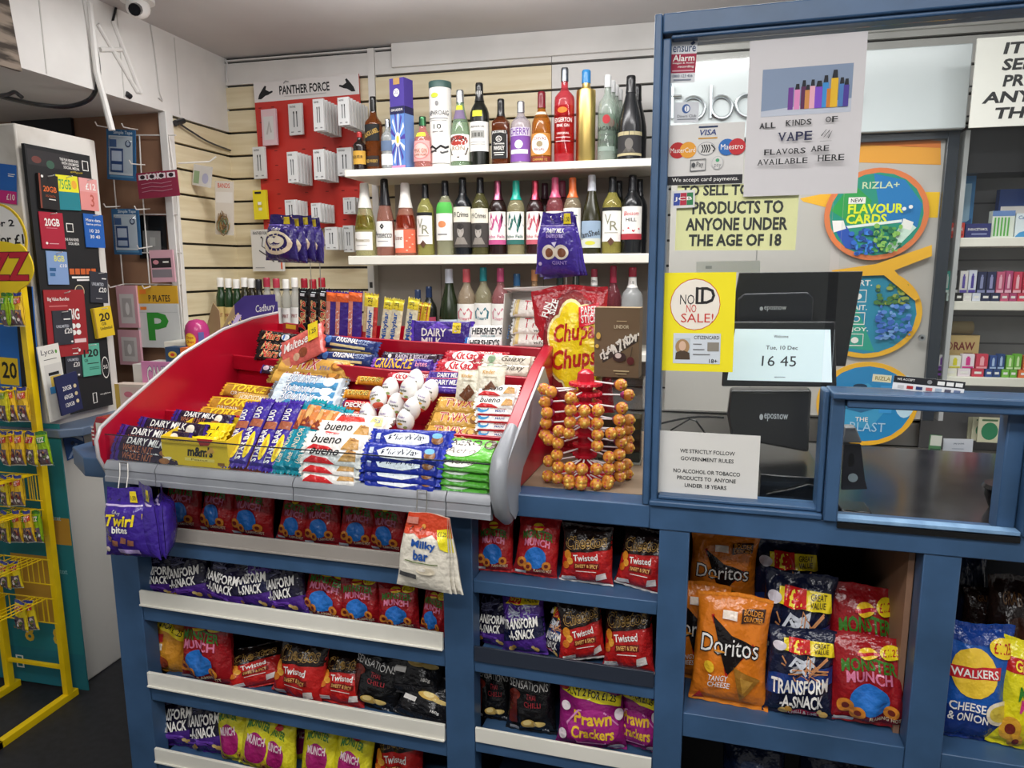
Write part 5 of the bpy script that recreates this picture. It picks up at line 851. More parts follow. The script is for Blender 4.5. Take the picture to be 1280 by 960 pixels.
for i, (dx, dd, rz, lb) in enumerate(((0, 0, -10, 'front purple pouch with a cream swirl hanging above the sweet stand'), (.022, .022, -16, 'second swirl pouch from the front above the sweet stand'), (.042, .045, -20, 'third swirl pouch from the front above the sweet stand'), (.06, .066, -24, 'hindmost swirl pouch above the sweet stand'))):
    hang(P_WB, ST.M @ PL((p.x - .036 + dx, p.y + dd, p.z - .006 * (i % 2)), rz, 0, 2), lb, 'swirl pouches above the stand')
pz = p.z + .125
hook(stand, 'wire_hook', [[(p.x + q, .72, 1.0), (p.x + q, .72, pz + .02), (p.x + q, .69, pz + .01), (p.x + q, p.y - .02, pz), (p.x + q, p.y - .026, pz + .008)] for q in (-.015, .02)])
# ================================================================ sheets, stickers and signs
def sheet(name, tl, tr, bl, at, base, items, label, cat, th=.0006, group=None, fine=2.0, lift=0):
    a, b_, c = at(*tl), at(*tr), at(*bl); x = b_ - a; z = a - c; w, h = x.length, z.length; n = x.normalized().cross(z.normalized()); n = -n if n.dot(CAM - a) < 0 else n
    o = c + (x * .5) + n * (th + lift)
    b = B(); b.box(-w / 2, 0, 0, w / 2, th, h, base); b.dec(items, PS(w / 2, 0, h), w / h, .00015, .0001, fine)
    return b.ob(name, None, FR(o, x, n), label, cat, group)
AT = lambda d: (lambda x, y: CT.at(x, y, d))
YW = lambda Y: (lambda x, y: atY(x, y, Y))
tx = lambda s_t, x0, y0, x1, y1, c=K, **k: ('t', s_t, x0, y0, x1, y1, c, k)
GOUT, GIN = .0285, .0352
SERW = dict(I=.5, W=1.2, M=1.2)
SERS = dict(A=((0, .08), (0, .92)), L=((0, .14), (1, .14)), K=((0, .14), (1, .14), (0, .9), (1, .88)), I=((0, .5), (1, .5)), N=((0, .1), (1, .1), (1, .9)), D=((0, .12), (1, .12)), F=((0, .14), (1, .14)), V=((1, .08), (1, .92)), P=((0, .14), (1, .14)), E=((0, .14), (1, .14)), R=((0, .12), (1, .12), (0, .92)), B=((0, .12), (1, .12)), H=((0, .1), (1, .1), (0, .9), (1, .9)))
def serif(s, x0, y0, x1, y1, c):
    out = []; ws = [SERW.get(ch, 1.0) for ch in s]; u = (x1 - x0) / (sum(ws) + .22 * (len(s) - 1)); x = x0; hh = y1 - y0
    for i, ch in enumerate(s):
        w = ws[i] * u; yy = .022 * (x + x1) * 0; g = w * (.3 if ch == 'I' else 1); xa = x + (w - g) / 2
        out.append(tx(ch, xa, y0, xa + g, y1, c, b=.02))
        for k, f in SERS.get(ch, ()):
            cx, yb = x + w * f, (y1 - hh * .07 if k else y0); out.append(('r', cx - u * .2, yb, cx + u * .2, yb + hh * .07, c))
        x += w + .22 * u
    return out
vap = [('r', -.75, .03, .80, .63, 'p#8292aa'), ('p', [(-.75, .03), (.8, .03), (.8, .2), (-.75, .1)], 'p#b9bfcb')]
for x, hh, w, c, tip in [(-.24, .36, .045, '#6a3a8c', 0), (-.13, .32, .05, '#d886b8', 1), (-.02, .36, .045, '#5a2a50', 1), (.05, .30, .045, '#c98a4a', 1), (.13, .36, .045, '#e0a8b8', 1), (.24, .34, .065, '#7a4ac0', 1), (.35, .40, .05, '#3a8ac8', 1), (.41, .30, .035, '#c87a2a', 0), (.50, .46, .06, '#e0b22a', 1), (.62, .36, .045, '#4a78b0', 1), (.70, .34, .045, '#4a3a90', 1)]:
    vap += [('r', x - w, .1, x + w, .1 + hh * .78, 'p' + c)] + ([('p', [(x - w * .8, .1 + hh * .78), (x + w * .8, .1 + hh * .78), (x + w * .6, .1 + hh), (x - w * .5, .1 + hh)], 'p#22242a')] if tip else [])
NV = 'p#25284a'
vap += serif('ALL', -.76, -.12, -.48, -.05, K) + serif('KINDS', -.3, -.105, .14, -.035, K) + serif('OF', .38, -.09, .58, -.02, K) + serif('VAPE', -.42, -.3, .16, -.19, NV) + [('l', [(.32, -.26), (.4, -.18), (.36, -.28), (.46, -.19), (.42, -.28), (.5, -.2), (.44, -.29)], .006, K), ('r', .3, -.33, .5, -.325, '#888888')] + serif('FLAVORS', -.66, -.47, .06, -.40, K) + serif('ARE', .16, -.455, .46, -.385, K) + serif('AVAILABLE', -.77, -.6, .1, -.53, K) + serif('HERE', .28, -.585, .72, -.51, K)
sheet('poster', (933.4, 52.5), (1080.5, 39.5), (929, 246), AT(GOUT), 'p#cdcacb', vap, 'white paper poster on the glass with a picture of colourful vapes', 'poster', lift=.0008)
sheet('sticker', (838.5, 50), (870, 48.5), (837, 104), AT(GOUT), 'p#d6d8da', [('r', -1, -.55, 1, .33, 'p#a12b45'), tx('ensure', -.9, .42, .9, .68, 'p#3a4a6a'), ('p', [(.45, .8), (.7, .92), (.85, .8), (.6, .7)], 'p#3a4a6a'), tx('Alarm', -.85, .0, .85, .28, WH, b=.03), tx('Images & Audio', -.85, -.15, .85, -.05, WH), tx('recording', -.4, -.34, .85, -.2, WH), ('r', -.85, -.48, .85, -.42, 'p#d8a8b4'), tx('0800 123 456', -.8, -.75, .8, -.62, 'p#3a4a6a', b=0), ('r', -.7, -.9, .7, -.84, 'p#7a8090')], 'red and white alarm warning sticker at the top left of the glass', 'sticker')
sheet('sticker', (844.5, 128.5), (875, 127), (842.5, 154), AT(GOUT), 'p#c9ccd0', [('e', -.05, .35, .34, .45, 'p#3a5a92'), ('e', .02, .35, .2, .3, 'p#e6e8ea'), ('r', -.04, .1, .02, .6, 'p#3a5a92'), tx('Diners Club', -.75, -.5, .8, -.22, 'p#5a5e66', b=0), ('r', -.75, -.72, .8, -.62, 'p#8a8e94')], 'small grey sticker with a blue disc emblem above the card payment notice', 'sticker', lift=.0008)
CARD = [('r', -1, -1, 1, -.70, 'p#26262a'), tx('We accept card payments.', -.86, -.93, .9, -.76, WH, b=.0), ('r', -.2, .86, .3, .92, 'p#2a3a5a'), tx('VISA', -.16, .62, .26, .8, 'p#2a3f7c', b=.03, s=.2), ('r', -.2, .50, .3, .545, 'p#c9963a'), ('e', -.74, .16, .22, .27, 'p#b52a2c'), ('e', -.46, .16, .22, .27, 'p#dd9a35'), tx('MasterCard', -.93, .08, -.27, .24, WH, b=.0), ('e', .02, .18, .23, .22, '#8a8c90'), ('e', .02, .18, .215, .2, 'p#d2d0cc')] + [('l', [(-.1 + .06 * i, .05), (-.06 + .06 * i, .18), (-.1 + .06 * i, .31)], .02, K) for i in range(4)] + [('l', [(.15, .3), (.25, .16), (.2, .08)], .02, K), ('e', .56, .2, .22, .27, 'p#2f6ab0'), ('e', .82, .2, .22, .27, 'p#bd2f35'), tx('Maestro', .4, .12, .98, .3, WH, b=.0), ('l', [(-.38, -.55), (-.38, -.18), (.02, -.16), (.02, -.53), (-.38, -.55)], .016, '#55585c'), tx('Pay', -.22, -.46, -.04, -.24, '#3a3c40', b=0), ('e', -.3, -.35, .05, .08, '#3a3c40'), ('e', .33, -.3, .15, .22, '#b0b2b4'), ('e', .33, -.3, .14, .2, 'p#d2d0cc'), tx('pay', .25, -.48, .43, -.34, '#6a6c70', b=0), ('e', .33, -.22, .05, .06, 'p#4aa070')]
sheet('payment_notice', (835.5, 157), (931, 152), (833.5, 232), AT(GOUT), 'p#d2d0cc', CARD, 'grey card payment notice with coloured card emblems on the glass', 'notice')
sheet('sticker', (841, 238.5), (870, 237), (839.5, 260.5), AT(GOUT), 'p#d8d8d6', [('p', [(-.85, -.7), (-.3, -.7), (-.25, .7), (-.8, .7)], 'p#33489a'), ('p', [(-.28, -.7), (.28, -.7), (.3, .7), (-.22, .7)], 'p#b02a40'), ('p', [(.3, -.7), (.85, -.7), (.85, .7), (.33, .7)], 'p#2f7a4a'), tx('JCB', -.75, -.25, .75, .25, WH, b=.03)], 'small blue, red and green striped emblem sticker', 'sticker')
sheet('age_notice', (847, 232), (1000, 228), (843.5, 313), AT(GIN), 'p#f4eeb2', [tx('TO SELL TOBACCO', -.92, .68, 1.25 - .3, .98, '#2c2d2a', b=.06), tx('PRODUCTS TO', -.72, .12, .76, .48, '#2c2d2a', b=.06), tx('ANYONE UNDER', -.82, -.38, .84, -.02, '#2c2d2a', b=.06), tx('THE AGE OF 18', -.76, -.86, .76, -.52, '#2c2d2a', b=.06)], 'yellow age notice with bold black capitals behind the glass', 'notice')
sheet('id_notice', (832, 341), (923, 340), (827, 463), AT(.024), 'p#f2e21c', [('e', -.1, .36, .7, .52, 'p#c8402a'), ('e', -.1, .36, .68, .505, 'p#ece4d6'), tx('NO', -.52, .36, -.12, .56, '#1c1a1a', b=.0), tx('ID', -.08, .38, .44, .7, '#1c1a1a', b=.03), ('r', -.06, .66, .14, .7, '#1c1a1a'), ('r', -.06, .37, .14, .41, '#1c1a1a'), tx('NO', -.34, .2, -.06, .36, 'p#c8352a', b=.0), tx('SALE!', -.48, .0, .42, .18, 'p#c8352a', b=.0), ('r', -.68, -.84, .64, -.22, 'p#cfd6dc'), tx('CITIZENCARD', -.1, -.34, .6, -.27, K, b=.03), ('r', -.62, -.76, -.2, -.32, 'p#b9c4c8'), ('e', -.42, -.5, .2, .16, 'p#a8845a'), ('p', [(-.62, -.76), (-.2, -.76), (-.22, -.62), (-.42, -.56), (-.6, -.62)], 'p#4a3a2a'), ('e', -.42, -.48, .1, .1, 'p#d8b49a'), tx('18+', .34, -.82, .56, -.74, K, b=.03), ('r', .28, -.58, .6, -.4, 'p#8a8478'), ('r', -.12, -.45, .12, -.43, '#777777'), ('r', -.12, -.56, .2, -.54, '#777777'), ('r', -.12, -.66, .36, -.64, '#777777')], 'bright yellow proof of age notice with a white circle on the glass', 'notice')
sheet('rules_notice', (826.5, 538), (952, 545), (823, 615.5), AT(GOUT), 'p#dad8d2', [tx('WE STRICTLY FOLLOW', -.58, .34, .52, .46, '#1c1d1f', b=.03), tx('GOVERNMENT RULES', -.56, .1, .5, .22, '#1c1d1f', b=.03), tx('NO ALCOHOL OR TOBACCO', -.7, -.3, .64, -.18, '#1c1d1f', b=.03), tx('PRODUCTS TO  ANYONE', -.62, -.52, .56, -.40, '#1c1d1f', b=.03), tx('UNDER 18 YEARS', -.46, -.75, .38, -.63, '#1c1d1f', b=.03)], 'white paper rules notice in the lower left corner of the glass', 'notice')
o = sheet('card_strip', (1115, 469), (1204, 477.5), (1115, 486), AT(.026), 'p#e8e8e8', [('r', -1, .0, 1, 1, 'p#1b1b1f'), tx('WE ACCEPT', -.9, .4, -.4, .7, WH), ('e', .02, .5, .07, .3, '#8a8a8a')] + [('r', x, .2, x + .2, .75, WH) for x in (.24, .49, .74)] + [('r', x, -.75, x + .18, -.3, c) for x, c in ((-.86, '#c8c8c8'), (-.6, '#b02a2a'), (-.34, '#2a3a6a'), (-.06, '#c86a6a'), (.2, '#a8b8c8'), (.46, '#5a5a6a'), (.72, '#6a7a9a'))], 'black and white strip of card logos standing on the hatch rail', 'sign')
sheet('small_sign', (1091, 467.5), (1114.5, 469.5), (1090, 476.5), AT(.027), 'p#d6cfa8', [tx('RIZLA', -.7, -.5, .9, .5, '#8a7a3a')], 'small cream sign beside the strip of card logos', 'sign')
# ================================================================ sweets on the counter right of the stand
def cupb(name, key_fn): return key_fn
p = CT.l(712, 500, .36); t = CT.l(726, 358, .36); hB = t.z - CTZ - .002
FLW = [('e', .17 + .46 * math.cos(a), .27 + .31 * math.sin(a), .38, .27, 'f#f0e4a8') for a in [2 * math.pi * i / 7 for i in range(7)]] + [('e', .17, .27, .5, .36, 'f#f0e4a8')] + [('e', .17 + .45 * math.cos(a), .27 + .3 * math.sin(a), .34, .24, 'f#f2d31e') for a in [2 * math.pi * i / 7 for i in range(7)]] + [('e', .17, .27, .5, .36, 'f#f2d31e')]
cb = bag('sweet_bag', .205, hB, .075, 'f#ab1522', [('e', .1, .24, .88, .7, 'f#7c1a22'), ('e', .12, .25, .84, .66, 'f#8a3230')] + FLW + [t_('Chupa', -.42, .3, .66, .56, 'f#b8281e', b=.05, s=.3, r=4), t_('Chups', -.5, -.02, .7, .26, 'f#b8281e', b=.05, s=.3, r=4), t_('FUN', -.78, .7, -.42, .78, CW, b=.05, r=70), t_('SIZE', -.58, .72, -.22, .8, CW, b=.05, r=70), ('p', [(.28, .5), (.8, .56), (.8, .8), (.28, .74)], 'f#d8283a'), t_('PAPER', .34, .66, .76, .75, CW, b=.03, r=3), t_('STICK', .34, .56, .76, .65, CW, b=.03, r=3), ('e', -.1, -.6, .2, .08, 'f#c8949a'), ('e', .3, -.72, .2, .06, 'f#d8a8ac')], 71, 'f#b01a28')
cb.matrix_world = CT.M @ PL((CT.l(724, 430, .36).x, .36, CTZ + .003), 3, -5, -4); tag(cb, 'large red sweet bag with a yellow flower emblem standing behind the lollipop tree', 'sweets')
# riser and brown box
pl, pr = CT.l(748, 475, .29), CT.l(797, 475, .29); zt_ = CT.l(770, 473, .29).z
b = B(); w = pr.x - pl.x + .02; CL = 't#eef0f0'
for q in ((0, 0, 0, w, .0025, zt_ - CTZ - .002), (0, .08, 0, w, .0825, zt_ - CTZ - .002), (0, .0025, 0, .0025, .08, zt_ - CTZ - .002), (w - .0025, .0025, 0, w, .08, zt_ - CTZ - .002)): b.box(*q, CL)
b.box(0, 0, zt_ - CTZ - .002, w, .083, zt_ - CTZ + .0005, CL); b.box(.003, .003, 0, w - .003, .079, .003, 'p#d8d4cc')
ris = b.ob('acrylic_riser', None, CT.M @ Matrix.Translation((pl.x - .006, .285, CTZ + .001)), 'clear acrylic riser box beside the blue screen post', 'riser')
for i in range(4):
    b = B(); b.box(0, 0, 0, w - .012, .06, .026, ('p#2f3a34', 'p#3a2a2a', 'p#26363a', 'p#40402a')[i]); b.dec([('r', -.8, -.5, .2, .5, ('p#8a9a7a', 'p#a86a5a', 'p#7a9aa0', 'p#b0a060')[i])], PS(w / 2 - .006, 0, .026), 2); 
    b.ob('tobacco_tin', None, CT.M @ Matrix.Translation((pl.x + .0 + (w - .012) * .0 + .001, .296, CTZ + .0055 + i * .0275)) @ Matrix.Translation((0, 0, 0)), ('lowest', 'second', 'third', 'topmost')[i] + ' dark flat packet inside the clear riser', 'packet', 'dark packets in the riser')
hL_ = CT.l(772, 386, .30).z - zt_
lb = carton('chocolate_box', .108, hL_, .05, 'p#6f5a42', [('p', [(-.7, -.35), (.95, .3), (.95, .05), (-.6, -.6)], 'p#3a2e26')] + [('e', _r.uniform(-.7, .9), 0, .035, .03, 'p#e6e0d6') for _ in range(0)] + [('l', [(x + _r.uniform(-.1, .1), -.42 + .42 * (x + .7) + _r.uniform(-.2, .2)), (x + _r.uniform(-.12, .12), -.42 + .42 * (x + .7) + _r.uniform(-.2, .2))], .022, 'p#e2ddd2') for x in lin_(-.65, .9, 40)] + [tx('LINDOR', -.1, .42, .55, .52, 'p#e0d2b0', b=.0), ('r', .0, .62, .45, .64, 'p#c8b48a'), ('e', .15, -.4, .3, .14, 'p#3a2420'), ('e', .1, -.36, .14, .08, 'p#d8c8c0'), ('e', .65, -.5, .16, .12, 'p#5a1a1c'), ('l', [(.65, -.4), (.72, -.1)], .012, 'p#4a3a2a'), ('r', -.1, -.82, .6, -.79, 'p#cdbb8e'), ('r', 0, -.9, .5, -.87, 'p#b0a078'), ('e', -.8, .2, .1, .1, 'p#d8b050'), ('e', -.85, -.1, .08, .06, 'p#d8b050')], top=[('r', -1, -1, 1, 1, 'p#a48c68')])
lb.matrix_world = CT.M @ PL((CT.l(771, 430, .30).x, .295, zt_ + .0022), -3); tag(lb, 'brown gold chocolate box standing on the clear riser', 'chocolate box')
# lollipop tree
AXD = .155; ax = CT.l(731, 560, AXD).x
b = B(); prof = [(.075, 0), (.07, .006), (.016, .012)]
zt2 = CT.l(733, 462, AXD).z - CTZ
for i, z in enumerate(lin_(.03, zt2 - .055, 8)): prof += [(.016, z - .006), (.028, z - .003), (.028, z + .003), (.016, z + .006)]
prof += [(.018, zt2 - .04), (.038, zt2 - .035), (.036, zt2 - .03), (.02, zt2 - .026), (.018, zt2 - .008), (.008, zt2)]
tree = b.lathe(prof, 'g#c0182c', 20).ob('lollipop_tree', None, CT.M @ Matrix.Translation((ax, AXD, CTZ + .001)), 'red plastic tiered lollipop tree on the counter beside the sweet stand', 'display stand')
for zz in (zt2 - .033, zt2 - .055, zt2 - .076):
    b = B(); n = 18; r0 = .034
    b.lathe([(.02, -.004), (r0, -.003), (r0, .003), (.02, .004)], 'g#c91a30', 18)
    for j in range(n): a = 2 * math.pi * j / n; b.ball((r0 * math.cos(a), r0 * math.sin(a), 0), .005, 'g#c91a30', 6, 4)
    o = b.ob('tier', tree); o.location = (0, 0, zz)
lolly = B(); lolly.ball((0, 0, 0), .0136, 'f#d08a34', 14, 10)
for j in range(9): a = 2 * math.pi * j / 9; lolly.ball((.0085 * math.cos(a), -.006, .0085 * math.sin(a)), .0042, ('f#e2ab48', 'f#c8642e', 'f#b8455a')[j % 3], 6, 5)
lolly.ball((0, -.0105, 0), .0048, 'f#ecc658', 7, 5)
lol = lolly.ob('lollipop')
B().tube([(0, .010, 0), (0, .018, 0)], [.0105, .004], 'f#9c3a6c', 9).ob('wrapper_twist', lol); B().tube([(0, .018, 0), (0, .072, 0)], .0019, 's#e8e2e0', 6).ob('stick', lol)
LP = [(320, 345), (355, 360), (453, 390), (705, 325), (325, 410), (335, 465), (330, 515), (453, 450), (522, 455), (590, 452), (710, 440), (450, 510), (522, 512), (587, 515), (697, 500), (395, 555), (445, 565), (588, 573), (655, 568), (697, 560), (325, 575), (345, 598), (390, 615), (587, 628), (705, 612), (385, 675), (645, 685), (697, 672), (345, 705), (392, 735), (450, 738), (510, 745), (582, 745), (643, 742), (697, 732), (340, 780), (388, 790), (445, 797), (508, 803), (640, 800), (700, 780), (447, 855), (505, 862), (580, 862), (635, 858)]
BK_ = [(742, 375), (745, 500), (742, 545), (742, 640), (738, 600), (733, 722), (735, 770), (712, 822)]
ROWZ = ['upper', 'middle', 'lower']
RE = [0, 400, 430, 485, 535, 585, 650, 690, 760, 830, 1999]
ring_of = lambda zy: next(k for k in range(10) if RE[k] <= zy < RE[k + 1])
ALLP = LP + BK_; RANK = {}
for k in range(10):
    for j, q in enumerate(sorted([q for q in ALLP if ring_of(q[1]) == k])): RANK[q] = (k, j)
for i, (zx, zy) in enumerate(LP + BK_):
    x, y = 600 + zx * .25, 400 + zy * .25; R = .098
    q = CT.l(x, y, AXD); dx = q.x - ax
    for _ in range(3):
        off = math.sqrt(max(0, R * R - dx * dx)); d = AXD - off if i < len(LP) else AXD + off * .4
        if abs(dx) > R: d = AXD
        q = CT.l(x, y, d); dx = q.x - ax
    rz = math.degrees(math.atan2(d - AXD, dx)) + 90
    k_, j_ = RANK[(zx, zy)]
    inst(lol, CT.M @ PL((q.x, d, max(q.z, CTZ + .014)), rz, 0, 0), 'gold foil lollipop, %s in the %s ring from the top of the tree' % (nth(j_), NTH[k_]), 'gold lollipops on the red tree', 'lollipop')
# things at the left end of the counter
p = CT.l(112, 566, .09)
b = B(); b.prism([(0, 0, 0), (.11, 0, 0), (.11, 0, .05), (.085, 0, .085), (.03, 0, .085), (0, 0, .04)], (0, .09, 0), 'g#9c1626'); b.dec([('r', -.55, -.2, .75, .75, 'p#d8d2c4'), ('r', -.6, -.9, .75, -.3, 'p#c86a2a')] + [('r', -.98, y, -.75, y + .12, 'p#e8dcd6') for y in (-.6, -.3, 0, .3)] + [('e', x, -.6, .12, .22, 'p#e0a83a') for x in (-.4, 0, .4)], PS(.05, .005, .078), 1.3); 
n = len(b.v); b.v = [(x + .055, y, z) if i >= 12 else (x, y, z) for i, (x, y, z) in enumerate(b.v)]
b.ob('collection_box', None, CT.M @ PL((p.x, .10, CTZ + .001), -12), 'small red box with a pale window behind the left side panel of the stand', 'box', bev=.003)
# ================================================================ till and things behind the glass
till = empty('till', CT.M, 'black point of sale till with a lit customer display behind the glass', 'till')
BLK = 'g#17181b'
def tpart(b, name, par=None, bev=.002): return b.ob(name, par or till, bev=bev)
def quadbox(pts, d, th, m, extra=0):
    q = [CT.l(x, y, d) for x, y in pts]; b = B(); b.prism([(v.x, v.y, v.z) for v in q], (0, th, 0), m); return b, q
WT = .9855
b, _ = quadbox([(1057, 458), (903, 455), (924, 341), (1079, 339)], .33, .025, 'g#1b1c20'); tpart(b, 'main_monitor')
b, _ = quadbox([(1016, 402), (922, 402), (922, 374), (930, 367), (1010, 365), (1018, 373)], .30, .03, 'g#161a24'); o = tpart(b, 'rear_hub', bev=.004)
p = CT.l(955, 389, .2995); q = CT.l(983, 383, .2995); b = B()
b.dec([tx('eposnow', -1, -1, 1, 1, 'p#c8ccd4'), ('e', -1.25, 0, .16, .8, 'p#c8ccd4')], lambda u, v, e: (lerp(p.x, q.x, (u + 1) / 2), .2995 - e, lerp(p.z, q.z, (v + 1) / 2)), 4); b.ob('maker_mark', o)
b, _ = quadbox([(1011, 566), (914, 548), (909, 520), (913, 488), (1015, 488), (1012, 540)], .235, .05, 'g#1e1f23'); o = tpart(b, 'stand_body', bev=.006)
p = CT.l(955, 526, .2345); q = CT.l(985, 518, .2345); b = B()
b.dec([tx('eposnow', -1, -1, 1, 1, 'p#c8ccd4'), ('e', -1.25, 0, .16, .8, 'p#c8ccd4')], lambda u, v, e: (lerp(p.x, q.x, (u + 1) / 2), .2345 - e, lerp(p.z, q.z, (v + 1) / 2)), 4); b.ob('maker_mark', o)
b, _ = quadbox([(1046, 484), (902, 483), (908, 402), (1044, 402)], .20, .018, 'g#202125'); o = tpart(b, 'customer_display', bev=.003)
SCRM = emit('display_glow', '#c9d8de', .62)
A, Bq, Cq, D = [CT.l(x, y, .1995) for x, y in ((909, 475), (1040, 478), (1038, 412), (919, 411))]
def SS(u, v, e): s, t = (u + 1) / 2, (v + 1) / 2; r = A * (1 - s) * (1 - t) + Bq * s * (1 - t) + Cq * s * t + D * (1 - s) * t; return (r.x, r.y - e, r.z)
b = B(); b.dec([('r', -1, -1, 1, 1, SCRM), tx('Welcome', -.16, .67, .14, .78, '#3a4248', b=.02), tx('Tue, 10 Dec', -.3, .2, .34, .37, '#33393e', b=.02), tx('16 45', -.36, -.42, .32, -.02, '#33393e', b=0), tx('eposnow', -.09, -.88, .12, -.82, '#3a4248')], SS, 1.9, .0002, .0002); b.ob('screen', o)
b = B(); q = CT.l(990, 600, .16); b.box(CT.l(950, 600, .1).x, .09, WT, CT.l(1030, 600, .1).x, .45, WT + .075, 'g#18191c'); tpart(b, 'cash_drawer')
b = B(); b.tube(smooth([CT.l(*c, .22) for c in ((815, 532), (850, 524), (875, 521), (905, 522))]), .0025, BLK); b.tube([CT.l(*c, .23) for c in ((838, 538), (862, 524), (870, 526), (884, 545))], .002, BLK); b.tube([CT.l(*c, .085) for c in ((958, 618), (990, 612), (1010, 606), (1024, 609))], .003, BLK); tpart(b, 'cable', bev=0)
sheet('receipt', (872, 327), (952, 326), (870, 341), AT(.335), 'p#eef0f2', [('r', -.7, -.3, -.5, .2, '#aab0b4')], 'white receipt slip sticking up behind the till', 'receipt')
# card machine stand in the hatch
p = CT.l(1070, 632, .08)
tm = empty('card_machine_stand', CT.M, 'black bracket stand for a card machine inside the serving hatch', 'stand')
b = B(); z0 = WT; x0 = CT.l(1050, 630, .08).x; x1 = CT.l(1090, 630, .08).x
b.box(x0, .07, z0, x1, .14, z0 + .018, BLK); b.ob('base', tm, bev=.004)
pts = [CT.l(x, y, .09) for x, y in ((1052, 612), (1084, 611), (1081, 600), (1076, 556), (1055, 555))]
b = B(); b.prism([(v.x, .088, v.z) for v in pts], (0, .012, 0), 'g#26272b'); q = CT.l(1066, 597, .088); b.lathe([(.009, 0), (.009, .001)], '#7d8a8c', 14)
b.v[-28:] = [(x + q.x, .0875 - z, y + q.z) for x, y, z in b.v[-28:]]; q = CT.l(1064, 575, .088); n = len(b.v); b.dec([('e', 0, 0, .006, .014, '#050506')], lambda u, v, e: (q.x + u, .0878 - e, q.z + v), 1, 0); b.ob('upright', tm)
pts = [CT.l(x, y, .10) for x, y in ((1054, 554), (1078, 554), (1070, 534), (1056, 534))]
b = B(); b.prism([(v.x, .10, v.z) for v in pts], (0, .03, 0), 'g#8d9092'); b.ob('card_machine', tm, bev=.003)
b = B(); q = CT.l(1250, 598, .2); b.lathe([(.02, 0), (.028, .02), (.028, .03), (.033, .034), (.03, .04)], 'g#16171a', 18); b.ob('round_tub', None, CT.M @ Matrix.Translation((q.x + .02, .22, WT + .0005)) @ Matrix.Scale(1.3, 4), 'black round tub on the inner worktop at the right of the hatch', 'tub')
# ---------------------------------------------------------------- cigarette gantry and display doors
YG = 2.64
hd = empty('gantry_header', Matrix.Identity(4), 'white gantry header panel with silver letters behind the glass', 'sign')
def ypoly(pts, Y, th, m): b = B(); b.prism([tuple(atY(x, y, Y)) for x, y in pts], (0, th, 0), m); return b
zA, zB = atY(1000, 150, YG).z, atY(1000, 68, YG).z; xA, xB = atY(832, 130, YG).x, atY(1213, 100, YG).x
gL0 = xA - .1
b = B(); b.box(gL0 + .1, YG, zA - .05, xB, YG + .06, zB, 'g#cfd6d8'); b.ob('panel', hd, bev=.004)
CH = 'm#c9ced2'
def let(paths, r=.0055):
    for P_ in paths:
        b = B(); b.tube([tuple(atY(x, y, YG - .008)) for x, y in P_], r, CH, 8); b.ob('letter', hd)
def arc(cx, cy, rx, ry, a0, a1, n=18): return [(cx + rx * math.cos(RAD(a)), cy - ry * math.sin(RAD(a))) for a in lin_(a0, a1, n)]
let([[(841, 108), (840, 148)], [(834, 121), (852, 120)], arc(867, 135, 14, 14, 0, 360), [(889, 107), (888, 148)], arc(902, 134, 13, 14, 0, 360), arc(935, 132, 15, 14, 40, 320), arc(966, 130, 13, 13, 0, 360), arc(998, 128, 13, 13, 40, 320), arc(1028, 126, 13, 13, 40, 320), arc(1060, 124, 13, 13, 0, 360)])
# door panel with round adverts
dp = empty('display_door', Matrix.Identity(4), 'pale gantry door with three round green and blue adverts behind the glass', 'door')
YD = 2.69
xd0, xd1 = atY(834, 400, YD).x, atY(1166, 350, YD).x
b = B(); b.box(xd0, YD, .95, xd1, YD + .02, zA - .05, 'p#bdb9b3'); xe = atY(946, 300, YD).x; b.box(xe, YD - .0008, .95, xe + .004, YD, zA - .05, 'p#8a8884'); b.ob('panel', dp)
b = B(); b.box(xd1, YD - .02, .95, atY(1181, 350, YD).x, YD + .03, zA - .05, 'g#2b323b'); b.ob('door_edge', dp, bev=.002)
q = atY(1152, 422, YD - .021); b = B(); b.tube([(q.x, q.y, q.z), (q.x, q.y - .006, q.z)], .011, 'm#b8bcc0', 16); b.tube([(q.x, q.y - .006, q.z), (q.x, q.y - .007, q.z)], .005, 'g#2a2c30', 12); b.ob('lock', dp)
sc = (atY(1160, 268, YD).x - atY(1030, 268, YD).x) / 130
def disc(cx, cy, rx, ry, off, rimc, items, name, label, rr=.9):
    c = atY(cx, cy, YD - off); b = B(); a, h = rx * sc, ry * sc
    pts = [(a * math.cos(t), 0, h * math.sin(t)) for t in lin_(0, 2 * math.pi, 49)[:-1]]; b.prism(pts, (0, .004, 0), rimc)
    b.dec([('e', 0, 0, rr, rr, items[0])] + items[1:], lambda u, v, e: (u * a, -e, v * h), a / h, .0003, .00012, .3)
    o = b.ob(name, dp, Matrix.Translation(c)); tag(o, label); return o
LEAF = lambda c, n, x0, x1, y0, y1: [('e', _r.uniform(x0, x1), _r.uniform(y0, y1), _r.uniform(.02, .065), _r.uniform(.02, .055), _r.choice(c)) for _ in range(n)]
YB = 'p#f0b52a'
b = B()
for pts in ([(1010, 246), (1180, 222), (1180, 212), (1150, 216), (1080, 190), (1080, 170), (1180, 190), (1180, 180), (1070, 172)],): pass
for pts, c in (([(1074, 180), (1176, 185), (1176, 206), (1074, 203)], 'p#e8a23a'), ([(1074, 170), (1176, 176), (1176, 185), (1074, 181)], 'p#d97a35'), ([(1140, 240), (1175, 240), (1172, 272), (1150, 272)], 'p#f2c21e'), ([(1000, 248), (1040, 240), (1036, 260), (1004, 252)], 'p#f0b52a')):
    b.prism([tuple(atY(x, y, YD - .001)) for x, y in pts], (0, .001, 0), c)
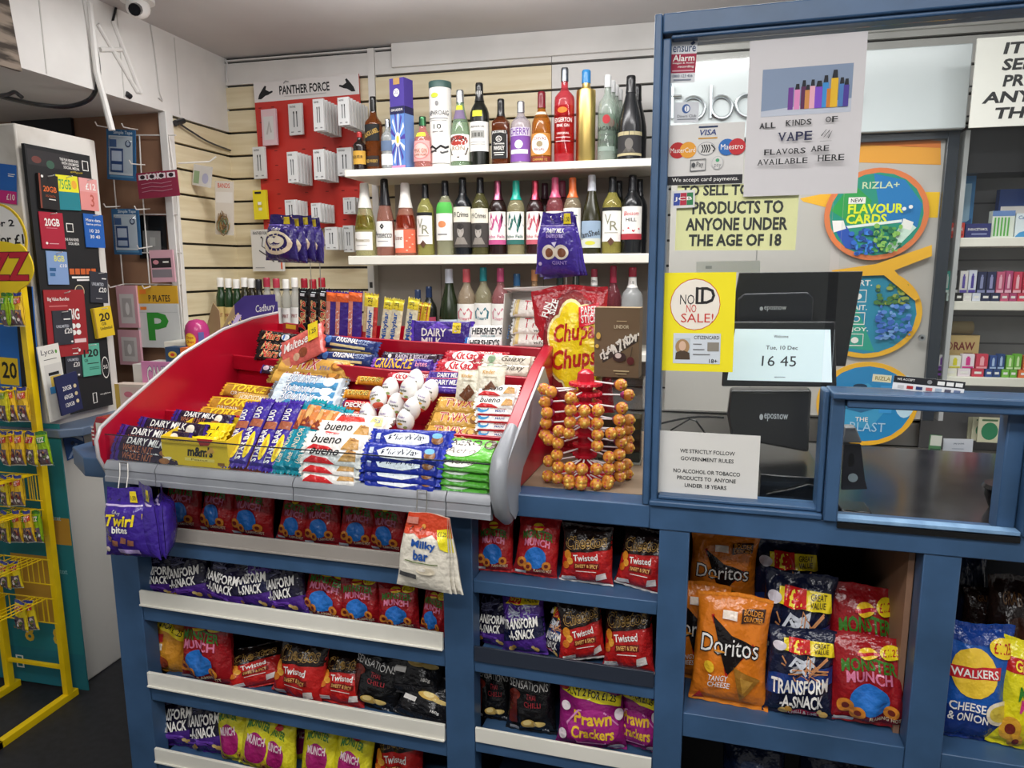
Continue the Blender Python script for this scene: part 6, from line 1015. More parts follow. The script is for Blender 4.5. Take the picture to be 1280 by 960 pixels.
b.prism([tuple(atY(x, y, YD - .02)) for x, y in ((1040, 338), (1095, 330), (1165, 306), (1165, 320), (1118, 338), (1150, 372), (1144, 376), (1105, 344), (1040, 346))], (0, .001, 0), 'p#efb42a'); b.ob('printed_bands', dp)
b = B(); b.box(xd0, YD - .02, zA - .075, xd1 - .0005, YD - .001, zA - .05, 'g#2b323b'); b.ob('door_head', dp)
disc(1083, 505, 66, 60, .004, YB, ['p#1f86bf', ('e', .75, .2, .22, .5, 'p#bfe0f0'), ('p', [(-.6, -.5), (.1, -.6), (.35, -.2), (.2, .3), (.0, .5), (-.5, .3)], 'p#3f9cc8'), ('e', -.12, .1, .32, .2, 'p#173a58'), ('e', -.12, .07, .26, .12, 'p#0f2436'), ('r', -.3, .1, .08, .16, 'p#dfe8ec'), ('e', -.15, .42, .14, .06, 'p#14344c'), ('l', [(-.4, -.08), (-.1, -.16), (.16, -.06)], .05, 'p#2a6a94'), ('r', .25, -.2, .5, .45, 'p#3a9ad8'), tx('RIZLA', .28, .18, .48, .26, WH), tx('THE', -.2, -.42, .05, -.32, WH), tx('BLAST', -.3, -.66, .4, -.44, 'p#a8d0e8', b=0), ('p', [(-.9, .2), (-.6, .25), (-.65, -.3), (-.85, -.3)], 'p#2aa0dc')], 'round_advert', 'lowest round blue advert with an amber rim')
disc(1083, 392, 70, 62, .010, YB, ['p#2389a8', ('p', [(-.9, -.3), (-.5, -.75), (.2, -.85), (-.2, .2), (-.8, .3)], 'p#2aa088'), tx('INSERT.', -.5, .62, .06, .74, WH, b=.03), tx('WAIT.', -.4, .08, .0, .19, WH, b=.03), tx('ENJOY.', -.45, -.42, .05, -.31, WH, b=.03)] + [('l', [(-.33, y), (-.33, y + .26), (-.03, y + .26), (-.03, y), (-.33, y)], .012, WH) for y in (.26, -.24, -.72)] + [('e', -.18, y + .12, .07, .07, WH) for y in (.26, -.24, -.72)] + [('e', -.18, -.12, .05, .05, 'p#2389a8')] + LEAF(['p#9aa84a', 'p#4a7a3a', 'p#2a5a4a'], 50, .15, .75, .2, .65) + LEAF(['p#3a6ac0', 'p#5a8ad8', 'p#7aa8e0'], 70, .2, .8, -.55, .2), 'round_advert', 'middle round teal advert with an amber rim')
disc(1095, 268, 65, 61, .016, 'p#dd7a45', ['p#1f8f78', ('p', [(-.1, .88), (.5, .72), (.86, .2), (.8, -.3), (.1, -.1)], 'p#1a78b8'), ('p', [(-.88, .1), (-.5, .7), (-.1, .3), (-.3, -.3)], 'p#2a9a4a'), tx('RIZLA+', -.3, .56, .4, .7, 'p#c8d8b0', b=.02), ('r', -.55, .24, -.22, .38, WH), tx('NEW', -.5, .27, -.27, .35, K, b=.02), tx('FLAVOUR', -.54, .03, .5, .22, 'p#e2ea2a', b=.06), tx('CARDS', -.56, -.19, .2, .0, 'p#e2ea2a', b=.06), ('p', [(-.56, -.3), (.5, -.18), (.5, -.12), (-.56, -.24)], 'p#e8f0ec'), ('p', [(-.84, -.2), (-.55, -.25), (-.25, -.8), (-.55, -.72)], 'p#2050b0'), ('p', [(-.84, -.12), (-.62, -.12), (-.56, -.3), (-.8, -.38)], WH), ('p', [(.55, -.1), (.78, -.3), (.35, -.85), (.2, -.8)], 'p#cfe8d8'), ('p', [(.52, -.1), (.72, -.18), (.68, -.36), (.5, -.3)], WH)] + LEAF(['p#2a6ac8', 'p#3a8ae0', 'p#1a4a98'], 60, -.45, .12, -.85, -.3) + LEAF(['p#5aa04a', 'p#8ac05a', 'p#2a7a4a'], 55, -.05, .5, -.8, -.25) + [('e', .5, .1, .04, .04, WH), ('e', .62, .14, .04, .04, WH)], 'round_advert', 'top round green and blue advert with an orange rim')
# shelf unit on the right
un = empty('gantry_shelf_unit', Matrix.Identity(4), 'grey steel gantry shelving with pale shelf edges at the right behind the glass', 'shelving')
YS = 2.70; xu0 = atY(1187, 350, YS).x
b = B(); b.box(xu0, YS - .02, .95, xu0 + .014, YS + .2, zA - .05, '#b4b6b6'); b.ob('upright', un)
b = B(); b.box(xu0 + .014, YS + .2, .8, 1.85, YS + .21, zA, '#77777a')
for i in range(12): b.box(xu0 + .014, YS + .198, 1.0 + i * .1, 1.85, YS + .2, 1.006 + i * .1, '#4a4a4e')
b.ob('back_panel', un)
sz = [atY(1230, 297, YS).z, atY(1230, 376.5, YS).z, atY(1230, 471, YS).z]
for z, nm in zip(sz, 'abc'):
    b = B(); b.box(xu0 + .0145, YS - .015, z - .03, 1.85, YS + .197, z, SHELFW); b.ob('shelf', un, bev=.002)
b = B(); b.box(xu0 + .0145, YS + .02, atY(1230, 215, YS).z, 1.85, YS + .197, zA - .03, '#2c2d31'); b.ob('dark_top_box', un)  # plain dark box filling the top of the shelf unit
b = B(); b.box(-.1, 2.42, 0, 1.85, 2.9, .80, '#b9b5b0'); b.ob('base_cabinet', un, bev=.003)
BOXN = [0]
def ybox(x0, y0, x1, z, Y, c, items, label, name='small_box', group=None, dp_=.03, yb=None, top=None):
    a = atY(x0, y0, Y); e = atY(x1, y0, Y); h = a.z - z; w = e.x - a.x
    o = carton(name, w * .97, h, dp_, c, items); o.matrix_world = PL(((a.x + e.x) / 2, Y, z + .0008)); return tag(o, label, 'box', group)
gm = 'medicine boxes'
ybox(1184, 279, 1206.5, sz[0], YS + .01, 'p#d8453a', [tx('NUROFEN', -.9, -.1, .8, .35, WH, b=.02), ('r', -.9, -.7, .9, -.5, 'p#a82a24')], 'red medicine box at the left end of the upper gantry shelf')
ybox(1207, 280, 1240, sz[0], YS + .01, 'p#2a2f6c', [tx('PARACETAMOL', -.8, .0, .75, .35, WH, b=.02), ('r', -.5, -.6, .7, -.4, 'p#8a90b8')], 'navy medicine box with white lettering on the upper gantry shelf')
ybox(1241, 264, 1270, sz[0], YS + .02, 'p#dfe6da', [('r', -1, .6, 1, 1, 'p#6a8ac0')] + [('r', -.8 + .3 * i, -.9, -.65 + .3 * i, .5, 'p#5ab04a') for i in range(5)], 'white and green striped box on the upper gantry shelf')
ybox(1270.5, 267, 1300, sz[0], YS + .02, 'p#e2ecf0', [('p', [(-1, -1), (1, -1), (1, -.2), (-.6, -.6)], 'p#4a9ad0'), tx('Care', -.8, .5, .2, .8, 'p#4a7ab0')], 'white and pale blue box on the upper gantry shelf by the picture edge')
ybox(1250, 237, 1300, sz[0], YS + .09, 'p#1f3a74', [('r', -.9, -.3, .9, .3, 'p#d8d4d0'), ('e', .6, .6, .2, .15, 'p#e0a82a')], 'large navy box standing behind the striped box on the upper gantry shelf')
ybox(1190, 213, 1222, sz[0], YS + .10, 'p#3f7fb4', [('r', -1, -.5, .7, .6, 'p#9cc0d8'), ('p', [(-.9, -.9), (.9, -.6), (.9, -.4)], 'p#2a5a94')], 'tall pale blue pack standing at the back of the upper gantry shelf')
VAPE = lambda c, c2, w=WH: [('r', -.35, -.6, .35, .5, c2), ('r', -.2, .5, .2, .7, c2), ('r', -.9, -1, .9, -.75, c2)]
for row, zz, y0, lst in ((1, sz[1], 338, [(1180, 1190, 'p#3aa090', 'p#d8e8e0', 'teal'), (1191, 1200, 'p#1c1c1e', 'p#d0d0d0', 'black'), (1201, 1211, 'p#e0dcd8', 'p#5a4aa0', 'white and violet'), (1212, 1222, 'p#d8dce8', 'p#4a3a98', 'pale blue and violet'), (1223, 1234, 'p#22284c', 'p#8a90b8', 'navy'), (1235, 1246, 'p#252a50', 'p#9a9ac8', 'dark navy'), (1247, 1257, 'p#c85a7a', 'p#f0b8c8', 'rose'), (1258, 1267, 'p#b84a78', 'p#f0c0d0', 'plum pink'), (1268, 1279, 'p#d0405a', 'p#f4c0c8', 'red pink'), (1280, 1291, 'p#c02a44', 'p#f0b0b8', 'crimson')]),
                         (2, sz[2], 443, [(1171, 1186, 'p#e8e4e4', 'p#7a3aa0', 'white and purple'), (1187, 1202, 'p#ecead8', 'p#d8cf2a', 'white and yellow'), (1203, 1219, 'p#ecdfe6', 'p#d8328a', 'white and magenta'), (1221, 1236, 'p#cc3a50', 'p#f0a8b0', 'red'), (1238, 1247, 'p#2a4a8c', 'p#a8c0e0', 'blue'), (1248, 1257, 'p#24447c', 'p#a8c0e0', 'dark blue'), (1259, 1268, 'p#7abf4a', 'p#d8ecb8', 'lime green'), (1269, 1278, 'p#6ab03a', 'p#d0e8b0', 'green'), (1280, 1295, 'p#e0703a', 'p#f4c8a8', 'orange')])):
    for x0, x1, c, c2, nm in lst: ybox(x0, y0 + (x0 * 7 % 3), x1, zz + .028, YS, c, VAPE(c, c2), '%s vape box on the %s gantry shelf' % (nm, 'middle' if row == 1 else 'lower'), 'vape_box', 'vape boxes on the gantry', .022)
    for i, (x0, x1, c, c2, nm) in enumerate(lst):
        if i % 2 == 0 and i + 1 < len(lst): ybox(x0, 0, lst[i + 1][1], zz, YS - .004, c2 if i == 0 else c, [('r', -.6, -.3, .6, .3, WH if i else K)], '%s shelf tray under the vape boxes on the %s gantry shelf' % (nm, 'middle' if row == 1 else 'lower'), 'vape_tray', 'vape trays', .03) if 0 else None
        a = atY(x0, 400, YS); e = atY(x1, 400, YS); b = B(); b.box(0, 0, 0, (e.x - a.x) * .99, .03, .0268, c2 if i == 0 else c); b.dec([('r', -.6, -.3, .6, .3, WH if i else K)], lambda u, v, h: ((e.x - a.x) * (.5 + u * .5), -h, .0268 * (v + 1) / 2), 2)
        b.ob('vape_tray', None, Matrix.Translation((a.x, YS - .004, zz + .0006)), '%s holder under the %s vape box on the %s gantry shelf' % (nm.split()[0], nm, 'middle' if row == 1 else 'lower'), 'holder', 'vape box holders')
ybox(1178, 419, 1226, sz[2] + .06, YS + .06, 'p#c9ad74', [tx('RAW', -.35, -.35, .75, .35, 'p#7a2a24', b=.05), ('e', -.62, 0, .2, .4, 'p#8a4a34'), ('e', -.62, 0, .14, .28, 'p#c9ad74'), ('r', .2, -.75, .7, -.6, 'p#8a5a3a')], 'tan rolling paper box with dark red lettering on the lower gantry shelf')
b = B(); a = atY(1178, 440, YS + .055); b.box(0, 0, 0, .16, .05, .059, 'p#a89468'); b.ob('box_riser', None, Matrix.Translation((a.x, YS + .06, sz[2] + .0005)), 'plain tan box under the rolling paper box', 'box')
a = atY(1183, 418, YS + .07); e = atY(1216, 410, YS + .07); zr_ = atY(1200, 419, YS + .06).z
b = B(); b.tube([(a.x, YS + .08, zr_ + .025), (e.x, YS + .08, zr_ + .025)], .0235, 'p#8a7a58', 14); b.ob('paper_roll', None, None, 'brown roll lying on the tan rolling paper box', 'roll')
# through the hatch
for i, (x, yb_, w) in enumerate(((1208, 548, 30), (1213, 550, 30), (1220, 552, 28))):
    sheet('card_pack', (x, 521), (x + w, 522), (x, yb_), YW(YS + .13 - i * .03), 'p#c9c8ac', [('e', .05, -.1, .75, .7, 'p#2f7f58'), ('r', -.7, .7, .7, .85, 'p#4a6a4a')], 'pale card pack with a green disc on the gantry wall, %s of three' % ('back', 'middle', 'front')[i], 'pack', .006, 'green disc packs')
sheet('blue_pack', (1246, 514), (1263, 515), (1246, 560), YW(YS + .12), 'p#1f62b0', [('e', 0, .2, .5, .3, 'p#4a9ae0'), ('l', [(-.4, -.4), (0, -.1), (.4, -.5)], .04, WH)], 'bright blue hanging pack at the right of the green disc packs', 'pack', .01)
sheet('leaflet_holder', (1180, 548), (1217, 549), (1178, 566), YW(YS - .05), 'p#c8ccd2', [tx('pay point', -.3, .2, .4, .5, '#4a5a6a'), ('r', -.4, -.4, .4, -.3, '#9aa4b0')], 'white leaflet card behind the blue tray', 'card', .003)
b = ypoly([(1178, 567), (1216, 566), (1233, 583), (1194, 583)], YS - .1, .01, 'p#2368b0'); b.ob('blue_tray', None, None, 'blue sloping tray at the back of the inner worktop', 'tray')
sheet('small_pack', (1160, 543), (1174, 544), (1158, 579), YW(YS - .06), 'p#4a7a50', [('r', -1, .3, 1, 1, 'p#c8ccc0'), ('r', -.9, -.2, .9, .1, 'p#2a4a34'), tx('menthol', -.8, -.6, .8, -.3, WH)], 'small green and white pack at the back of the inner worktop', 'pack', .01)
# large white age sign at the right
a = atY(1222, 48, 2.5); zt3 = a.z; zb3 = atY(1207, 160, 2.5).z
b = B(); w = .62; h = zt3 - zb3
b.box(0, 0, 0, w, .006, h, 'p#e8e6de')
for i, s in enumerate(('IT IS ILLEGAL TO', 'SELL TOBACCO', 'PRODUCTS TO', 'ANYONE UNDER', 'THE AGE OF 18')):
    x0, x1 = [(-.76, .76), (-.76, .5), (-.74, .34), (-.9, .66), (-.78, .56)][i]; y = .62 - i * .36
    b.dec([tx(s, x0, y, x1, y + .24, '#2a2b2d', b=.06, s=.12)], lambda u, v, e: (w / 2 * (u + 1), -e, h / 2 * (v + 1)), w / h, .0004, .0001)
b.ob('age_sign', None, Matrix.Translation((a.x, 2.5, zb3)), 'large white age notice with black italic capitals at the upper right', 'sign')
# ================================================================ left wall, booth and hanging goods
BXX = -2.05
b = B(); b.box(-3.2, 1.9, 0, BXX, 2.22, 1.94, SCUFF); booth = b.ob('booth_partition', None, None, 'tall white scuffed booth partition at the left behind the yellow sweet rack', 'partition', bev=.006)
zl = atX(75, 540, -1.95).z
b = B(); b.prism([(-3.2, 1.872, zl - .03), (-1.98, 1.872, zl - .03), (-1.93, 1.92, zl - .03), (-1.93, 2.16, zl - .03), (BXX - .02, 2.2, zl - .03), (-3.2, 1.95, zl - .03)], (0, 0, .03), noisy('grey_blue_laminate', '#4f5f76', '#5d6d84', (6, 6, 6), .35)); b.ob('ledge', booth, bev=.004)
AX_ = lambda o: (lambda x, y: atX(x, y, BXX + o))
BD = 'p#191a1c'
sheet('sim_card_board', (35, 181), (115.5, 196.5), (64, 523), AX_(.012), BD, [('r', -.95, .86, .3, .97, 'p#2c2a2c'), ('e', -.7, .9, .14, .025, 'p#6a3a34'), ('e', -.3, .88, .12, .03, 'p#3a5a4a'), tx('THE FUN NEVER ENDS', .0, .925, .6, .945, WH), tx('WITH UNLIMITED', .05, .898, .6, .918, WH), tx('SOCIAL MEDIA', .1, .87, .6, .89, WH), ('l', [(.72, .9), (.72, .95), (.9, .95), (.9, .88), (.72, .88), (.72, .9)], .004, WH), tx('giffgaff', .3, .845, .7, .86, 'p#b8a02a'), ('l', [(.0, .42), (.0, .46), (.2, .46), (.2, .40), (.0, .40), (.0, .42)], .004, WH), tx('THE FUN NEVER', -.1, .33, .35, .35, WH), tx('SOCIAL MEDIA', .0, .30, .35, .32, WH)] + [('r', -.05 + .18 * i, .075, .1 + .18 * i, .12, 'p#c8602a') for i in range(5)] + [('r', .0, .045, .6, .06, WH), ('r', .15, .025, .6, .038, WH), ('e', .2, -.055, .16, .05, 'p#d8cfa8'), ('e', .2, -.05, .13, .04, 'p#3a3a3a'), ('e', .83, -.68, .13, .09, WH), ('e', .83, -.68, .115, .08, BD), tx('5G', .76, -.69, .9, -.66, WH), ('l', [(.3, -.93), (.3, -.87), (.42, -.87), (.42, -.95), (.3, -.95), (.3, -.93)], .004, WH), tx('www.giffgaff.com', .55, -.9, .92, -.885, WH)], 'tall black display board of sim cards hanging on the white booth', 'display board', .012)
SIM = [((44, 216), (68.5, 220.6), (48, 260), 'p#1d1a1a', [('r', -1, -1, -.82, 1, 'p#7a3a2a'), tx('20GB', -.6, .0, .75, .32, 'p#d8682a', b=.03), tx('5G DATA', -.4, -.3, .6, -.18, 'p#a8502a'), ('r', -.1, -.45, .6, -.4, WH), ('e', -.65, .85, .12, .08, WH)], 'black sim card packet with orange figures, top left of the board'),
       ((69.4, 218), (96.6, 221), (74, 262), 'p#1e7d88', [('r', -1, .05, 1, 1, 'p#e3df2a'), tx('75GB', -.8, .2, .3, .75, 'p#3a9a5a'), ('e', .6, .5, .25, .25, 'p#e8a83a')], 'yellow and teal sim card packet in the top row'),
       ((97.5, 221.5), (120, 225), (101, 262), 'p#de8f8a', [('r', -1, .15, 1, 1, 'p#e3a09c'), tx('£12', -.3, .3, .8, .7, WH, b=.03), tx('3', .1, -.75, .5, .0, 'p#b8584a')], 'pink sim card packet at the right end of the top row'),
       ((44, 264), (74, 266.5), (52.5, 310.6), 'p#a81d35', [tx('20GB', -.6, .25, .65, .65, WH, b=.04), ('r', -.5, .12, .4, .15, 'p#d88a98'), ('e', -.6, -.7, .1, .07, WH), ('r', -.4, -.74, .4, -.7, 'p#d8a8b0')], 'dark red sim card packet with white figures in the second row'),
       ((99.4, 266.5), (124, 269), (107, 309), 'p#1d5cae', [tx('More data', -.8, .55, .7, .72, WH, b=.02), tx('Same price', -.8, .3, .7, .46, WH, b=.02), tx('10 20', -.5, -.1, .5, .1, WH), tx('30 40', -.5, -.45, .5, -.25, WH)], 'bright blue sim card packet with white lettering in the second row'),
       ((52.5, 313.4), (78.8, 315), (60, 355.6), 'p#7f9cc8', [tx('8GB', -.3, .4, .7, .75, 'p#e3e06a', b=.03), tx('£10', .2, .05, .9, .25, WH), ('r', -.8, -.2, -.2, .0, 'p#2a5a8a'), ('r', -.8, -.5, -.3, -.3, 'p#3a6a9a')], 'pale blue sim card packet with yellow figures'),
       ((107, 338.7), (129.4, 341), (112.5, 378), 'p#2d2f38', [tx('UNLIMITED', -.8, .1, .5, .3, 'p#c8ccd4', b=.02), tx('£20', -.05, -.3, .8, .0, WH, b=.02), ('r', -.4, -.75, .3, -.7, '#9a9a9a'), ('r', .3, .55, .8, .62, WH)], 'dark grey sim card packet at the right edge above the yellow one'),
       ((53.4, 362.5), (104, 362), (61, 448), 'p#9c2228', [tx('Big Value Bundles', -.85, .65, .2, .78, WH, b=.02), ('r', -.8, .5, .1, .54, 'p#c86a6a'), tx('BIG', .15, .1, .65, .42, WH, b=.05), ('e', .3, -.1, .12, .08, WH), ('e', .55, -.1, .12, .08, WH), ('e', .3, -.3, .12, .08, WH), ('e', .55, -.3, .12, .08, WH), ('r', .3, -.62, .9, -.5, 'p#e8c8c8'), ('e', .5, -.85, .06, .05, WH)], 'large dark red sim card poster packet in the middle of the board'),
       ((60, 389), (84.4, 388), (68, 432), 'p#2f3139', [tx('UNLIMITED', -.7, .0, .6, .16, 'p#c8ccd4', b=.02), tx('£20', .1, -.35, .9, -.05, WH, b=.02), ('r', .1, .45, .8, .52, WH), ('e', .8, -.85, .12, .06, WH)], 'dark grey sim card packet overlapping the large red one'),
       ((113.5, 386), (136, 382), (119, 423.5), 'p#e2bf1e', [tx('20', -.4, .1, .7, .6, K, b=.05), tx('GB', -.3, -.2, .2, .0, K), tx('Unlimited', -.5, -.5, .8, -.3, K), ('r', -1, -1, -.85, 1, 'p#a8862a')], 'bright yellow sim card packet at the right edge of the board'),
       ((75, 435.6), (94.7, 434), (82.5, 473), 'p#2f3139', [tx('UNLIMITED', -.7, .1, .7, .26, 'p#c8ccd4', b=.02), tx('£20', .0, -.3, .8, .0, WH, b=.02), ('r', .0, .55, .7, .62, WH), ('e', .6, -.85, .14, .06, WH)], 'dark grey sim card packet left of the teal one'),
       ((94.7, 432), (117, 430), (104, 471), 'p#5fb59c', [tx('120', -.8, .2, .8, .65, K, b=.05), tx('GB', -.8, -.1, -.4, .08, K), ('r', -.5, -.25, .8, -.2, K), ('r', -.3, -.5, .8, -.46, 'p#3a7a6a'), ('r', -.3, -.6, .8, -.56, 'p#3a7a6a')], 'teal sim card packet with black figures in the bottom row')]
for i, (a, c, d, col, it, lb) in enumerate(SIM):
    o = sheet('sim_card', a, c, d, AX_(.0262 + .003 * (i == 8) - (.0 if i != 7 else .0)), col, it, lb, 'sim card', .003 if i not in (0, 9) else .010, 'sim card packets on the board')
    w = abs(o.bound_box[0][0]); top = o.bound_box[1][2]
    B().tube([(0, .012, top * .94), (0, -.018, top * .965), (0, -.024, top * .98)], .0016, 's#d8d8d4').ob('peg', o)
# booth front and lyca holder
sheet('price_card', (-14, 203), (17.5, 206.5), (-10, 252), YW(1.895), 'p#1f62b4', [('r', -1, -1, 1, -.35, 'p#c2247c'), tx('£10', .2, -.8, .85, -.5, WH, b=.02), ('r', .35, .4, .8, .44, WH), ('r', .35, .5, .9, .54, WH)], 'blue and magenta price card at the left picture edge', 'card')
sheet('network_board', (-60, 352), (36, 358), (-40, 520), YW(1.893), 'p#1d66b8', [('r', .55, -1, 1, 1, 'p#17181a'), ('r', .62, .45, .9, .85, 'p#23242a'), tx('20GB', .64, .55, .88, .7, 'p#d8682a'), ('r', .62, -.1, .9, .35, 'p#2d2f38'), tx('£20', .66, .0, .88, .15, WH), ('p', [(.0, -.45), (.5, -.45), (.5, -.05), (.0, -.05)], 'p#e2bf1e'), tx('20', .08, -.35, .45, -.12, K, b=.04)], 'blue and black sim card board on the booth front behind the sweet rack', 'board', .004)
lyc = sheet('leaflet_stand', (46, 434), (72.5, 428.5), (62, 528), lambda x, y: atX(x, y, -2.0), 'p#e6e4da', [tx('Lyca', -.75, .72, .45, .9, '#2a2c34', b=.0), ('e', .65, .8, .1, .05, 'p#5a9a3a'), ('r', -.6, .62, .6, .635, K), ('r', -.7, -.3, .9, .5, 'p#d6d4cc'), ('r', -.4, .2, .6, .28, K), ('r', -.3, -.1, .7, .18, 'p#d8b84a'), ('r', -.5, -.28, .6, -.1, 'p#3a8ac0')], 'white card leaflet stand with navy leaflets on the booth ledge', 'leaflet stand', .003)
sheet('leaflet', (66, 472), (93, 464), (76, 520), lambda x, y: atX(x, y, -1.965), 'p#1d2450', [tx('20GB', -.5, .2, .3, .42, WH, b=.02), tx('60GB', -.5, -.25, .3, -.03, WH, b=.02), tx('120GB', -.5, -.65, .3, -.45, WH, b=.02)] + [('e', .62, y, .14, .1, 'p#d8c89a') for y in (.3, -.1, -.5)], 'navy leaflet in the pocket of the white card stand', 'leaflet', .006)
a = atX(66, 487, -1.955); c = atX(104, 507, -1.955)
b = B(); b.prism([tuple(atX(*q, -1.955)) for q in ((77, 519), (107, 508), (96, 482), (94.5, 481), (101, 503), (78, 510), (68, 487), (66, 488))], (.0015, 0, 0), 'p#e8e6dc'); b.prism([tuple(atX(*q, -1.99)) for q in ((66, 519), (107, 508), (107, 510), (66, 521))], (.034, 0, 0), 'p#dedcd2'); b.ob('pocket', lyc)
sheet('blue_leaflet', (82, 541), (106, 532), (84, 576), lambda x, y: atX(x, y, BXX + .003), 'p#2c5596', [('p', [(-.8, .9), (-.5, .9), (.9, -.1), (.9, .2)], 'p#c0cfe4'), ('p', [(-.2, .9), (.1, .9), (.9, .4), (.9, .6)], 'p#c0cfe4'), ('p', [(-.9, -.9), (-.6, -.9), (.3, -.1), (.1, .0)], 'p#9ab4d8'), ('e', -.2, .1, .2, .14, 'p#1a2c50')], 'blue and white striped leaflet on the booth side by the counter end', 'leaflet')
TEAL = 'p#14747c'
sheet('advert_board', (-60, 523), (73, 530), (-15, 843), YW(1.885), TEAL, [('r', -1, -1, 1, -.72, 'p#126a78'), ('r', -1, .12, 1, .32, 'p#b98a2a'), ('p', [(-.2, -.5), (.5, -.5), (.5, .02), (-.2, .02)], 'p#c0922e'), tx('8', -.1, -.66, .06, -.54, 'p#d8b02a', b=.05), tx('8', .45, -.66, .6, -.54, 'p#d8b02a', b=.05), tx('www.greatcard.com', .0, -.86, .7, -.82, WH), ('r', -.35, -.89, -.2, -.79, WH), ('r', -.32, -.88, -.23, -.8, TEAL), tx('text', .7, .7, .85, .73, 'p#8ac0c8'), tx('text', .7, .3, .85, .33, 'p#8ac0c8'), tx('text', .72, -.1, .86, -.07, 'p#8ac0c8')], 'tall teal and amber advert board on the front of the booth behind the sweet rack', 'advert board', .004)
# ---- yellow sweet rack
YR = 1.84
rk = empty('sweet_rack', Matrix.Translation((-2.03, YR, 0)), 'yellow steel floor rack with wire hooks of small sweet bags at the left edge', 'rack')
def rp(name, pts, w, m=YEL):
    b = B()
    for a, c in zip(pts, pts[1:]):
        a, c = V(a), V(c); t = (c - a).normalized(); u = t.cross(V((0, 0, 1)) if abs(t.z) < .9 else V((0, 1, 0))).normalized() * w; v = t.cross(u).normalized() * w
        a2, c2 = a - t * w, c + t * w
        b.add([a2 - u - v, a2 + u - v, a2 + u + v, a2 - u + v, c2 - u - v, c2 + u - v, c2 + u + v, c2 - u + v], [(3, 2, 1, 0), (4, 5, 6, 7), (0, 1, 5, 4), (1, 2, 6, 5), (2, 3, 7, 6), (3, 0, 4, 7)], m)
    return b.ob(name, rk, bev=.001)
ztop = atY(38, 352, YR).z
for x in (.0, -.25): rp('post', [(x, 0, .012), (x, 0, ztop)], .011)
for x in (.0, -.25): rp('foot', [(x, .02, .012), (x, -.27, .012)], .012)
rp('foot', [(-.25, -.27, .012), (.0, -.27, .012)], .012)
for z in (.12, ztop - .01): rp('crossbar', [(-.25, 0, z), (0, 0, z)], .006)
b = B(); b.box(-.25, -.004, atY(38, 376, YR).z, 0, .004, ztop + .02, YEL); b.ob('top_panel', rk)
c = atY(-2, 298, YR - .01); b = B(); R = .108
b.prism([(R * math.cos(t), 0, R * math.sin(t)) for t in lin_(0, 6.2832, 37)[:-1]], (0, .004, 0), 'p#d8b81e'); SD = lambda u, v, e: (u * R, -e, v * R)
b.dec([('e', 0, 0, .94, .94, WH), tx('60p or 2', -.8, .28, .62, .52, K, b=.05), tx('or 4 For £1', -.9, -.16, .9, .1, K, b=.05)], SD, 1, .0004, .0003); o = b.ob('price_disc', rk); o.location = c - V((-2.03, YR, 0))
c = atY(0, 334, YR - .02); b = B(); w_ = atY(44, 343, YR - .02).x - c.x
b.prism([(w_ * math.cos(t) * (1 if abs(math.cos(t)) < .8 else .96), 0, .085 * math.sin(t) * (1.1 if math.sin(3 * t) > 0 else .95)) for t in lin_(0, 6.2832, 37)[:-1]], (0, .004, 0), 'p#efd01e')
b.dec([tx('FIZZ', -.86, -.45, .84, .5, 'p#7a1422', b=.08, s=.1), tx('FIZZ', -.86, -.45, .84, .5, 'p#c21f35', b=.04, s=.1)], lambda u, v, e: (u * w_, -e, v * .085), 1.5, .0004, .0003); o = b.ob('logo_plate', rk); o.location = c - V((-2.03, YR, 0))
ROWS = [(366, [(4, 12, 'g'), (13, 12, 'g'), (22, 12, 'r')], 42), (484, [(3, 13, 'y'), (14, 12, 'r'), (27, 15, 'r')], 44), (539, [(4, 13, 'r'), (14, 12, 'r'), (23, 12, 'r'), (37, 17, 'z'), (54, 16, 'g')], 44), (594, [(4, 13, 'z'), (13, 12, 'r'), (22, 12, 'r')], 40), (638, [(4, 13, 'z'), (12, 11, 'g'), (20, 11, 'r'), (28, 11, 'g'), (36, 11, 'r'), (45, 12, 'g')], 42), (701, [(4, 18, 'z'), (18, 16, 'z')], 36), (750, [(24, 22, 'z'), (37, 16, 'z')], 40)]
SK = {}
def spk(k):
    c = {'g': 'f#8fb51e', 'r': 'f#e0b52a', 'y': 'f#dcd02a', 'z': 'f#e8cf2a'}[k]; e = {'g': 'f#2f8a2a', 'r': 'f#c2452a', 'y': 'f#8ab02a', 'z': 'f#b8203a'}[k]; R = random.Random(ord(k))
    return bag('sweet_bag', .07, .13, .02, c, [('r', -.95, .82, .95, 1, 'f#2f3a8a' if k != 'g' else 'f#3a7a2a'), ('p', [(-.8, .3), (.8, .4), (.8, .75), (-.8, .65)], e), t_('FIZZ', -.6, .4, .6, .66, 'f#f4e0d0', b=.04, r=3), ('r', -.9, -.92, .9, .0, 'f#6a5a62')] + [('e', R.uniform(-.75, .75), R.uniform(-.8, -.1), .16, .1, R.choice(('f#8a4a4a', 'f#3a2a3a', 'f#c8b8b0', 'f#5a6a3a', 'f#b07a4a', 'f#e0dcd8'))) for _ in range(16)], ord(k), 'f#d8d8d0')
NMR = ['top', 'second', 'third', 'fourth', 'fifth', 'sixth', 'lowest']
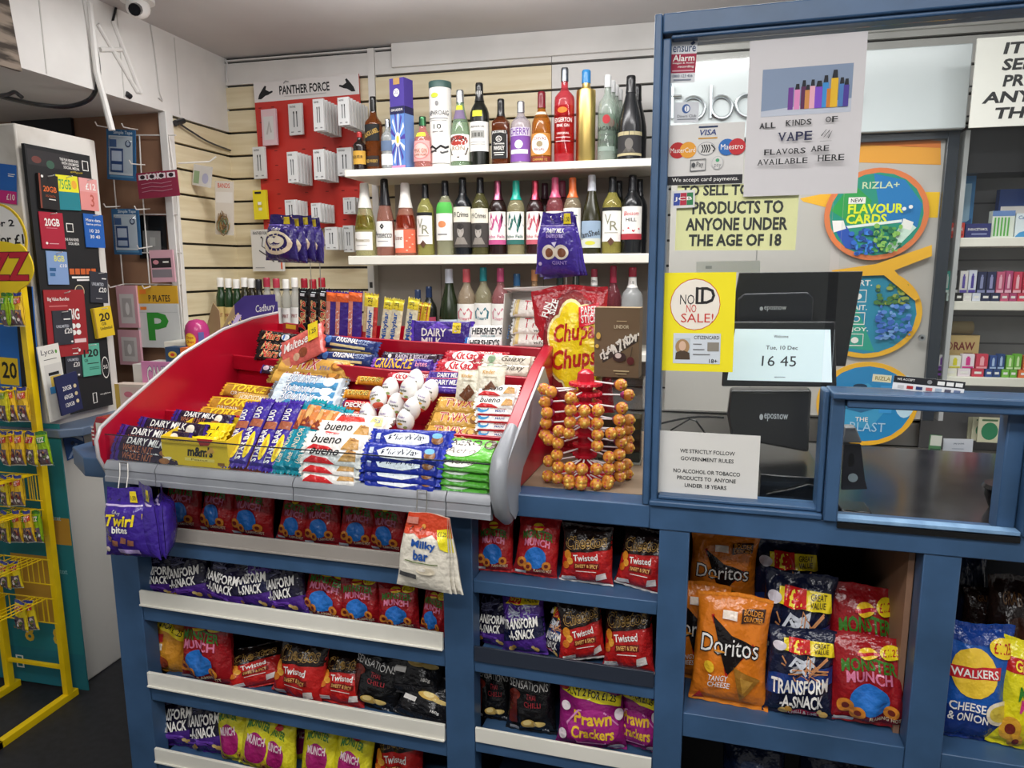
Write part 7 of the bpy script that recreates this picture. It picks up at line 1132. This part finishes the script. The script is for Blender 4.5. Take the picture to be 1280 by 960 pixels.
for r, (y, lst, hh) in enumerate(ROWS):
    z0 = atY(20, y + 3, 1.775).z - .004
    xs_ = [-.21]
    for x, w, k in lst:
        xq = min(-.03, atY(x, y, 1.775).x + 2.03 - .01)
        if all(abs(xq - v) > .022 for v in xs_): xs_.append(xq)
    if r > 2: xs_.append(-.05)
    for xh in xs_:
        b = B()
        for dx in (0, .02): b.tube([(xh + dx, -.01, z0), (xh + dx, -.22, z0 + .006), (xh + dx, -.23, z0 + .02)], .0018, YEL)
        b.tube([(xh, -.012, z0), (xh, -.012, z0 - .09)], .0016, YEL); b.tube([(xh + .02, -.012, z0), (xh + .02, -.012, z0 - .09)], .0016, YEL); b.ob('wire_hook', rk)
    b = B(); b.tube([(-.25, -.011, z0 - .001), (0, -.011, z0 - .001)], .0022, YEL); b.tube([(-.25, -.011, z0 - .09), (0, -.011, z0 - .09)], .0022, YEL); b.ob('wire_bar', rk)
    for i, (x, w, k) in enumerate(lst):
        Yp = 1.765 + .02 * (i % 2); p = atY(x, y, Yp); sc_ = w * (p - CAM).dot(CF) / FPX / .07; h = hh * (p - CAM).dot(CF) / FPX
        if k not in SK: SK[k] = spk(k)
        inst(SK[k], PL((p.x, Yp, p.z - h), (-12, 10, 4)[i % 3], 0, (3, -4, 0)[i % 3]) @ Matrix.Diagonal((sc_, 1, h / .13, 1)), '%s sweet bag on the %s row of the yellow rack, %s' % ({'g': 'green', 'r': 'amber and orange', 'y': 'yellow', 'z': 'yellow and red'}[k], NMR[r], nth(i, len(lst))), 'small sweet bags on the %s row' % NMR[r], 'sweets')
# ---- alcove: wire rack and packs
YA = 2.50
wr = empty('wire_grid', Matrix.Identity(4), 'white wire grid hung on the plywood board under the bulkhead', 'wire rack')
for a, c in (((167, 169), (220, 169)), ((174, 168), (178, 245)), ((211, 168), (221, 240)), ((178, 240), (193, 430)), ((168, 268), (222, 268)), ((172, 316), (228, 316)), ((140, 200), (158, 400)), ((221, 240), (231, 420)), ((155, 355), (228, 356))):
    b = B(); b.tube([tuple(atY(*a, YA + .035)), tuple(atY(*c, YA + .035))], .0028, 's#e8e4de'); b.ob('wire', wr)
for x, y in ((172, 162), (181, 206), (187, 261), (190, 308), (150, 258), (155, 355), (196, 356), (140, 160)):
    q = atY(x, y, YA + .03); b = B(); b.tube([tuple(q), tuple(q + V((.012, -.05, -.006))), tuple(q + V((.03, -.11, -.012))), tuple(q + V((.032, -.12, .0)))], .0024, 's#ece8e2'); b.ob('hook', wr)
PA = YW(YA - .02)
for i, (a, c, d) in enumerate((((131, 161), (167, 163), (135, 224)), ((139, 261), (173, 261), (144, 318)))):
    o = sheet('blister_pack', a, c, d, PA, 'p#2f6390', [('r', -.85, -.8, .8, .75, 'p#d3dce0'), ('r', -.8, -.9, .85, -.82, 'p#5a90b8'), tx('Simple Tape', -.5, .78, .8, .95, 'p#d8e4ec'), ('r', -.75, -.7, .15, .25, 'p#2a4a80'), ('r', -.65, -.25, .05, .15, 'p#d8e0ec'), ('r', -.65, -.62, .05, -.38, 'p#c8d4e4'), ('e', .5, .45, .2, .14, 'p#3a4a6a'), ('e', .5, .45, .12, .08, 'p#c8d4e0'), ('r', -.8, .3, -.3, .6, 'p#4a6a9a')], '%s blue and clear blister pack hanging on the plywood board' % ('upper', 'lower')[i], 'blister pack', .004, 'blue blister packs')
    w = o.dimensions.x; h = o.bound_box[1][2]; b = B(); b.grid(lambda u, v: (u * w * .38, -.022 * max(0, 1 - u ** 6) ** .5 * max(0, 1 - v ** 8) ** .5 - .001, h * (.5 + v * .36)), lin_(-1, 1, 13), lin_(-1, 1, 13), mt('t#eef2f6')); b.ob('clear_blister', o)
sheet('maroon_card', (171.5, 217), (222, 212), (175, 249), PA, 'p#8a2440', [tx('CONO', -.6, .4, .3, .9, WH)] + [('r', -.9 + .47 * i, .45, -.5 + .47 * i, .85, 'p#e8dce0') for i in range(4)] + [('e', -.7 + .47 * i, .65, .12, .16, 'p#2a1a20') for i in range(4)] + [('l', [(-.8, y), (-.3, y + .08), (.2, y - .04), (.7, y + .06)], .02, 'p#c08a9a') for y in (.1, -.2, -.5)], 'maroon card of small goods hanging near the alcove corner', 'card', .004)
sheet('socket_box', (172, 269), (206, 270), (176, 323), YW(YA + .045), 'g#1e1f20', [('r', -.7, -.7, .6, .3, 'p#8f8f8c'), ('r', -.2, -.4, .2, .0, 'p#a8a8a4')], 'black and grey electrical box on the plywood behind the wire grid', 'socket box', .004)
sheet('accessory_pack', (190, 313), (219, 312), (192, 353), PA, 'p#d8a8b4', [('r', -.9, -.1, .8, .5, 'p#2a2226'), ('r', -.9, -.7, .8, -.2, 'p#8a8288'), ('e', -.5, .25, .25, .14, 'p#d8909a'), ('r', .1, .2, .6, .3, WH)], 'pink and black accessory pack under the black socket box', 'pack', .008)
for i, (a, c, d) in enumerate((((151, 357), (176, 357), (152, 409)), ((152, 412), (179, 413), (153, 455)))):
    sheet('accessory_pack', a, c, d, PA, 'p#d5a3ae', [('r', -.72, -.8, .7, .6, 'p#d6d2d0'), ('r', -.5, -.5, .45, .4, 'p#b8b4b2'), ('e', 0, -.1, .2, .3, 'p#e6e4e2')], '%s pink framed accessory pack left of the plate with a green letter' % ('upper', 'lower')[i], 'pack', .012, 'pink accessory packs')
o = sheet('plate_pack', (176.5, 380), (229.5, 380), (175.5, 434), PA, 'p#cfd2d0', [tx('P', -.45, -.62, .42, .55, 'p#2f8f2f', b=.06), ('r', -.8, .72, -.5, .86, 'p#e8802a'), ('r', -.95, .6, .95, .62, 'p#b8bcba')], 'white plate pack with a big green letter hanging below the wire grid', 'pack', .003)
a, c, d = PA(177, 357), PA(231, 357), PA(177, 379); b = B(); w = (c - a).length
b.box(-w / 2, 0, 0, w / 2, .003, (a - d).length, 'p#d8a628'); b.dec([tx('P PLATES', -.35, -.75, .65, -.05, K, b=.02), ('r', -.75, .1, -.45, .6, 'p#e8802a')], PS(w / 2, 0, (a - d).length), 2.4); q = b.ob('header', o); q.location = (0, 0, (PA(177, 380) - PA(176, 434)).length)
# slat side wall: hook, small pack and elastic bands
b = B(); b.tube([tuple(atX(223, 204, -1.99)), (-1.93, atX(223, 204, -1.99).y, atX(223, 204, -1.99).z), tuple(atY(262, 202, 2.62)), tuple(atY(270, 196, 2.62))], .003, 's#e6e2dc'); b.ob('slat_hook', None, None, 'white slat hook on the side wall above the elastic bands', 'hook')
sheet('small_pack', (243, 205), (266, 209), (241, 231), YW(2.66), 'p#c9c6c0', [('r', -.9, -.8, -.3, .4, 'p#8aa07a'), ('e', .35, -.2, .35, .5, 'p#a8a8c0')], 'small clear pack of trinkets on the side wall hook', 'pack', .004)
o = sheet('elastic_band_pack', (265, 226), (288, 227), (270, 293), YW(2.70), 'p#cfc6b8', [tx('BANDS', -.7, .75, .6, .92, 'p#c8503a'), ('r', -.9, .2, .9, .6, 'p#d8d2c8')], 'clear pack of tangled rubber bands hanging in the corner', 'pack', .003)
b = B(); R = random.Random(4)
for i in range(12):
    h = o.bound_box[1][2]; cx, cz, rx, rz_, t0 = R.uniform(-.012, .012), h * R.uniform(.14, .3), R.uniform(.012, .026), R.uniform(.03, .05), R.uniform(0, 3)
    b.tube([(cx + rx * math.cos(a), -.004 - .006 * R.random(), cz + rz_ * math.sin(a) * .8) for a in lin_(t0, t0 + 5.5, 12)], .0018, R.choice(('s#7a5a34', 's#a8834a', 's#5a6a4a', 's#8a6a3a')), 5)
b.ob('rubber_bands', o)
# sweets beside the stand, left of its side panel
YL_ = 2.2
zc1 = atY(160, 516, YL_).z; zc2 = atY(225, 455, YL_ + .1).z
b = B(); b.box(-2.02, YL_ - .03, .1, -1.40, YL_ + .065, zc1 - .001, SCUFF); b.box(-2.02, YL_ + .065, .1, -1.40, 2.41, zc2 - .001, SCUFF); b.ob('side_step', None, None, 'white stepped ledge along the side wall behind the sweet stand', 'ledge')
def yb(name, x0, y0, x1, z, Y, dpt, c, items, label, cat='box', g=None): a = atY(x0, y0, Y); e = atY(x1, y0, Y); o = carton(name, e.x - a.x, a.z - z, dpt, c, items); o.matrix_world = PL(((a.x + e.x) / 2, Y, z + .0005)); return tag(o, label, cat, g)
yb('toy_box', 142, 480, 186, zc1, YL_, .05, 'p#e0cfc0', [('r', -1, -1, -.7, 1, 'p#c8a84a'), ('r', -.6, -.8, .6, .8, 'p#e3c8bc'), ('e', -.2, .3, .25, .2, 'p#d87a8a'), ('e', .1, -.4, .4, .3, 'p#e0684a'), ('r', .65, -.9, .95, .9, 'p#6a4a8a'), ('e', -.4, -.6, .2, .2, 'p#4a3a2a')], 'pink and cream toy sweet box low beside the stand panel')
o = yb('sweet_box', 176, 452, 222, zc1, YL_ + .05, .012, 'p#d88ab8', [tx('CANDY', -.7, .1, .7, .8, 'p#7a2a8a', b=.1), tx('CANDY', -.7, .1, .7, .8, WH, b=.03), ('e', -.6, -.5, .3, .3, 'p#c060b0'), ('e', 0, -.6, .3, .3, 'p#e8b0d0')], 'pink sweet box with white lettering beside the stand panel')
yb('sweet_box', 206, 434, 224, zc2, YL_ + .1, .05, 'p#2f4a6a', [('e', 0, .1, .6, .4, 'p#e0c23a'), ('e', 0, .1, .3, .2, 'p#c8402a')], 'small blue sweet box with a yellow flower beside the orange one')
yb('sweet_box', 225, 435, 245, zc2, YL_ + .1, .05, 'p#e0743a', [('r', -.7, -.2, .7, .5, 'p#e8a06a'), tx('XS', -.4, -.1, .4, .4, 'p#c83a2a')], 'small orange sweet box beside the blue one')
p = atY(248, 436, YL_ + .12); zz = p.z; b = B()
tub = yb('tub_riser', 228, 436.5, 268, zc2, YL_ + .16, .06, 'p#b9a07a', [], 'plain brown carton under the pink sweet tub')
p = atY(248, 436.5, YL_ + .19); r = .045; t = atY(248, 399, YL_ + .19).z - p.z
b = B(); b.lathe([(r * .9, 0), (r, .01), (r, t * .62), (r * .9, t * .8), (r * .6, t * .95), (.004, t)], 'g#b83a78', 22)
TSf = lambda u, v, e: ((r + .001 + e) * math.sin(u * 1.3), -(r + .001 + e) * math.cos(u * 1.3), t * .62 * (v + 1) / 2)
b.dec([('e', 0, .1, .4, .75, 'p#e8a82a'), ('e', 0, .1, .34, .64, 'p#f0d03a'), tx('Chupa', -.26, .15, .26, .5, 'p#c0281e', b=.03), tx('Chups', -.26, -.3, .26, .05, 'p#c0281e', b=.03), ('r', .55, -.9, .9, .9, 'p#5a5a9a')], TSf, 2, .0003, .0002, .2)
b.ob('sweet_tub', None, PL((p.x, YL_ + .19, p.z + .0006)), 'round pink sweet tub with a yellow flower emblem behind the stand panel', 'tub')
# purple display cartons in front of the small spirits
zc3 = 1.2005
a, e = atY(282, 400, 2.50), atY(346, 400, 2.46); ht = atY(310, 372, 2.48).z - zc3; w = e.x - a.x
PC = 'p#3f2f7c'
b = B(); b.prism([(0, 0, 0), (w, 0, 0), (w, 0, ht * .92), (w * .55, 0, ht * .9), (w * .1, 0, ht * .35), (0, 0, ht * .3)], (0, .003, 0), PC); b.prism([(0, .09, 0), (w * .75, .09, 0), (w * .75, .09, ht * 1.06), (w * .2, .09, ht * 1.02), (0, .09, ht * .8)], (0, .003, 0), PC); b.prism([(0, .003, 0), (0, .09, 0), (0, .09, ht * .8), (0, .003, ht * .3)], (.003, 0, 0), 'p#a58a62')
b.dec([tx('Cadbury', .25, .3, .92, .72, WH, b=.0, s=.3, r=8), tx('FLAKE', -.75, -.35, -.2, .1, 'p#e0c87a', b=.04, s=.3, r=40), ('p', [(-.95, -.95), (-.4, .25), (-.25, .2), (-.8, -.95)], 'p#c8b8e0')], PS(w / 2, 0, ht, 0) if 0 else (lambda u, v, h: (w / 2 * (u + 1), -h, ht * (v + 1) / 2)), w / ht)
b.ob('display_carton', None, PL((a.x, 2.47, zc3)), 'purple display carton with white script in front of the small spirit bottles', 'carton')
b = B(); b.prism([(0, 0, 0), (.10, -.05, 0), (.10, -.05, .12), (.06, -.03, .15), (0, 0, .05)], (0, .004, 0), 'p#b49a70'); b.ob('brown_card', None, PL((a.x - .105, 2.52, zc3)), 'brown cardboard flap left of the purple display carton', 'cardboard')
# ---- phone accessory board
YP = 2.93
pb = sheet('accessory_board', (329, 104), (461, 92), (331.5, 288), YW(YP), 's#bf2f26', [('r', -1, .74, 1, 1, 'p#dcd8d6'), tx('PANTHER FORCE', -.5, .82, .45, .93, K, b=.05)] + [('p', [(s * (x - .0), y) for x, y in ((.93, .78), (.9, .84), (.84, .9), (.78, .955), (.75, .94), (.77, .9), (.7, .87), (.64, .88), (.63, .86), (.72, .83), (.78, .82), (.86, .78))][::s], K) for s in (1, -1)] + [('r', x - .03, y, x + .03, y + .008, 'p#4a1210') for x in (-.9, -.65, .6, -.1, .3, .85) for y in lin_(-.9, .66, 9)] + [('l', [(-.4, .955), (-.36, .985), (-.3, .97)], .008, '#8a8a8a'), ('r', -.4, .785, .4, .79, '#a8a4a2')], 'red slotted phone accessory board with a white header on the back wall', 'display board', .008)
def phone_proto(k):
    if k == 'y': return carton('accessory_box', .04, .075, .012, 'p#e4d322', [('e', .0, -.05, .4, .3, 'p#c9b81a'), ('r', -.3, .0, .25, .2, WH), ('r', -.2, -.4, .3, -.2, 'p#d8d8c8'), ('r', -.7, .75, .3, .9, K)])
    if k == 'n': return carton('accessory_box', .1, .115, .014, 'p#d6d4d0', [tx('PANTHER FORCE', -.85, .75, .2, .9, K), ('l', [(-.2, .6), (-.3, .2), (.1, .0), (.5, -.25), (.75, -.45)], .025, '#3a3a3a'), ('l', [(-.5, .0), (.1, -.3), (.45, -.55)], .03, '#3a3a3a'), ('e', -.3, .62, .06, .05, '#2a2a2a'), ('r', .88, -.9, .98, .9, 'p#d85a2a'), ('r', -.8, -.85, -.2, -.8, '#9a9a9a')])
    if k == 'p': return carton('accessory_box', .045, .09, .012, 'p#d8bac0', [('r', -.7, -.7, .7, .6, 'p#cfcccb'), ('l', [(-.3, -.4), (.1, .3), (.3, -.3)], .06, 'p#b0aca8')])
    return carton('accessory_box', .04, .08, .01, 'p#d6d7d6', [tx('PANTHER', -.75, .74, .1, .86, '#4a4a4a'), ('r', -.28, -.5, -.14, .35, '#55585a'), ('r', .16, -.5, .3, .35, '#55585a'), ('r', -.3, .35, -.12, .5, '#2a2a2c'), ('r', .14, .35, .32, .5, '#2a2a2c'), ('r', -.7, -.85, -.3, -.78, '#8a8a8a'), ('r', .3, -.85, .7, -.78, '#8a8a8a')])
PP = {}
PK = [('w', 359, 130, 379.5, 168, 1), ('w', 390, 124, 406, 163, 6), ('w', 421, 122, 437.5, 156, 7), ('w', 314.5, 184, 333.5, 223, 1), ('w', 357.6, 190, 373, 228, 5), ('w', 390.5, 187, 407, 224, 5), ('w', 420, 185, 441, 219, 2), ('w', 355, 250, 372, 275, 4), ('w', 388, 254, 402, 277, 5), ('w', 428, 247, 445, 267, 2), ('w', 405, 284, 423, 312, 4), ('w', 428, 282, 443, 315, 2), ('y', 314.7, 238, 335, 274, 1), ('p', 325, 137, 347, 181, 1), ('n', 311, 287, 356, 339, 1)]
WHERE = ['the left hook of the top row', 'the middle hook of the top row', 'the right hook of the top row', 'the single hook left of the board in the second row', 'the left hook of the second row', 'the middle hook of the second row', 'the right hook of the second row', 'the left hook of the third row', 'the middle hook of the third row', 'the right hook of the third row', 'the middle hook of the bottom row', 'the right hook of the bottom row']
for r, (k, x0, y0, x1, y1, n) in enumerate(PK):
    if k not in PP: PP[k] = phone_proto(k)
    bx = PP[k].dimensions if 0 else [max(v[i] for v in PP[k].bound_box) - min(v[i] for v in PP[k].bound_box) for i in range(3)]
    for j in range(n):
        Yf = YP - .035 - .028 * (n - 1); a = atY(x0, y0, Yf); c = atY(x1, y1, Yf); w, h = abs(c.x - a.x), a.z - c.z; Yj = Yf + .028 * j
        pos = 'front' if j == 0 else ('hindmost' if j == n - 1 else NTH[j] + ' from front')
        lb = {'y': 'yellow accessory box left of the red board', 'p': 'pink clear accessory pack at the upper left of the red board', 'n': 'large white neckband headphone box below the red board'}.get(k) or ('white cable box on ' + WHERE[r] if n == 1 else '%s white cable box on %s' % (pos, WHERE[r]))
        inst(PP[k], PL(((a.x + c.x) / 2, Yj, c.z), -8 + (j * 5 % 7)) @ Matrix.Diagonal((w / bx[0], 1, h / bx[2], 1)), lb, 'white cable boxes on the red board' if k == 'w' else None, 'accessory box')
    q = atY((x0 + x1) / 2, y0, YP - .035 - .028 * (n - 1)); b = B(); b.tube([(q.x, YP - .002, q.z + .004), (q.x, q.y - .02, q.z + .003), (q.x, q.y - .028, q.z + .012)], .002, 's#e6e4e0'); b.box(q.x - .008, q.y - .03, q.z + .006, q.x + .008, q.y - .028, q.z + .018, 'p#e8dcd8'); o = b.ob('peg_hook', pb); o.matrix_world = Matrix.Identity(4)
    o.matrix_parent_inverse = pb.matrix_world.inverted()
# ---- trunking, cables and camera on the bulkhead
def bx(x, y): return atX(x, y, -1.996)
def strip(name, pts, r, m, label, cat): b = B(); b.tube(smooth(pts) if len(pts) > 3 else [tuple(q) for q in pts], r, m, 8); return b.ob(name, None, None, label, cat)
strip('cable_trunking', [bx(105, -6), bx(121, 94)], .009, WHITE, 'vertical white cable trunking on the bulkhead face', 'trunking')
strip('cable_trunking', [bx(141, 26), bx(176, 116)], .009, WHITE, 'long slanting white trunking below the hanging black flex', 'trunking')
strip('cable_trunking', [bx(122, 30), bx(172, 115)], .008, WHITE, 'second slanting white trunking left of the long one', 'trunking')
strip('cable_trunking', [bx(125, 62), bx(151, 62)], .008, WHITE, 'short level white trunking between the slanting ones', 'trunking')
strip('curtain_pole', [atX(112, 4, -1.985), atX(121, 90, -1.985), atX(140, 163, -1.96)], .011, WHITE, 'white tube hanging down from the bulkhead to the blister packs', 'pole')
strip('black_cable', [bx(105, -5), bx(118, 52), bx(123, 85), bx(122, 105), atX(112, 124, -2.02), atX(85, 133, -2.08), atX(50, 131, -2.12), atX(20, 125, -2.12), atX(-10, 118, -2.12)], .0075, 'g#1a1b1e', 'thick black cable looping under the bulkhead', 'cable')
strip('black_cable', [atX(-5, 120, -2.1), atX(10, 118, -2.1), atX(18, 115, -2.1), atX(24, 119, -2.1), atX(28, 122, -2.1)], .006, 'g#1a1b1e', 'short black cable end at the left below the bulkhead', 'cable')
strip('black_flex', [bx(149, -6), bx(144, 14), bx(141, 26)], .004, 'g#232427', 'thin black flex running into the long slanting trunking', 'cable')
strip('thin_wire', [bx(188, 30), bx(194, 70), bx(199, 112), bx(201, 120), bx(203, 126), bx(198, 122)], .002, 's#c8c6c2', 'thin pale wire hanging down the bulkhead face', 'wire')
strip('cable_clip', [bx(158, 117), bx(163, 121)], .010, 'g#26272b', 'small black clip on the lower edge of the bulkhead', 'clip')
strip('wall_wires', [atX(222, 153, -1.985), atX(240, 165, -1.985), atX(262, 178, -1.985), atX(288, 188, -1.99)], .004, 'g#3a3b3f', 'dark wires sagging along the side wall under the bulkhead', 'cable')
strip('cable_clip', [atX(219, 154, -1.985), atX(229, 151, -1.985)], .012, 'g#202124', 'black cable clip on the white corner post', 'clip')
strip('corner_wire', [atY(282, 74, 2.935), atY(284, 80, 2.935), atY(283, 92, 2.935), atY(284, 102, 2.935)], .003, 's#d8d8d8', 'short wire hanging in the corner below the ceiling', 'wire')
b = B(); q = atZ(172, 2, 2.40); b.lathe([(.055, 0), (.055, .012)], 's#e2e0dc', 20, (0, 0, -.012)); b.ball((0, 0, -.03), (.04, .04, .035), 's#e6e4e0', 14, 8); b.tube([(.012, -.02, -.04), (.022, -.045, -.052)], .02, 'g#141518', 12); b.ob('security_camera', None, PL((q.x, q.y, 2.4095)), 'white dome security camera with dark lens on the ceiling', 'camera')
